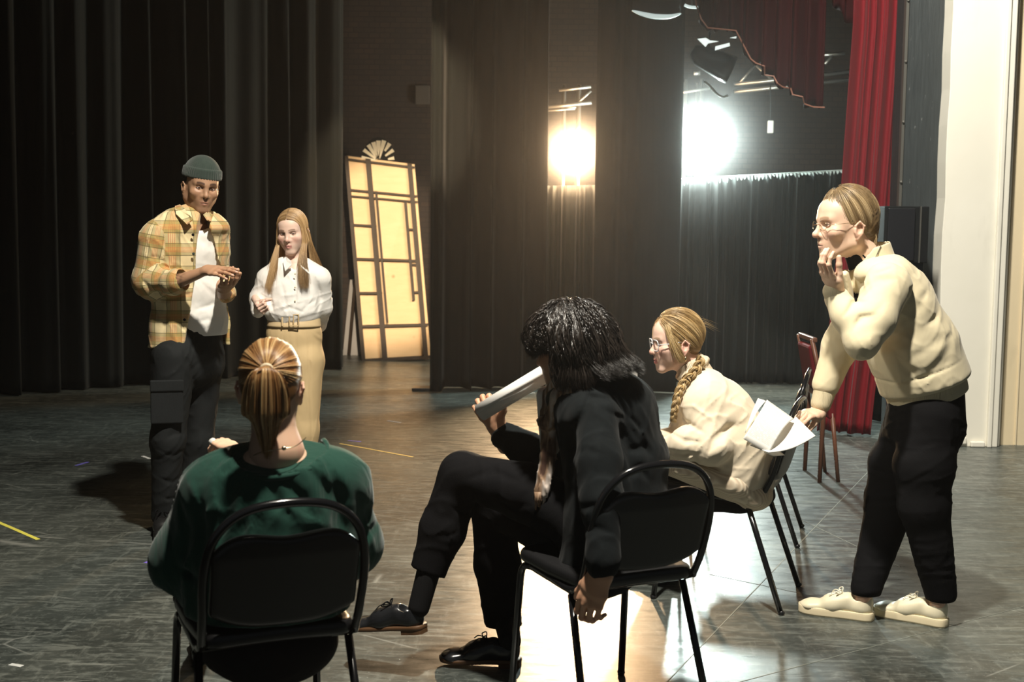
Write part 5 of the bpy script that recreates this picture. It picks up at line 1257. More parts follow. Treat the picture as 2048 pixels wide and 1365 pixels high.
# collar
patch('collar', [(350, 412, YE-.02), (350, 418, YE-.11), (352, 428, YE-.13), (373, 448, YE-.185), (386, 438, YE-.17), (378, 430, YE-.15), (368, 416, YE-.09), (360, 409, YE-.04)], .006, PLAID, pe, attrs=True)
patch('collar', [(408, 428, YE-.10), (414, 424, YE-.04), (422, 424, YE+.05), (428, 432, YE+.03), (427, 446, YE-.06), (416, 440, YE-.12)], .006, PLAID, pe, attrs=True)
c3 = AND(SUB(ec(W(386, 450, YE+.02), W(386, 418, YE+.05), (.100, .095), (.080, .075), LAT), ec(W(386, 470, YE+.02), W(386, 400, YE+.05), (.090, .085), (.066, .062), LAT), .002), U(0, plane(W(386, 440, YE+.05), (.6, -.8, 0))), .004)
sculpt('collar_stand', lambda P: np.maximum(c3(P), P[:, 2]-W(386, 412, YE)[2]), *bounds([W(345, 400, YE), W(430, 455, YE)], .16), .0035, PLAID, pe, attrs=lambda V: {'fab': np.stack([V[:, 0]*.8+V[:, 1]*.4, V[:, 2]*.9-V[:, 0]*.3, V[:, 2]*0], 1)})
for k, (x, y) in enumerate(((389, 470), (390, 508), (372, 640), (384, 545))):
    MB().sphere(W(x-3, y, YE-.150), (.007, .004, .007), 10, 6).build('button', BEAN if k % 2 else BLKT, pe, True)
# cargo trousers
CARGO = fabric('black_twill', (.013, .015, .016), .3, 60, .8, .25)
fA, fB = G(322, 1062), G(372, 1035)
hA, hB = W(348, 715, YE-.08), W(408, 715, YE+.10)
kA, kB = W(336, 880, YE-.10), W(398, 880, YE+.10)
aA, aB = W(328, 1030, YE-.04), W(378, 1000, YE+.10)
lg = U(.03, echain([hA, kA, aA], [(.105, .11), (.078, .085), (.060, .062)], LAT, .04), echain([hB, kB, aB], [(.095, .10), (.068, .078), (.055, .058)], LAT, .04), ec(W(378, 668, YE+.01), W(378, 730, YE+.01), (.165, .11), (.18, .12), LAT))
lg = wrinkle(lg, .0030, (1, 0, .5), .07, 12, 3)
X = lambda x, y: W(x, y, YE-.2)
lg = xz_folds(lg, [([X(360, 700), X(372, 740), X(376, 800)], .010, .010), ([X(312, 900), X(340, 915), X(365, 905)], .010, .007), ([X(310, 960), X(335, 972), X(355, 960)], .010, .007), ([X(312, 1000), X(330, 1008), X(350, 1000)], .008, .008), ([X(330, 880), X(345, 870), X(362, 872)], .010, .006)], YE)
sculpt('cargo_trousers', AND(lg, plane(W(340, 1046, YE), (0, 0, -1)), .01), *bounds([hA, hB, aA, aB, W(378, 670, YE)], .19), .0065, CARGO, pe)
pk = MB(); cpk = W(334, 772, YE-.205)
rk = rot_to((.25, -.95, 0)); pk.box(cpk, (.155, .018, .055), rk); pk.build('pocket_flap', CARGO, pe, bevel=.006)
MB().box(W(334, 812, YE-.20), (.150, .014, .17), rk).build('cargo_pocket', CARGO, pe, bevel=.006)
BOOT = MT('black_leather', (.012, .012, .012), .35, .5).m
shoe(fA, nrm((.35, -.94, 0)), .30, BOOT, BOOT, BLKT, pe, 'boot', high=.05); shoe(fB, nrm((.75, -.65, 0)), .30, BOOT, BOOT, BLKT, pe, 'boot', high=.05)
# ================================================================ standing woman in the white shirt
YF = 6.6
pf = person(G(588, 1022), 'woman standing in white shirt and tan high-waisted trousers with long loose hair')
TF = (.82, .60, .49)
HF = Head(W(585, 463, YF), (-.16, -.96, -.20), (-.05, .02, 1), .93, True, tone=TF, brow=(.26, .16, .11), lip=(.62, .26, .24), gaze=(-.15, .97, -.20), blush=.7, jaw=.95, eyelid=.3, nose=.9)
nb = W(590, 532, YF+.02)
parts = [HF.mesh(.0018, [W(588, 508, YF+.02), nb, W(590, 560, YF)], .046, [.055, .08])]
w1 = W(517, 612, YF-.12)
V, Q, A, _ = hand(w1, W(524, 626, YF-.24)-w1, (-.75, -.1, -.55), [(1.25, 1.7, 1.0), (1.3, 1.7, 1.0), (1.35, 1.7, 1.0), (1.4, 1.7, 1.0)], spread=.0, thumb=(.15, 1.0, .9), left=False, sc=.86, tone=TF, forearm=W(513, 600, YF-.05), fr=.026)
parts.append((V, Q, A))
parts.append(plain(U(.03, ec(W(588, 552, YF), W(588, 640, YF+.02), (.11, .05), (.09, .06), (1, 0, 0)), rc(nb, W(588, 560, YF), .045, .04), chain([W(538, 562, YF), W(521, 598, YF), W(515, 618, YF-.10)], [.035, .03, .026]), chain([W(637, 562, YF), W(645, 615, YF+.06), W(641, 648, YF+.13)], [.035, .03, .024]), chain([W(576, 720, YF), W(573, 860, YF), W(574, 990, YF)], [.06, .045, .034]), chain([W(608, 720, YF), W(605, 860, YF), W(603, 990, YF)], [.06, .045, .034]), rc(W(588, 640, YF), W(590, 720, YF), .06, .06)), *bounds([nb, W(515, 640, YF-.1), W(646, 640, YF+.13), W(590, 1000, YF)], .1), .012, TF))
join_mesh('body', parts, SKIN, pf)
HAIRF = hair_mat('long_light_brown_hair', (.20, .11, .045), (.46, .29, .13), (.66, .46, .25))
rs = np.random.RandomState(8)
def long_hair():
    n = 5200; side = np.where(rs.rand(n) < .5, -1, 1); s0 = rs.uniform(0, 1, n); b = rs.uniform(0, 1, n)
    # roots along a centre parting, falling behind and beside the face
    y0 = .070-.15*b; z0 = .120-.030*np.clip((y0-.02)/.05, 0, 1)**2*1.0-.035*np.clip(-(y0+.02)/.06, 0, 1)**2
    z0 = z0-.012*np.clip((y0-.03)/.04, 0, 1); st = np.stack([side*.003, y0, z0], 1)
    # fall positions around the head: angle from front
    ph = .52+b*2.0
    ex = side*(.072+.014*np.sin(ph))*np.abs(np.sin(ph))**.35; ey = .052*np.cos(ph)-.012
    p1 = np.stack([side*(.052+0*b), y0*.9, z0-.006], 1); p2 = np.stack([side*(.083+0*b), ey*.85+.004, .045-.0*b], 1)
    L = np.where(side > 0, -.27, -.25)-.05*rs.rand(n)-.04*(b > .5)
    front = b < np.where(side > 0, .55, .30)
    drift = np.where(side > 0, .030, -.016)
    end = np.stack([ex*1.05+drift*(1+b)+rs.normal(0, .010, n), ey+np.where(front, .150, -.03)+rs.normal(0, .006, n), L], 1)
    p3 = np.stack([ex*1.10, ey+np.where(front, .022, 0), -.05+0*b], 1); p4 = np.stack([ex*1.02, ey+np.where(front, .085, -.03), -.115+0*b], 1)
    A = bez(st, p1, p2, p3, 10); B_ = bez(p3, p3+(p3-p2)*.35*np.array((0.2, .6, 1)), p4+np.array((0, 0, .02)), end, 11)[:, 1:]
    P = np.concatenate([A, B_], 1); ck = np.sin(b*60+side*2+3*np.sin(b*14)); k = P.shape[1]
    P += rs.normal(0, .0012, (n, 1, 3)); P[:, :, 0] += (ck*.0035)[:, None]*np.linspace(0, 1.6, k)[None]; P[:, :, 1] += (ck*.004)[:, None]*np.linspace(0, 1.2, k)[None]
    P[:, :, 0] += .004*np.sin(np.linspace(0, 7, k)[None]+ck[:, None]*2)*np.linspace(0, 1, k)[None]
    c = np.array((0, -.012, .032)); R_ = np.array((.080, .102, .092)); dd = (P-c)/R_; r = np.linalg.norm(dd, axis=2, keepdims=True)
    tg = 1.0+rs.uniform(0, .07, (n, 1, 1)); P = np.where((r < tg) & (P[:, :, 2:3] > -.06), c+dd/r*tg*R_, P)
    return P, np.clip(.5+.28*ck+rs.normal(0, .14, n), 0, 1)
P, rv = long_hair(); PW = to_w(HF, P)
strands('hair', PW, .00085, HAIRF, pf, 4, rnd=rv)
hv = U(.02, el((0, -.030, .040), (.077, .086, .086)), el((0, -.05, -.03), (.070, .05, .09)), el((0, -.055, -.11), (.068, .035, .10)))
hc = lambda P: (lambda q: np.maximum(hv(q), np.maximum(q[:, 1]-(.050-.05*np.clip((.10-q[:, 2])/.09, 0, 1)), q[:, 2]-.125)))(HF.loc(P))*HF.sc
sculpt('hair_mass', hc, *bounds([HF.to((x, y, z)) for x in (-.1, .1) for y in (-.14, .1) for z in (-.21, .14)], .01), .005, HAIRF, pf, attrs=lambda V: {'rnd': np.full(len(V), .15)})
WSH = fabric('white_poplin', (.86, .84, .80), .04, 60, .8, .12)
LATF = nrm((1, .12, 0))
tor = echain([W(588, 540, YF), W(586, 580, YF), W(586, 618, YF), W(588, 640, YF+.01)], [(.135, .075), (.142, .100), (.146, .108), (.122, .086)], LATF, .05)
sh = U(.05, el(W(588, 545, YF), (.140, .080, .045)), el(W(538, 555, YF), (.055, .060, .050)), el(W(637, 555, YF), (.055, .060, .050)))
aR = U(.03, rc(W(534, 560, YF-.01), W(520, 598, YF+.00), .054, .052), rc(W(520, 598, YF+.0), W(516, 622, YF-.11), .050, .038))
aL = U(.03, rc(W(641, 560, YF), W(645, 615, YF+.06), .056, .050), rc(W(645, 615, YF+.06), W(640, 652, YF+.14), .048, .036))
ws = U(.03, tor, sh, aR, aL); ws = wrinkle(ws, .0032, (.3, 0, 1), .06, 14, 3.5)
X = lambda x, y: W(x, y, YF-.1)
ws = xz_folds(ws, [([X(536, 560), X(540, 600), X(548, 625)], .010, .012), ([X(634, 565), X(636, 600), X(630, 632)], .010, .012), ([X(590, 550), X(592, 600), X(590, 630)], .006, .006), ([X(560, 625), X(580, 615), X(610, 626)], .008, .007), ([X(505, 590), X(515, 600), X(530, 598)], .008, .008), ([X(600, 630), X(615, 610), X(632, 600)], .008, .006), ([X(560, 560), X(570, 590), X(575, 620)], .010, .005)], YF)
nh = ec(W(588, 505, YF), W(586, 540, YF-.05), (.056, .056), (.045, .03), LATF)
sculpt('white_shirt', AND(SUB(ws, nh, .004), plane(W(588, 640, YF), (0, 0, -1)), .0) if False else SUB(ws, nh, .004), *bounds([W(520, 530, YF), W(655, 660, YF+.15), W(514, 622, YF-.1)], .12), .005, WSH, pf)
patch('collar', [(570, 512, YF-.02), (566, 524, YF-.08), (570, 542, YF-.125), (583, 530, YF-.115), (582, 522, YF-.10), (575, 516, YF-.06)], .004, WSH, pf)
patch('collar', [(606, 512, YF-.02), (598, 522, YF-.09), (603, 534, YF-.115), (619, 548, YF-.115), (616, 526, YF-.07), (611, 514, YF-.02)], .004, WSH, pf)
cr = AND(SUB(ec(W(588, 540, YF), W(588, 516, YF+.02), (.068, .062), (.056, .052), LATF), ec(W(588, 550, YF), W(588, 505, YF+.02), (.058, .052), (.046, .042), LATF), .002), plane(W(588, 530, YF-.01), (0, -1, .4)), .003)
sculpt('collar_stand', lambda P: np.maximum(cr(P), P[:, 2]-W(588, 513, YF)[2]), *bounds([W(560, 510, YF), W(620, 548, YF)], .10), .0032, WSH, pf)
for y in (548, 575, 602): MB().sphere(W(590, y, YF-.118), (.005, .003, .005), 8, 6).build('button', CRM, pf, True)
TAN = fabric('tan_gabardine', (.62, .46, .25), .12, 60, .7, .12)
hA, hB = W(572, 720, YF), W(612, 720, YF)
tr = U(.04, ec(W(588, 640, YF+.01), W(588, 668, YF+.01), (.122, .082), (.135, .092), LATF), ec(W(588, 668, YF+.01), W(590, 725, YF+.01), (.140, .095), (.155, .112), LATF))
LA = echain([hA, W(572, 860, YF), W(574, 1003, YF)], [(.088, .10), (.080, .088), (.072, .078)], LATF, .03); LB = echain([hB, W(606, 860, YF), W(603, 1003, YF)], [(.094, .10), (.082, .088), (.072, .078)], LATF, .03)
tr = U(.025, tr, LA, LB); tr = wrinkle(tr, .002, (0, 0, 1), .07, 5, 4)
X = lambda x, y: W(x, y, YF-.12)
tr = xz_folds(tr, [([X(612, 665), X(616, 720), X(620, 900)], .006, .007), ([X(566, 665), X(562, 720), X(558, 860)], .006, .006), ([X(590, 665), X(590, 750)], .005, .005), ([X(620, 672), X(634, 690), X(642, 712)], .008, .009), ([X(626, 668), X(640, 680)], .006, .006), ([X(600, 760), X(615, 800), X(618, 880)], .01, -.004)], YF)
sculpt('tan_trousers', AND(tr, plane(W(590, 1006, YF), (0, 0, -1)), .006), *bounds([W(588, 640, YF), W(590, 1010, YF)], .18), .006, TAN, pf)
be = empty('belt', tuple(W(588, 640, YF))); be.parent = pf; be.location = tuple(np.array(W(588, 640, YF))-parent_origin(pf))
TANL = MT('tan_leather', (.66, .50, .29), .4, .5).m
lo_, hi_ = W(588, 653, YF), W(588, 629, YF+.01)
bf = SUB(ec(lo_, hi_, (.142, .101), (.137, .096), LATF), ec(lo_-(0, 0, .1), hi_+(0, 0, .1), (.132, .091), (.130, .089), LATF))
sculpt('strap', AND(AND(bf, plane(hi_, (0, 0, 1)), .002), plane(lo_, (0, 0, -1)), .002), *bounds([lo_, hi_], .16), .0032, TANL, be)
cB = W(588, 641, YF-.112); R_ = rot_to((0, -1, .02))
b = MB(); 
for dx, dz, sx, sz in ((-.024, 0, .006, .062), (.024, 0, .006, .062), (0, .029, .054, .006), (0, -.029, .054, .006), (-.002, 0, .005, .056)): b.box(cB+np.array((dx, 0, dz)), (sx, .007, sz))
b.build('buckle', MT('tan_resin', (.58, .42, .22), .3, .6).m, be, bevel=.002)
MB().box(cB+np.array((-.062, .004, 0)), (.008, .008, .064)).build('keeper', TANL, be, bevel=.002)
PUMP = MT('beige_leather', (.45, .34, .22), .4, .5).m
for x, d in ((573, (-.25, -.97, 0)), (606, (.2, -.98, 0))):
    g_ = G(x, 1024); shoe(g_, nrm(d), .25, PUMP, PUMP, PUMP, pf, 'shoe', width=.042)
# ================================================================ seated woman in green, seen from behind
YA = 3.17
pa = person(G(540, 1340), 'seated woman in dark green sweater with a blonde ponytail, back to the camera')
TA = (.74, .48, .33)
HA = Head(W(541, 768, YA), (-.10, .98, .02), (0.02, -.05, 1), .96, True, tone=TA, blush=.5)
nb = W(553, 905, YA-.03)
parts = [HA.mesh(.0034, [W(548, 858, YA-.02), nb, W(556, 945, YA-.0)], .054, [.066, .055])]
bk = U(.05, el(W(556, 948, YA-.02), (.140, .065, .045)), ec(W(552, 925, YA-.02), W(556, 975, YA-.02), (.080, .055), (.10, .05), (1, .3, 0)))
bk = U(.03, bk, chain([W(450, 995, YA), W(385, 1110, YA+.02), W(422, 1050, YA+.24), W(470, 945, 3.5)], [.04, .04, .034, .028]), chain([W(655, 985, YA+.04), W(696, 1090, YA+.10), W(668, 1108, YA+.30)], [.04, .035, .03]), rc(W(556, 970, YA), W(545, 1220, YA+.02), .09, .09))
parts.append(plain(bk, *bounds([W(555, 950, YA-.03), W(380, 1120, YA), W(700, 1100, YA+.3), W(545, 1220, YA), W(470, 940, 3.5)], .12), .010, TA))
wa = W(468, 902, 3.62)
V, Q, A, _ = hand(wa, W(446, 888, 3.66)-wa, (-.2, .2, .9), [(.6, 1.0, .5), (.7, 1.0, .5), (.8, 1.0, .5), (.9, 1.0, .5)], spread=.02, thumb=(.3, .9, .4), left=True, sc=.88, tone=np.array(TA)*1.1, forearm=W(500, 925, 3.55), fr=.026, h=.0028)
parts.append((V, Q, A))
# thighs under the chair back
th = U(.04, ec(W(475, 1270, 3.28), W(395, 1190, 3.66), (.085, .08), (.062, .062), (1, .3, 0)), ec(W(600, 1255, 3.36), W(545, 1180, 3.78), (.085, .08), (.062, .062), (1, .3, 0)), rc(W(395, 1190, 3.66), G(395, 1330)+np.array((0, .08, .08)), .058, .038), rc(W(545, 1180, 3.78), G(520, 1300)+np.array((0, .1, .08)), .058, .038))
join_mesh('body', parts, SKIN, pa)
SKIRT = fabric('dark_shorts', (.014, .013, .014), .2, 40)
sculpt('trousers', wrinkle(U(.03, th, ec(W(535, 1275, 3.22), W(545, 1180, 3.24), (.19, .13), (.17, .11), (1, .3, 0))), .003, (1, 0, .5), .08, 2), *bounds([W(475, 1270, 3.28), W(545, 1180, 3.78), W(395, 1190, 3.66), G(395, 1330)+np.array((0, .08, .05)), G(520, 1300)+np.array((0, .1, 0.05)), W(535, 1275, 3.22)], .2), .008, SKIRT, pa)
for g_ in (G(395, 1330)+np.array((0, .05, 0)), G(520, 1300)+np.array((0, .07, 0))): shoe(g_, nrm((-.2, .97, 0)), .25, BOOT, BOOT, BLKT, pa, 'shoe', width=.042, h=.006)
HAIRA = hair_mat('blonde_ponytail_hair', (.13, .055, .016), (.42, .21, .075), (.80, .56, .27), .34, .6)
# skull-hugging hair drawn to the tie
tie = np.array((0, -.112, .052))
rs = np.random.RandomState(31)
n = 5200
a = rs.uniform(-PI, PI, n); e = np.arcsin(rs.uniform(-.62, 1, n))
# directions over the skull; roots only on the hair-bearing part
d = np.stack([np.sin(a)*np.cos(e), np.cos(a)*np.cos(e), np.sin(e)], 1)
keep = (d[:, 1] < .62+.2*d[:, 2]) & ~((np.abs(d[:, 0]) > .82) & (d[:, 2] < -.25) & (d[:, 1] > -.35)) & ~((d[:, 2] < -.45) & (d[:, 1] > -.25))
d = d[keep]; n = len(d)
c0 = np.array((0, -.014, .030)); R0 = np.array((.080, .100, .092))
td = nrm((tie-c0)/R0); ang = np.arccos(np.clip(d@td, -1, 1)); k = 14; t = np.linspace(0, 1, k)
so = np.sin(ang)+1e-6
pp = (np.sin((1-t)[None]*ang[:, None])/so[:, None])[:, :, None]*d[:, None]+(np.sin(t[None]*ang[:, None])/so[:, None])[:, :, None]*td
# azimuth around the tie gives locks
ref1 = nrm(np.cross(td, (1, 0, 0))); ref2 = np.cross(td, ref1); phi = np.arctan2(d@ref2, d@ref1)
ck = np.sin(phi*17+2*np.sin(phi*5))
sc = 1.005+.022*rs.rand(n)[:, None]+.016*ck[:, None]*np.sin(PI*np.clip(t, 0, 1))[None]+.03*(t[None]**6)
PT = c0+pp*sc[:, :, None]*R0+rs.normal(0, .0008, (n, 1, 3))
strands('hair', to_w(HA, PT), .00095, HAIRA, pa, 5, rnd=np.clip(.5+.28*ck+rs.normal(0, .15, n), 0, 1))
hb = U(.02, el((0, -.014, .030), (.0805, .100, .092)), el((0, -.04, -.02), (.072, .068, .070)))
def hcA(P):
    q = HA.loc(P); x, y, z = q.T; ax = np.abs(x)
    low = np.where(ax > .058, -.005-1.0*(y+.05)*(-1)*0-z-.035*np.clip(-(y+.03)/.05, 0, 1), -.062+.02*(ax/.06)-z)
    ear = np.where(ax > .05, .026-np.hypot(y+.012, (z+.022)*.85), -1)
    return np.maximum.reduce([hb(q), y-.055, low, ear])*HA.sc
sculpt('hair_mass', hcA, *bounds([HA.to((x, y, z)) for x in (-.1, .1) for y in (-.14, .1) for z in (-.11, .14)], .01), .0045, HAIRA, pa, attrs=lambda V: {'rnd': np.full(len(V), .10)})
tl = MB(); ring = [HA.to(tie+np.array((math.cos(q)*.013, -.004, math.sin(q)*.013))) for q in np.linspace(0, 2*PI, 16, endpoint=False)]
tl.tube(ring, .006, 8, closed=True); tl.build('hair_tie', MT('pale_elastic', (.75, .62, .42), .5).m, pa, True)
# the tail
n = 3000; w_ = rs.uniform(-1, 1, n); v_ = rs.uniform(0, 1, n)
st = np.stack([w_*.010, -.112-.010*v_, .052+.008*np.sqrt(np.clip(1-w_**2, 0, 1))*(2*v_-1)], 1)
p1 = st+np.stack([w_*.040, -.020-.022*v_, .026-.018*np.abs(w_)], 1)
midw = .062*w_*np.sqrt(.4+.6*rs.rand(n))
p2 = np.stack([midw, -.132-.030*v_*(1-w_**2), -.050+0*w_], 1)
endz = -.165+.070*np.abs(w_)**1.4+rs.normal(0, .012, n)
end = np.stack([w_*.024+.002, -.098-.018*v_+.0*w_, endz], 1)
p2b = np.stack([midw*1.0, -.125-.022*v_, -.085+0*w_], 1)
PTl = np.concatenate([bez(st, p1, p2+np.array((0, 0, .05)), p2, 9), bez(p2, p2-np.array((0, 0, .03)), end*np.array((1.6, 1, 1))+np.array((0, 0, .06)), end, 9)[:, 1:]], 1)
ck = np.sin(w_*19+3*np.sin(w_*6)); PTl[:, :, 1] -= (.0045*ck)[:, None]*np.linspace(0, 1.2, PTl.shape[1])[None]; PTl += rs.normal(0, .0012, (n, 1, 3))
strands('ponytail', to_w(HA, PTl), .0011, HAIRA, pa, 6, rnd=np.clip(.42+.36*ck+rs.normal(0, .14, n), 0, 1))
# necklace
b = MB(); b.tube(spline([W(496, 918, YA-.06), W(520, 906, YA-.10), W(553, 900, YA-.118), W(590, 893, YA-.10), W(612, 876, YA-.06)], 6), .0013, 6); b.sphere(W(568, 897, YA-.122), .006, 10, 8); b.build('necklace', GOLD, pa, True)
# sweater
GRN = MT('dark_green_jersey', (.006, .045, .031), .8, .2); GRN.color(GRN.mix(GRN.noise(GRN.obj(), 7, 3), (.005, .040, .028), (.009, .062, .042)))
GRN.bump(GRN.math('ADD', GRN.noise(GRN.obj((1, 1, .45), (.1, .3, .5)), 7, 3, .5, 1.6), GRN.math('MULTIPLY', GRN.noise(GRN.obj(), 500, 2), .02)), .45, .03); GRN.b.inputs['Sheen Weight'].default_value = .2; GRN = GRN.m
LTA = nrm((.95, .28, 0))
sw_ = echain([W(556, 955, YA), W(556, 1010, YA-.01), W(552, 1100, YA-.02), W(540, 1215, YA+.00), W(538, 1255, YA+.02)], [(.175, .085), (.215, .125), (.205, .125), (.200, .13), (.195, .13)], LTA, .05)
shA = U(.06, el(W(556, 932, YA+.0), (.135, .100, .058)), el(W(556, 955, YA-.01), (.185, .095, .060)), el(W(438, 985, YA-.03), (.085, .085, .075)), el(W(668, 965, YA+.04), (.085, .085, .075)))
eLA, eRA = W(372, 1120, YA+.02), W(702, 1090, YA+.10)
arms = U(.05, ec(W(430, 990, YA-.02), eLA, (.085, .085), (.088, .085), S), ec(eLA, W(420, 1050, YA+.26), (.082, .082), (.065, .065), S), ec(W(672, 975, YA+.05), eRA, (.080, .085), (.078, .08), S), ec(eRA, W(665, 1110, YA+.33), (.078, .075), (.06, .06), S))
gf = U(.05, sw_, shA, arms); gf = wrinkle(gf, .0045, (.25, 0, 1), .09, 9, 3.5)
X = lambda x, y: W(x, y, YA-.12)
gf = xz_folds(gf, [([X(470, 960), X(455, 1020), X(440, 1100)], .020, .022), ([X(650, 945), X(668, 1010), X(675, 1090)], .020, .022), ([X(350, 1000), X(370, 1060), X(360, 1130)], .014, .014), ([X(400, 985), X(410, 1060), X(400, 1150)], .016, .016), ([X(705, 1000), X(715, 1050), X(712, 1110)], .014, .016),
      ([X(560, 950), X(600, 1000), X(625, 1040)], .014, .012), ([X(610, 935), X(645, 985), X(655, 1040)], .012, .012), ([X(540, 960), X(560, 1010), X(590, 1040)], .014, .010), ([X(340, 1140), X(380, 1160), X(420, 1165)], .012, .012), ([X(700, 1120), X(720, 1100), X(735, 1080)], .012, .010), ([X(500, 960), X(500, 1020), X(480, 1080)], .016, .012)], YA+.2)
NC = W(557, 941, YA-.10); NN = nrm((.03, -.42, 1)); NB = np.cross(LTA, (0, 0, 1))
cyl = lambda P: (lambda q: np.sqrt(((q@LTA)/.122)**2+((q@NB)/.098)**2)-1)(P-W(556, 900, YA-.02))*.098
nkh = AND(cyl, lambda P: -((P-NC)@NN), .004)
def gfull(P): return smax(smax(gf(P), -nkh(P), .006), .50-P[:, 2], .02)
sculpt('sweater', gfull, *bounds([W(370, 960, YA), W(710, 950, YA), eLA, eRA, W(538, 1262, YA), W(420, 1050, YA+.26), W(665, 1110, YA+.33)], .20), .006, GRN, pa)
cc_ = W(556, 900, YA-.02); ringn = []
for q in np.linspace(-.10*PI, 1.10*PI, 30):
    p = cc_+LTA*math.cos(q)*.126+NB*math.sin(q)*.102; p[2] = NC[2]-((p-NC)[0]*NN[0]+(p-NC)[1]*NN[1])/NN[2]-.006; ringn.append(p)
MB().tube(ringn, .0075, 8).build('neckband', GRN, pa, True)
# the small paper roll in her hand
ra, rb_ = W(424, 884, 3.68), W(470, 918, 3.60)
PAPER = MT('white_paper', (.84, .82, .78), .7, .3); PAPER = PAPER.m
def paper_roll(name, a, b, r, turns, label, mat, width=None):
    a = np.array(a); b = np.array(b); t = nrm(b-a); s_ = nrm(np.cross(t, (0, 0, 1))); n_ = np.cross(s_, t); V = []; m_ = int(turns*22)
    for i in range(m_+1):
        q = 2*PI*turns*i/m_; rr = r*(1-.35*i/m_); w = s_*math.cos(q)*rr+n_*math.sin(q)*rr; V += [a+w, b+w]
    F = [(2*i, 2*i+1, 2*i+3, 2*i+2) for i in range(m_)]
    o = mesh_np(name, V, F, mat, None, True); sd = o.modifiers.new('s', 'SOLIDIFY'); sd.thickness = .0008; meta(o, label, 'paper'); return o
paper_roll('rolled_paper', ra, rb_, .013, 2.5, 'small white rolled paper in the hand of the woman in green', PAPER)
# ================================================================ seated dark-haired man
YB = 3.87
pb = person(G(960, 1335), 'seated man in dark coat with wavy dark hair and crossed legs, seen from behind')
TB = (.60, .34, .21)
HB = Head(W(1139, 695, YB), (-.84, .50, -.20), (-.10, 0, 1), 1.08, tone=TB, brow=(.03, .02, .015), blush=.4, stubble=.3)
nb = W(1165, 790, YB)
parts = [HB.mesh(.0032, [W(1152, 745, YB), nb], .056, [.056])]
hC_, hS_ = W(1190, 1060, 3.78), W(1180, 1075, 3.98)
# far hand holding the roll, near hand gripping the seat edge
wb = W(992, 852, 4.22)
V, Q, A, _ = hand(wb, W(968, 808, 4.20)-wb, (0, 1, .05), [(.85, 1.15, .7), (.85, 1.15, .7), (.85, 1.15, .7), (.85, 1.15, .7)], spread=.05, thumb=(.75, .75, .5), left=False, sc=1.05, tone=np.array(TB)*1.12, forearm=W(1015, 890, 4.22), fr=.031, h=.0024, red=.35)
parts.append((V, Q, A))
wg = W(1203, 1150, 3.46)
V, Q, A, _ = hand(wg, W(1187, 1188, 3.47)-wg, (-.55, -.80, .05), [(.35, .8, .5), (.35, .85, .5), (.35, .85, .5), (.4, .85, .5)], spread=.0, thumb=(.5, .3, .3), left=True, sc=1.15, tone=TB, forearm=W(1208, 1118, 3.465), fr=.026, h=.0024, red=.3)
parts.append((V, Q, A))
parts.append(plain(U(.03, rc(nb, W(1178, 840, YB), .05, .06), chain([W(1190, 850, 3.72), W(1202, 995, 3.56), W(1206, 1120, 3.47)], [.04, .036, .028]), chain([W(1195, 835, 4.02), W(1108, 925, 4.17), W(1015, 880, 4.22)], [.04, .036, .030]), chain([hC_, W(928, 952, 4.12), W(850, 1165, 4.08)], [.05, .045, .032]), chain([hS_, W(988, 1012, 4.28), W(1010, 1262, 4.30)], [.05, .045, .032]), rc(W(1215, 1000, YB), W(1205, 1080, YB), .10, .10), ec(W(1178, 830, YB), W(1222, 1040, YB), (.11, .07), (.12, .09), (.5, .86, 0))), *bounds([nb, W(1225, 1100, YB), W(1015, 880, 4.22), W(1206, 1120, 3.47), W(850, 1165, 4.08), W(1010, 1262, 4.3)], .12), .012, TB))
join_mesh('body', parts, SKIN, pb)
HAIRB = hair_mat('dark_wavy_hair', (.008, .007, .006), (.022, .017, .014), (.07, .055, .045), .28, .7)
rs = np.random.RandomState(77)
n = 6500
a = rs.uniform(-PI, PI, n); e = np.arcsin(rs.uniform(-.25, 1, n))
d = np.stack([np.sin(a)*np.cos(e), np.cos(a)*np.cos(e), np.sin(e)], 1); d = d[(d[:, 1] < .80+.1*d[:, 2])]; n = len(d)
c0 = np.array((0, -.014, .030)); R0 = np.array((.081, .101, .094)); k = 18; t = np.linspace(0, 1, k)
root = c0+d*R0
az = np.arctan2(d[:, 0], d[:, 1])           # 0 front
out = np.stack([np.sin(az), np.cos(az), 0*az], 1)
vol = .030+.018*rs.rand(n)
front = np.clip(np.cos(az), 0, 1)
Lz = np.where(front > .12, -.012+.03*rs.rand(n), -.092-.030*rs.rand(n)*(1-front))
p1 = root+d*(.045+.015*rs.rand(n))[:, None]+out*.006
ex = out*(np.array((.098, .120, 0)))[None]*(1+vol[:, None]*3.2)+c0
end = ex+0; end[:, 2] = Lz; back = np.clip(-np.cos(az), 0, 1)
end[:, 1] -= .030*back; end[:, 2] += .0*back
p2 = ex*np.array((1.0, 1.0, 0)); p2[:, 2] = (root[:, 2]*.35+Lz*.65)+.02
P = bez(root, p1, p2, end, k)
ck = np.sin(az*23+4*d[:, 2]+2*np.sin(az*7)+3*d[:, 2]*np.sin(az*3)); ph = rs.uniform(0, .9, n)+ck*1.5+az*3
wave = np.sin(t[None]*13+ph[:, None])*.0075*t[None]**.6
P += out[:, None]*wave[:, :, None]; P[:, :, 2] += np.cos(t[None]*11+ph[:, None]*1.3)*.006*t[None]; tang = np.stack([out[:, 1], -out[:, 0], 0*az], 1)
P += tang[:, None]*(np.sin(t[None]*9+ph[:, None]*2)*.007*t[None]+(ck*.006)[:, None]*t[None])[:, :, None]
P += d[:, None]*(ck*.005)[:, None, None]
flip = (back > .55)[:, None]*np.clip((t-.78)/.22, 0, 1)[None]**1.2
P[:, :, 1] -= flip*.030; P[:, :, 2] += flip*.018
P += rs.normal(0, .0018, (n, 1, 3))
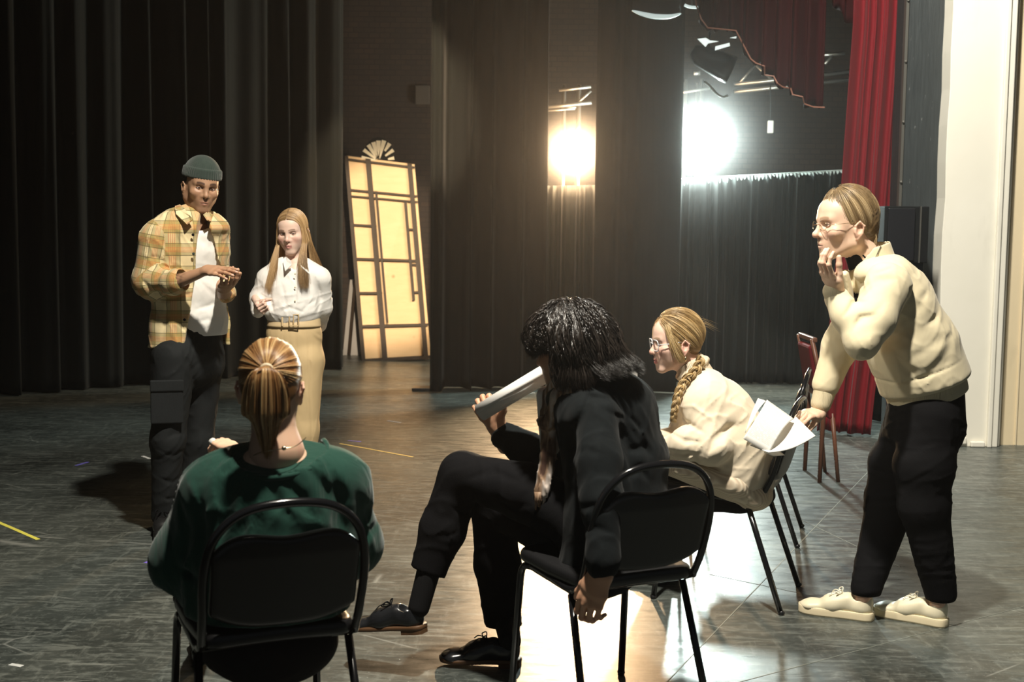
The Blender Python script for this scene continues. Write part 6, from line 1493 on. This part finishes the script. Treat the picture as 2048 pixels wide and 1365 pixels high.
strands('hair', to_w(HB, P), .00125, HAIRB, pb, 7, rnd=np.clip(.35+.3*ck+rs.normal(0, .18, n), 0, 1))
hv = U(.03, el((0, -.014, .036), (.088, .108, .102)), el((0, -.045, -.030), (.090, .085, .075)), el((0, -.06, -.06), (.085, .07, .06)))
def hcB(P_):
    q = HB.loc(P_); x, y, z = q.T
    return np.maximum.reduce([hv(q), y-np.where(z > .03, .085, .000+0*z), -.105-z])*HB.sc
sculpt('hair_mass', hcB, *bounds([HB.to((x, y, z)) for x in (-.12, .12) for y in (-.16, .11) for z in (-.14, .16)], .01), .006, HAIRB, pb, attrs=lambda V: {'rnd': np.full(len(V), .1)})
# coat
COAT = MT('charcoal_wool', (.012, .014, .016), .85, .08); COAT.color(COAT.mix(COAT.noise(COAT.obj(), 40, 5, .7), (.0045, .0055, .006), (.010, .013, .0145)))
COAT.bump(COAT.math('ADD', COAT.noise(COAT.obj((1, 1, .5), (.2, .3, .2)), 7, 3, .5, 1.4), COAT.math('MULTIPLY', COAT.noise(COAT.obj(), 260, 3), .06)), .2, .025); COAT.b.inputs['Sheen Weight'].default_value = .04; COAT = COAT.m
LB_ = nrm((.62, .78, 0))      # across the shoulders
co_ = echain([W(1180, 768, YB), W(1212, 832, YB), W(1234, 925, YB-.02), W(1234, 1040, YB-.05), W(1228, 1130, YB-.06)], [(.13, .085), (.195, .122), (.195, .132), (.19, .142), (.20, .165)], LB_, .05)
shB = U(.06, el(W(1180, 800, YB), (.14, .12, .075)), el(W(1188, 832, 3.73), (.080, .080, .080)), el(W(1240, 798, 4.0), (.085, .085, .075)), el(W(1252, 835, 3.86), (.085, .10, .12)))
eN = W(1204, 1005, 3.54)
armN = U(.04, ec(W(1190, 842, 3.70), W(1196, 925, 3.61), (.068, .072), (.066, .068), S), ec(W(1196, 925, 3.61), eN, (.066, .068), (.060, .060), S), ec(eN, W(1206, 1120, 3.47), (.056, .058), (.043, .046), S), rc(W(1206, 1120, 3.47), W(1204, 1138, 3.468), .040, .036))
eF = W(1105, 925, 4.18)
armF = U(.04, ec(W(1200, 830, 4.05), eF, (.07, .08), (.062, .062), S), ec(eF, W(1050, 898, 4.20), (.062, .062), (.054, .054), S), ec(W(1050, 898, 4.20), W(1008, 872, 4.22), (.054, .054), (.044, .048), S))
ct = U(.045, co_, shB); ct = U(.03, ct, armF); ct = U(.03, ct, armN)
ct = wrinkle(ct, .0034, (.35, 0, 1), .08, 13, 3)
X = lambda x, y: W(x, y, 3.7)
ct = xz_folds(ct, [([X(1142, 960), X(1148, 860), X(1180, 796), X(1225, 800)], .012, .020), ([X(1180, 800), X(1250, 840), X(1290, 900)], .008, .008), ([X(1230, 830), X(1260, 900), X(1268, 990)], .016, .018), ([X(1250, 905), X(1290, 900), X(1310, 920)], .012, .014), ([X(1245, 960), X(1280, 940), X(1300, 965)], .012, .012),
      ([X(1180, 770), X(1215, 780), X(1280, 860), X(1305, 930)], .007, .008), ([X(1140, 900), X(1170, 885), X(1200, 890)], .010, .008), ([X(1150, 990), X(1180, 980), X(1210, 990)], .010, .010), ([X(1150, 1030), X(1185, 1020), X(1215, 1030)], .010, .008), ([X(1105, 1100), X(1110, 1000), X(1100, 920)], .010, .010)], 3.95)
hole = ec(W(1160, 740, YB), W(1170, 785, YB), (.075, .075), (.055, .055), LB_)
cutc = AND(SUB(ct, hole, .006), lambda P: .478-P[:, 2], .01)
sculpt('coat', cutc, *bounds([W(1172, 772, YB), W(1215, 1130, YB), W(1008, 872, 4.22), W(1206, 1120, 3.47), W(1310, 870, 3.9)], .2), .0065, COAT, pb)
colr = AND(SUB(ec(W(1176, 792, YB), W(1163, 748, YB), (.115, .105), (.092, .086), LB_), ec(W(1180, 800, YB), W(1158, 735, YB), (.103, .094), (.078, .072), LB_), .003), plane(W(1130, 780, YB), (-.9, .35, 0)), .004)
sculpt('collar', colr, *bounds([W(1170, 770, YB)], .17), .005, COAT, pb)
# scarf wound at the neck, one end hanging with a fringe
SCF = MT('brown_scarf', (.16, .09, .06), .85, .2); w_n = SCF.noise(SCF.obj((1, 1, .12), (0, .12, 0)), 45, 3)
SCF.color(SCF.ramp(w_n, [(.35, (.10, .055, .04)), (.5, (.34, .22, .14)), (.62, (.52, .45, .40))])); SCF.bump(w_n, .5, .006); SCF = SCF.m
sc_ = U(.012, *[rc(W(*p), W(*q), r1, r2) for p, q, r1, r2 in (((1172, 765, 3.76), (1128, 760, 3.82), .030, .034), ((1128, 760, 3.82), (1105, 790, 3.90), .034, .030), ((1168, 775, 3.74), (1118, 795, 3.80), .028, .028), ((1105, 790, 3.90), (1092, 850, 3.90), .028, .024), ((1118, 795, 3.80), (1100, 845, 3.84), .026, .024), ((1200, 765, 3.95), (1172, 765, 3.76), .026, .030))])
sc2 = U(.012, ec(W(1098, 845, 3.86), W(1095, 915, 3.84), (.030, .018), (.028, .016), (.7, -.6, 0)), ec(W(1095, 915, 3.84), W(1082, 990, 3.82), (.028, .015), (.026, .012), (.7, -.6, 0)), el(W(1097, 846, 3.85), (.036, .034, .028)))
sfl = wrinkle(U(.01, sc_, sc2), .004, (0, 0, 1), .035, 4, 4)
so = sculpt('scarf', sfl, *bounds([W(1085, 990, 3.83), W(1200, 750, 3.8), W(1100, 850, 3.95)], .06), .0042, SCF, pb)
b = MB(); r = random.Random(5)
for i in range(16):
    x = 1070+i*1.4; p = W(x, 985, 3.81); b.tube([p, p+np.array((r.uniform(-.004, .004), 0, -.02)), p+np.array((r.uniform(-.01, .006), 0, -.045-.012*r.random()))], [.0022, .002, .0012], 5)
b.build('fringe', SCF, so, True)
sht = U(.02, ec(W(1098, 790, 3.95), W(1100, 900, 3.93), (.05, .03), (.04, .02), (.7, .7, 0)))
sculpt('shirt', sht, *bounds([W(1100, 780, 3.95), W(1100, 900, 3.93)], .08), .006, WSH, pb)
# trousers, crossed legs
hip = ec(W(1215, 1085, YB-.03), W(1205, 1120, YB-.02), (.175, .13), (.175, .12), LB_)
kC, aC = W(925, 950, 4.12), W(848, 1165, 4.08)       # crossing leg
kS, aS = W(985, 1010, 4.28), W(1008, 1268, 4.30)     # standing leg
hC, hS = W(1190, 1060, 3.78), W(1180, 1075, 3.98)
legC = echain([hC, W(1050, 985, 3.97), kC, W(885, 1060, 4.11), aC], [(.098, .095), (.088, .090), (.074, .076), (.066, .075), (.048, .058)], (0, 1, 0), .03)
legS = echain([hS, W(1080, 1045, 4.14), kS, W(995, 1130, 4.29), aS], [(.095, .09), (.085, .09), (.068, .076), (.060, .080), (.050, .064)], (0, 1, 0), .03)
cp = plane(W(860, 1148, 4.08), aC-kC)
def tfn(P):
    d = smax(legC(P), cp(P), .004); e_ = smax(legS(P), W(1000, 1252, 4.3)[2]-P[:, 2], .004); return smin(smin(d, e_, .012), hip(P), .04)
X = lambda x, y: W(x, y, 4.0)
tB = wrinkle(tfn, .0028, (.7, 0, -.6), .07, 19, 3)
tB = xz_folds(tB, [([X(935, 960), X(985, 940), X(1040, 950)], .012, .008), ([X(900, 1020), X(930, 1040), X(955, 1035)], .010, .010), ([X(985, 985), X(1020, 1000), X(1060, 990)], .010, .008), ([X(870, 1075), X(895, 1080), X(915, 1070)], .008, .006), ([X(940, 980), X(950, 1010), X(940, 1040)], .01, .008)], 4.2)
sculpt('trousers', tB, *bounds([hC, hS, kC, aC, kS, aS, W(1215, 1085, YB)], .18), .0062, BLKT, pb)
SOCK = fabric('black_sock', (.009, .009, .010), .2, 90, .9, .3, crease=0)
aC2, hlC = W(838, 1205, 4.07), None
sk = U(.02, rc(W(858, 1140, 4.08), W(838, 1215, 4.07), .040, .036))
sculpt('sock', sk, *bounds([W(858, 1140, 4.08), W(838, 1215, 4.07)], .06), .005, SOCK, pb)
g1 = G(1046, 1334); 
sk = U(.02, rc(W(1012, 1240, 4.3), np.array((W(1020, 1290, 4.28)[0], g1[1], .09)), .044, .038))
sculpt('sock', sk, *bounds([W(1012, 1240, 4.3), np.array((W(1020, 1290, 4.28)[0], g1[1], .09))], .06), .005, SOCK, pb)
SHL = MT('black_shoe_leather', (.014, .015, .017), .24, .6); SHL.bump(SHL.noise(SHL.obj(), 30, 4), .15, .004); SHL = SHL.m
SHS = MT('tan_welt', (.10, .050, .022), .5, .4).m
hl = W(850, 1262, 4.06); tip_ = W(702, 1262, 4.16); dd = nrm(tip_-hl)
shoe(hl+dd*.035, dd, .285, SHL, SHS, BLKT, pb, 'derby_shoe', sneaker=False, up=(.02, 0, 1))
g1 = G(1040, 1333); g2 = G(884, 1328); dd = nrm(g2-g1)
shoe(g1+dd*.035+np.array((0, 0, .006)), dd, .285, SHL, SHS, BLKT, pb, 'derby_shoe', sneaker=False)
# the long paper roll
o = paper_roll('rolled_paper', W(961, 826, 4.152), W(1103, 741, 4.06), .032, 3, 'long thick white paper roll held by the dark-haired man', PAPER)
# ================================================================ seated woman in beige
YC = 5.02
pc = person(G(1330, 1175), 'seated woman in beige sweater and pale glasses leaning forward, hair in a braid')
TC = (.80, .56, .45)
HC = Head(W(1352, 683, YC), (-.97, -.18, -.12), (-.06, 0, 1), .99, True, tone=TC, brow=(.38, .26, .16), lip=(.62, .20, .20), gaze=(0, 1, -.12), blush=.8, jaw=.95, nose=1.0)
nb = W(1392, 758, YC)
parts = [HC.mesh(.0019, [W(1374, 728, YC), nb], .046, [.06])]
parts.append(plain(U(.03, rc(nb, W(1405, 800, YC), .045, .05), chain([W(1402, 812, YC-.12), W(1425, 890, YC-.19), W(1375, 888, YC-.165), W(1318, 902, YC-.07)], [.035, .032, .03, .026]), chain([W(1475, 985, YC-.06), W(1320, 985, 5.06), np.array((W(1315, 985, 5.06)[0]+.06, 5.27, .13))], [.05, .04, .03]), chain([W(1470, 985, YC+.12), W(1307, 975, 5.30), np.array((W(1302, 975, 5.3)[0]+.08, 5.46, .13))], [.05, .04, .03]), rc(W(1465, 920, YC), W(1475, 985, YC), .09, .08), ec(W(1402, 785, YC), W(1465, 930, YC), (.09, .05), (.12, .08), S)), *bounds([nb, W(1480, 1000, YC), W(1318, 902, YC-.2), np.array((W(1302, 975, 5.3)[0]+.08, 5.46, .13))], .11), .012, TC))
wc = W(1292, 905, YC-.02)
V, Q, A, _ = hand(wc, W(1272, 890, YC-.03)-wc, (-.2, -.5, .9), [(.5, .6, .4)]*4, spread=.03, thumb=(.4, .5, .3), left=True, sc=.88, tone=TC, forearm=W(1320, 900, YC), fr=.026, h=.003)
parts.append((V, Q, A))
join_mesh('body', parts, SKIN, pc)
HAIRC = hair_mat('dark_blonde_hair', (.20, .12, .045), (.50, .34, .15), (.74, .58, .34))
rs = np.random.RandomState(55); n = 4600
def keepC(d):
    x, y, z = d.T; ax = np.abs(x); front = np.where(z > .5, .72, .24+.96*np.clip(z, 0, 1)); ear = np.hypot(y*.1-.004, (z*.092+.048)*.85)
    return (y < front) & ~((ax > .7) & (ear < .022)) & (z > -.40-.55*np.clip(-y, 0, 1))
P, rv = combed(HC, (0, -.100, -.062), 9500, keepC, rs, lift=lambda q: .06+.10*np.clip(q[:, :, 2], 0, 1)*np.clip(.8+q[:, :, 1], 0, 1), frac=1.0, lump=(15, 3, 4), la=.034, jit=.0018, emin=-.95)
strands('hair', to_w(HC, P), .0009, HAIRC, pc, 8, rnd=rv)
# loose wisps
n = 70; st = np.stack([rs.normal(0, .04, n), rs.uniform(-.09, .06, n), np.full(n, .05)], 1); st = c0+((st-c0)/R0/np.linalg.norm((st-c0)/R0, axis=1)[:, None])*R0*1.06
en = st+np.stack([rs.normal(0, .02, n), -.045-.03*rs.rand(n), -.004+.012*rs.rand(n)-.03*(st[:, 1] < -.03)], 1)
strands('wisps', to_w(HC, bez(st, st+np.array((0, -.02, .006)), en+np.array((0, .02, .012)), en, 8)), .0003, HAIRC, pc, 9)
n = 500; sx = 1.0; ss = -1
q0 = np.stack([ss*np.full(n, .060)+rs.normal(0, .003, n), .046+rs.normal(0, .005, n), .070+rs.normal(0, .006, n)], 1)
q3 = np.stack([ss*np.full(n, .078), .004+rs.normal(0, .010, n), -.055-.03*rs.rand(n)], 1)
strands('side_lock', to_w(HC, bez(q0, q0+np.array((ss*.022, .006, -.03)), q3+np.array((ss*.006, .028, .05)), q3, 12)+rs.normal(0, .0015, (n, 1, 3))), .0009, HAIRC, pc, 10)
strands('side_lock', to_w(HC, (bez(q0, q0+np.array((ss*.022, .006, -.03)), q3+np.array((ss*.006, .028, .05)), q3, 12)+rs.normal(0, .0015, (n, 1, 3)))*np.array((-1, 1, 1))), .0009, HAIRC, pc, 10)
hb = U(.02, el((0, -.014, .032), (.0805, .099, .092)), el((0, -.050, -.015), (.066, .055, .058)))
def hcC(P_):
    q = HC.loc(P_); x, y, z = q.T; ax = np.abs(x); ear = np.where(ax > .055, .024-np.hypot(y+.010, (z+.024)*.85), -1)
    return np.maximum.reduce([hb(q), y-np.where(z > .06, .064, .022+.04*np.clip(z/.06, 0, 1)), -.072-z+.06*np.clip((y+.02)/.04, 0, 1), ear])*HC.sc
sculpt('hair_mass', hcC, *bounds([HC.to((x, y, z)) for x in (-.1, .1) for y in (-.14, .1) for z in (-.11, .14)], .01), .0042, HAIRC, pc, attrs=lambda V: {'rnd': np.full(len(V), .2)})
# braid over the shoulder
cl = spline([W(1404, 716, YC-.075), W(1390, 742, YC-.105), W(1368, 765, YC-.13), W(1356, 790, YC-.155), (W(1349, 820, YC-.165)), W(1346, 845, YC-.165)], 10)
T = np.gradient(cl, axis=0); T /= np.linalg.norm(T, axis=1)[:, None]; s1 = np.cross(T, (0, 1, .0)); s1 /= np.linalg.norm(s1, axis=1)[:, None]; s2 = np.cross(T, s1)
PP = []; n = 420; m_ = len(cl); tt_ = np.linspace(0, 1, m_)
for i in range(n):
    ph = (i % 3)*2*PI/3; w = tt_*2*PI*3.2+ph; R_ = .0125*(1-.45*tt_); jit = rs.normal(0, .0030, 2)*1.0
    PP.append(cl+s1*(np.sin(w)*R_+jit[0])[:, None]+s2*(np.sin(2*w)*R_*.55+jit[1])[:, None])
strands('braid', np.array(PP), .0014, HAIRC, pc, 11)
MB().sphere(HC.to((-.083, -.006, -.066)), (.005, .005, .010), 10, 8).build('earring', GOLD, pc, True)
CLRF = MT('clear_acetate', (.85, .85, .88), .15, .6); CLRF.b.inputs['Transmission Weight'].default_value = .35; CLRF = CLRF.m
glasses(HC, pc, CLRF, LENS, .0265, .0225, .0024, -.003, .0020, .6)
# sweater with shawl neck and ribbed hem
BEI = MT('beige_knit', (.74, .64, .48), .88, .2); BEI.color(BEI.mix(BEI.noise(BEI.obj(), 6, 3), (.72, .61, .45), (.80, .70, .54)))
BEI.bump(BEI.math('ADD', BEI.noise(BEI.obj((1, 1, .6), (.3, .2, .1)), 7, 3, .5, 1.2), BEI.math('MULTIPLY', BEI.noise(BEI.obj(), 300, 3), .05)), .18, .025); BEI.b.inputs['Sheen Weight'].default_value = .3; BEI = BEI.m
tor = echain([W(1405, 770, YC), W(1430, 820, YC), W(1455, 880, YC), W(1468, 940, YC), W(1470, 975, YC)], [(.13, .075), (.20, .130), (.205, .145), (.20, .150), (.19, .140)], S, .05)
shC = U(.05, el(W(1412, 795, YC-.08), (.085, .13, .095)), el(W(1400, 785, YC+.12), (.085, .10, .07)), el(W(1465, 840, YC), (.09, .16, .11)), el(W(1500, 925, YC+.02), (.075, .17, .10)))
eC = W(1425, 893, YC-.20)
aNr = U(.04, ec(W(1402, 810, YC-.13), eC, (.078, .085), (.074, .070), S), ec(eC, W(1372, 888, YC-.17), (.070, .068), (.064, .060), S), ec(W(1372, 888, YC-.17), W(1318, 902, YC-.08), (.062, .058), (.046, .044), S))
aFr = U(.04, ec(W(1385, 800, YC+.16), W(1368, 885, YC+.18), (.07, .08), (.065, .065), S), ec(W(1368, 885, YC+.18), W(1305, 880, YC+.08), (.06, .06), (.045, .045), S))
bs = U(.05, tor, shC); bs = U(.04, bs, aFr); bs = U(.028, bs, aNr); bs = wrinkle(bs, .0036, (.6, 0, .75), .07, 21, 3)
X = lambda x, y: W(x, y, YC-.2)
bs = xz_folds(bs, [([X(1352, 822), X(1385, 812), X(1425, 838), X(1434, 872)], .006, -.006), ([X(1408, 905), X(1425, 875), X(1445, 862), X(1480, 848)], .020, .022), ([X(1350, 850), X(1380, 850), X(1405, 862)], .010, .010), ([X(1342, 868), X(1368, 880), X(1398, 880)], .009, .010),
      ([X(1335, 900), X(1360, 908), X(1400, 902)], .010, .010), ([X(1345, 825), X(1340, 860), X(1335, 890)], .010, .010), ([X(1395, 925), X(1450, 936), X(1525, 938)], .005, -.004), ([X(1360, 770), X(1352, 800), X(1350, 825)], .010, .010)], YC+.1)
bh = ec(W(1372, 735, YC), W(1400, 775, YC), (.065, .060), (.045, .04), S)
def lower(P):   # hem slopes down towards the back
    a = W(1335, 905, YC); b = W(1540, 1005, YC); n = nrm(np.cross(b-a, (0, 1, 0))); n = n if n[2] < 0 else -n; return (P-a)@n-.035
sculpt('sweater', AND(SUB(bs, bh, .006), lower, .02), *bounds([W(1405, 770, YC), W(1525, 1010, YC), W(1318, 902, YC), W(1500, 850, YC)], .31), .0055, BEI, pc)
RIB = MT('beige_rib', (.74, .62, .46), .88, .2); sx_ = RIB.node('ShaderNodeSeparateXYZ'); RIB.l(RIB.attr('fab'), sx_.inputs[0]); rb1 = RIB.math('SINE', RIB.math('MULTIPLY', sx_.outputs[0], 620.0)); RIB.bump(rb1, .45, .002); RIB.color(RIB.mix(RIB.math('ADD', RIB.math('MULTIPLY', rb1, .5), .5), (.64, .52, .38), (.80, .69, .53))); RIB = RIB.m
ribf = U(.03, ec(W(1345, 925, YC-.02), W(1450, 950, YC), (.17, .055), (.215, .090), S), ec(W(1450, 950, YC), W(1500, 975, YC), (.215, .090), (.20, .075), S), el(W(1497, 985, YC), (.085, .20, .060)))
sculpt('ribbed_hem', wrinkle(ribf, .002, (1, 0, .4), .08, 3), *bounds([W(1345, 925, YC), W(1500, 985, YC)], .25), .006, RIB, pc, attrs=lambda V: {'fab': np.stack([V[:, 0]*.35+V[:, 1]*.95, V[:, 2], V[:, 0]], 1)})
# stand-up collar
cN = SUB(ec(W(1402, 772, YC), W(1384, 734, YC), (.082, .078), (.070, .066), S), ec(W(1406, 782, YC), W(1377, 720, YC), (.066, .062), (.058, .054), S), .003)
ax_ = nrm(W(1384, 734, YC)-W(1402, 772, YC)); s2_ = np.cross(ax_, (0, 1, 0)); ring = [W(1385, 737, YC)+np.array((0, 1, 0))*math.cos(q)*.070+s2_*math.sin(q)*.066+ax_*(.010*math.sin(q)*np.sign(s2_[0])) for q in np.linspace(0, 2*PI, 15)]
cN2 = U(.006, *[rc(ring[i], ring[i+1], .012) for i in range(14)])
sculpt('turtleneck', lambda P: smin(cN(P), cN2(P), .008), *bounds([W(1390, 750, YC), W(1412, 712, YC)], .13), .0042, RIB, pc, attrs=lambda V: {'fab': np.stack([np.arctan2((V-W(1385, 737, YC))@s2_, V[:, 1]-YC)*.07*1.5, V[:, 2], V[:, 0]], 1)})
# trousers and shoes, tucked behind the man's chair
hC1, hC2 = W(1475, 985, YC-.06), W(1470, 985, YC+.12)
kn1, kn2 = W(1315, 985, 5.06), W(1302, 975, 5.30)
an1, an2 = np.array((kn1[0]+.06, 5.27, .10)), np.array((kn2[0]+.08, 5.46, .10))
lgc = U(.03, echain([hC1, kn1, an1], [(.085, .085), (.066, .068), (.046, .046)], S, .03), echain([hC2, kn2, an2], [(.085, .085), (.066, .068), (.046, .046)], S, .03), el(W(1490, 985, YC+.03), (.12, .17, .07)))
sculpt('trousers', wrinkle(lgc, .002, (.7, 0, .5), .07, 6), *bounds([hC1, hC2, kn1, kn2, an1, an2, W(1500, 985, YC)], .18), .007, BLKT, pc)
for a_ in (an1, an2): shoe(np.array((a_[0]+.03, a_[1], 0)), nrm((-.97, .1, 0)), .25, BOOT, BOOT, BLKT, pc, 'shoe', width=.042, h=.006)
# her sheet of paper, held upright in front of her
MB_ = patch('paper_sheet', [(1236, 724, 4.90), (1274, 733, 4.92), (1277, 790, 4.94), (1273, 880, 4.96), (1240, 890, 4.94)], .0012, PAPER, None)
meta(MB_, 'single white sheet of paper seen behind the dark coat of the seated man', 'paper')
# ---------------------------------------------------------------- the open sheaf under the leaning man's hand
m = MT('printed_paper', (.84, .82, .77), .65, .3); uvv = m.attr('fab'); s3 = m.node('ShaderNodeSeparateXYZ'); m.l(uvv, s3.inputs[0])
line = m.math('LESS_THAN', m.math('FRACT', m.math('MULTIPLY', s3.outputs[0], 30.0)), .34)
msk = m.math('MULTIPLY', line, m.math('MULTIPLY', m.math('GREATER_THAN', s3.outputs[1], .10), m.math('LESS_THAN', s3.outputs[1], .90)))
word = m.math('GREATER_THAN', m.noise(m.obj(), 160, 2), .42); msk = m.math('MULTIPLY', msk, word)
m.color(m.mix(m.math('MULTIPLY', msk, .6), (.84, .82, .77), (.20, .16, .13))); PRINT = m.m
sf = empty('script_papers', tuple(W(1560, 860, 4.86)), 0, 'open sheaf of printed white pages under the hand on the chair back', 'papers')
def page(name, c4, bulge, mat, nx=16, ny=10, th=.0012):
    A, B, C, D = [W(*p) for p in c4]; V = []; uvs = []; nn = nrm(np.cross(B-A, D-A)); nn = nn if nn[1] < 0 else -nn
    for j in range(ny+1):
        for i in range(nx+1):
            u, v = i/nx, j/ny; p = A*(1-u)*(1-v)+B*u*(1-v)+C*u*v+D*(1-u)*v; V.append(p+nn*bulge*math.sin(PI*v)*(1-.3*u)+np.array((0, 0, bulge*.8))*math.sin(PI*v)*(u)); uvs.append((u, v, 0))
    Q = np.array([(j*(nx+1)+i, j*(nx+1)+i+1, (j+1)*(nx+1)+i+1, (j+1)*(nx+1)+i) for j in range(ny) for i in range(nx)])
    o = mesh_np(name, V, Q, mat, sf, True, {'fab': np.array(uvs)}); q = o.modifiers.new('s', 'SOLIDIFY'); q.thickness = th; return o
page('page', [(1486, 878, 4.72), (1538, 908, 4.70), (1588, 838, 4.80), (1534, 800, 4.84)], .025, PRINT)
page('page', [(1490, 866, 4.78), (1505, 840, 4.79), (1532, 802, 4.86), (1516, 797, 4.87)], .004, PAPER, 4, 8)
page('page', [(1500, 890, 4.735), (1537, 905, 4.69), (1631, 872, 4.73), (1592, 834, 4.83)], -.012, PAPER, 10, 8, .004)
page('page', [(1528, 905, 4.745), (1548, 913, 4.74), (1570, 911, 4.76), (1560, 903, 4.80)], .0, PAPER, 4, 4)
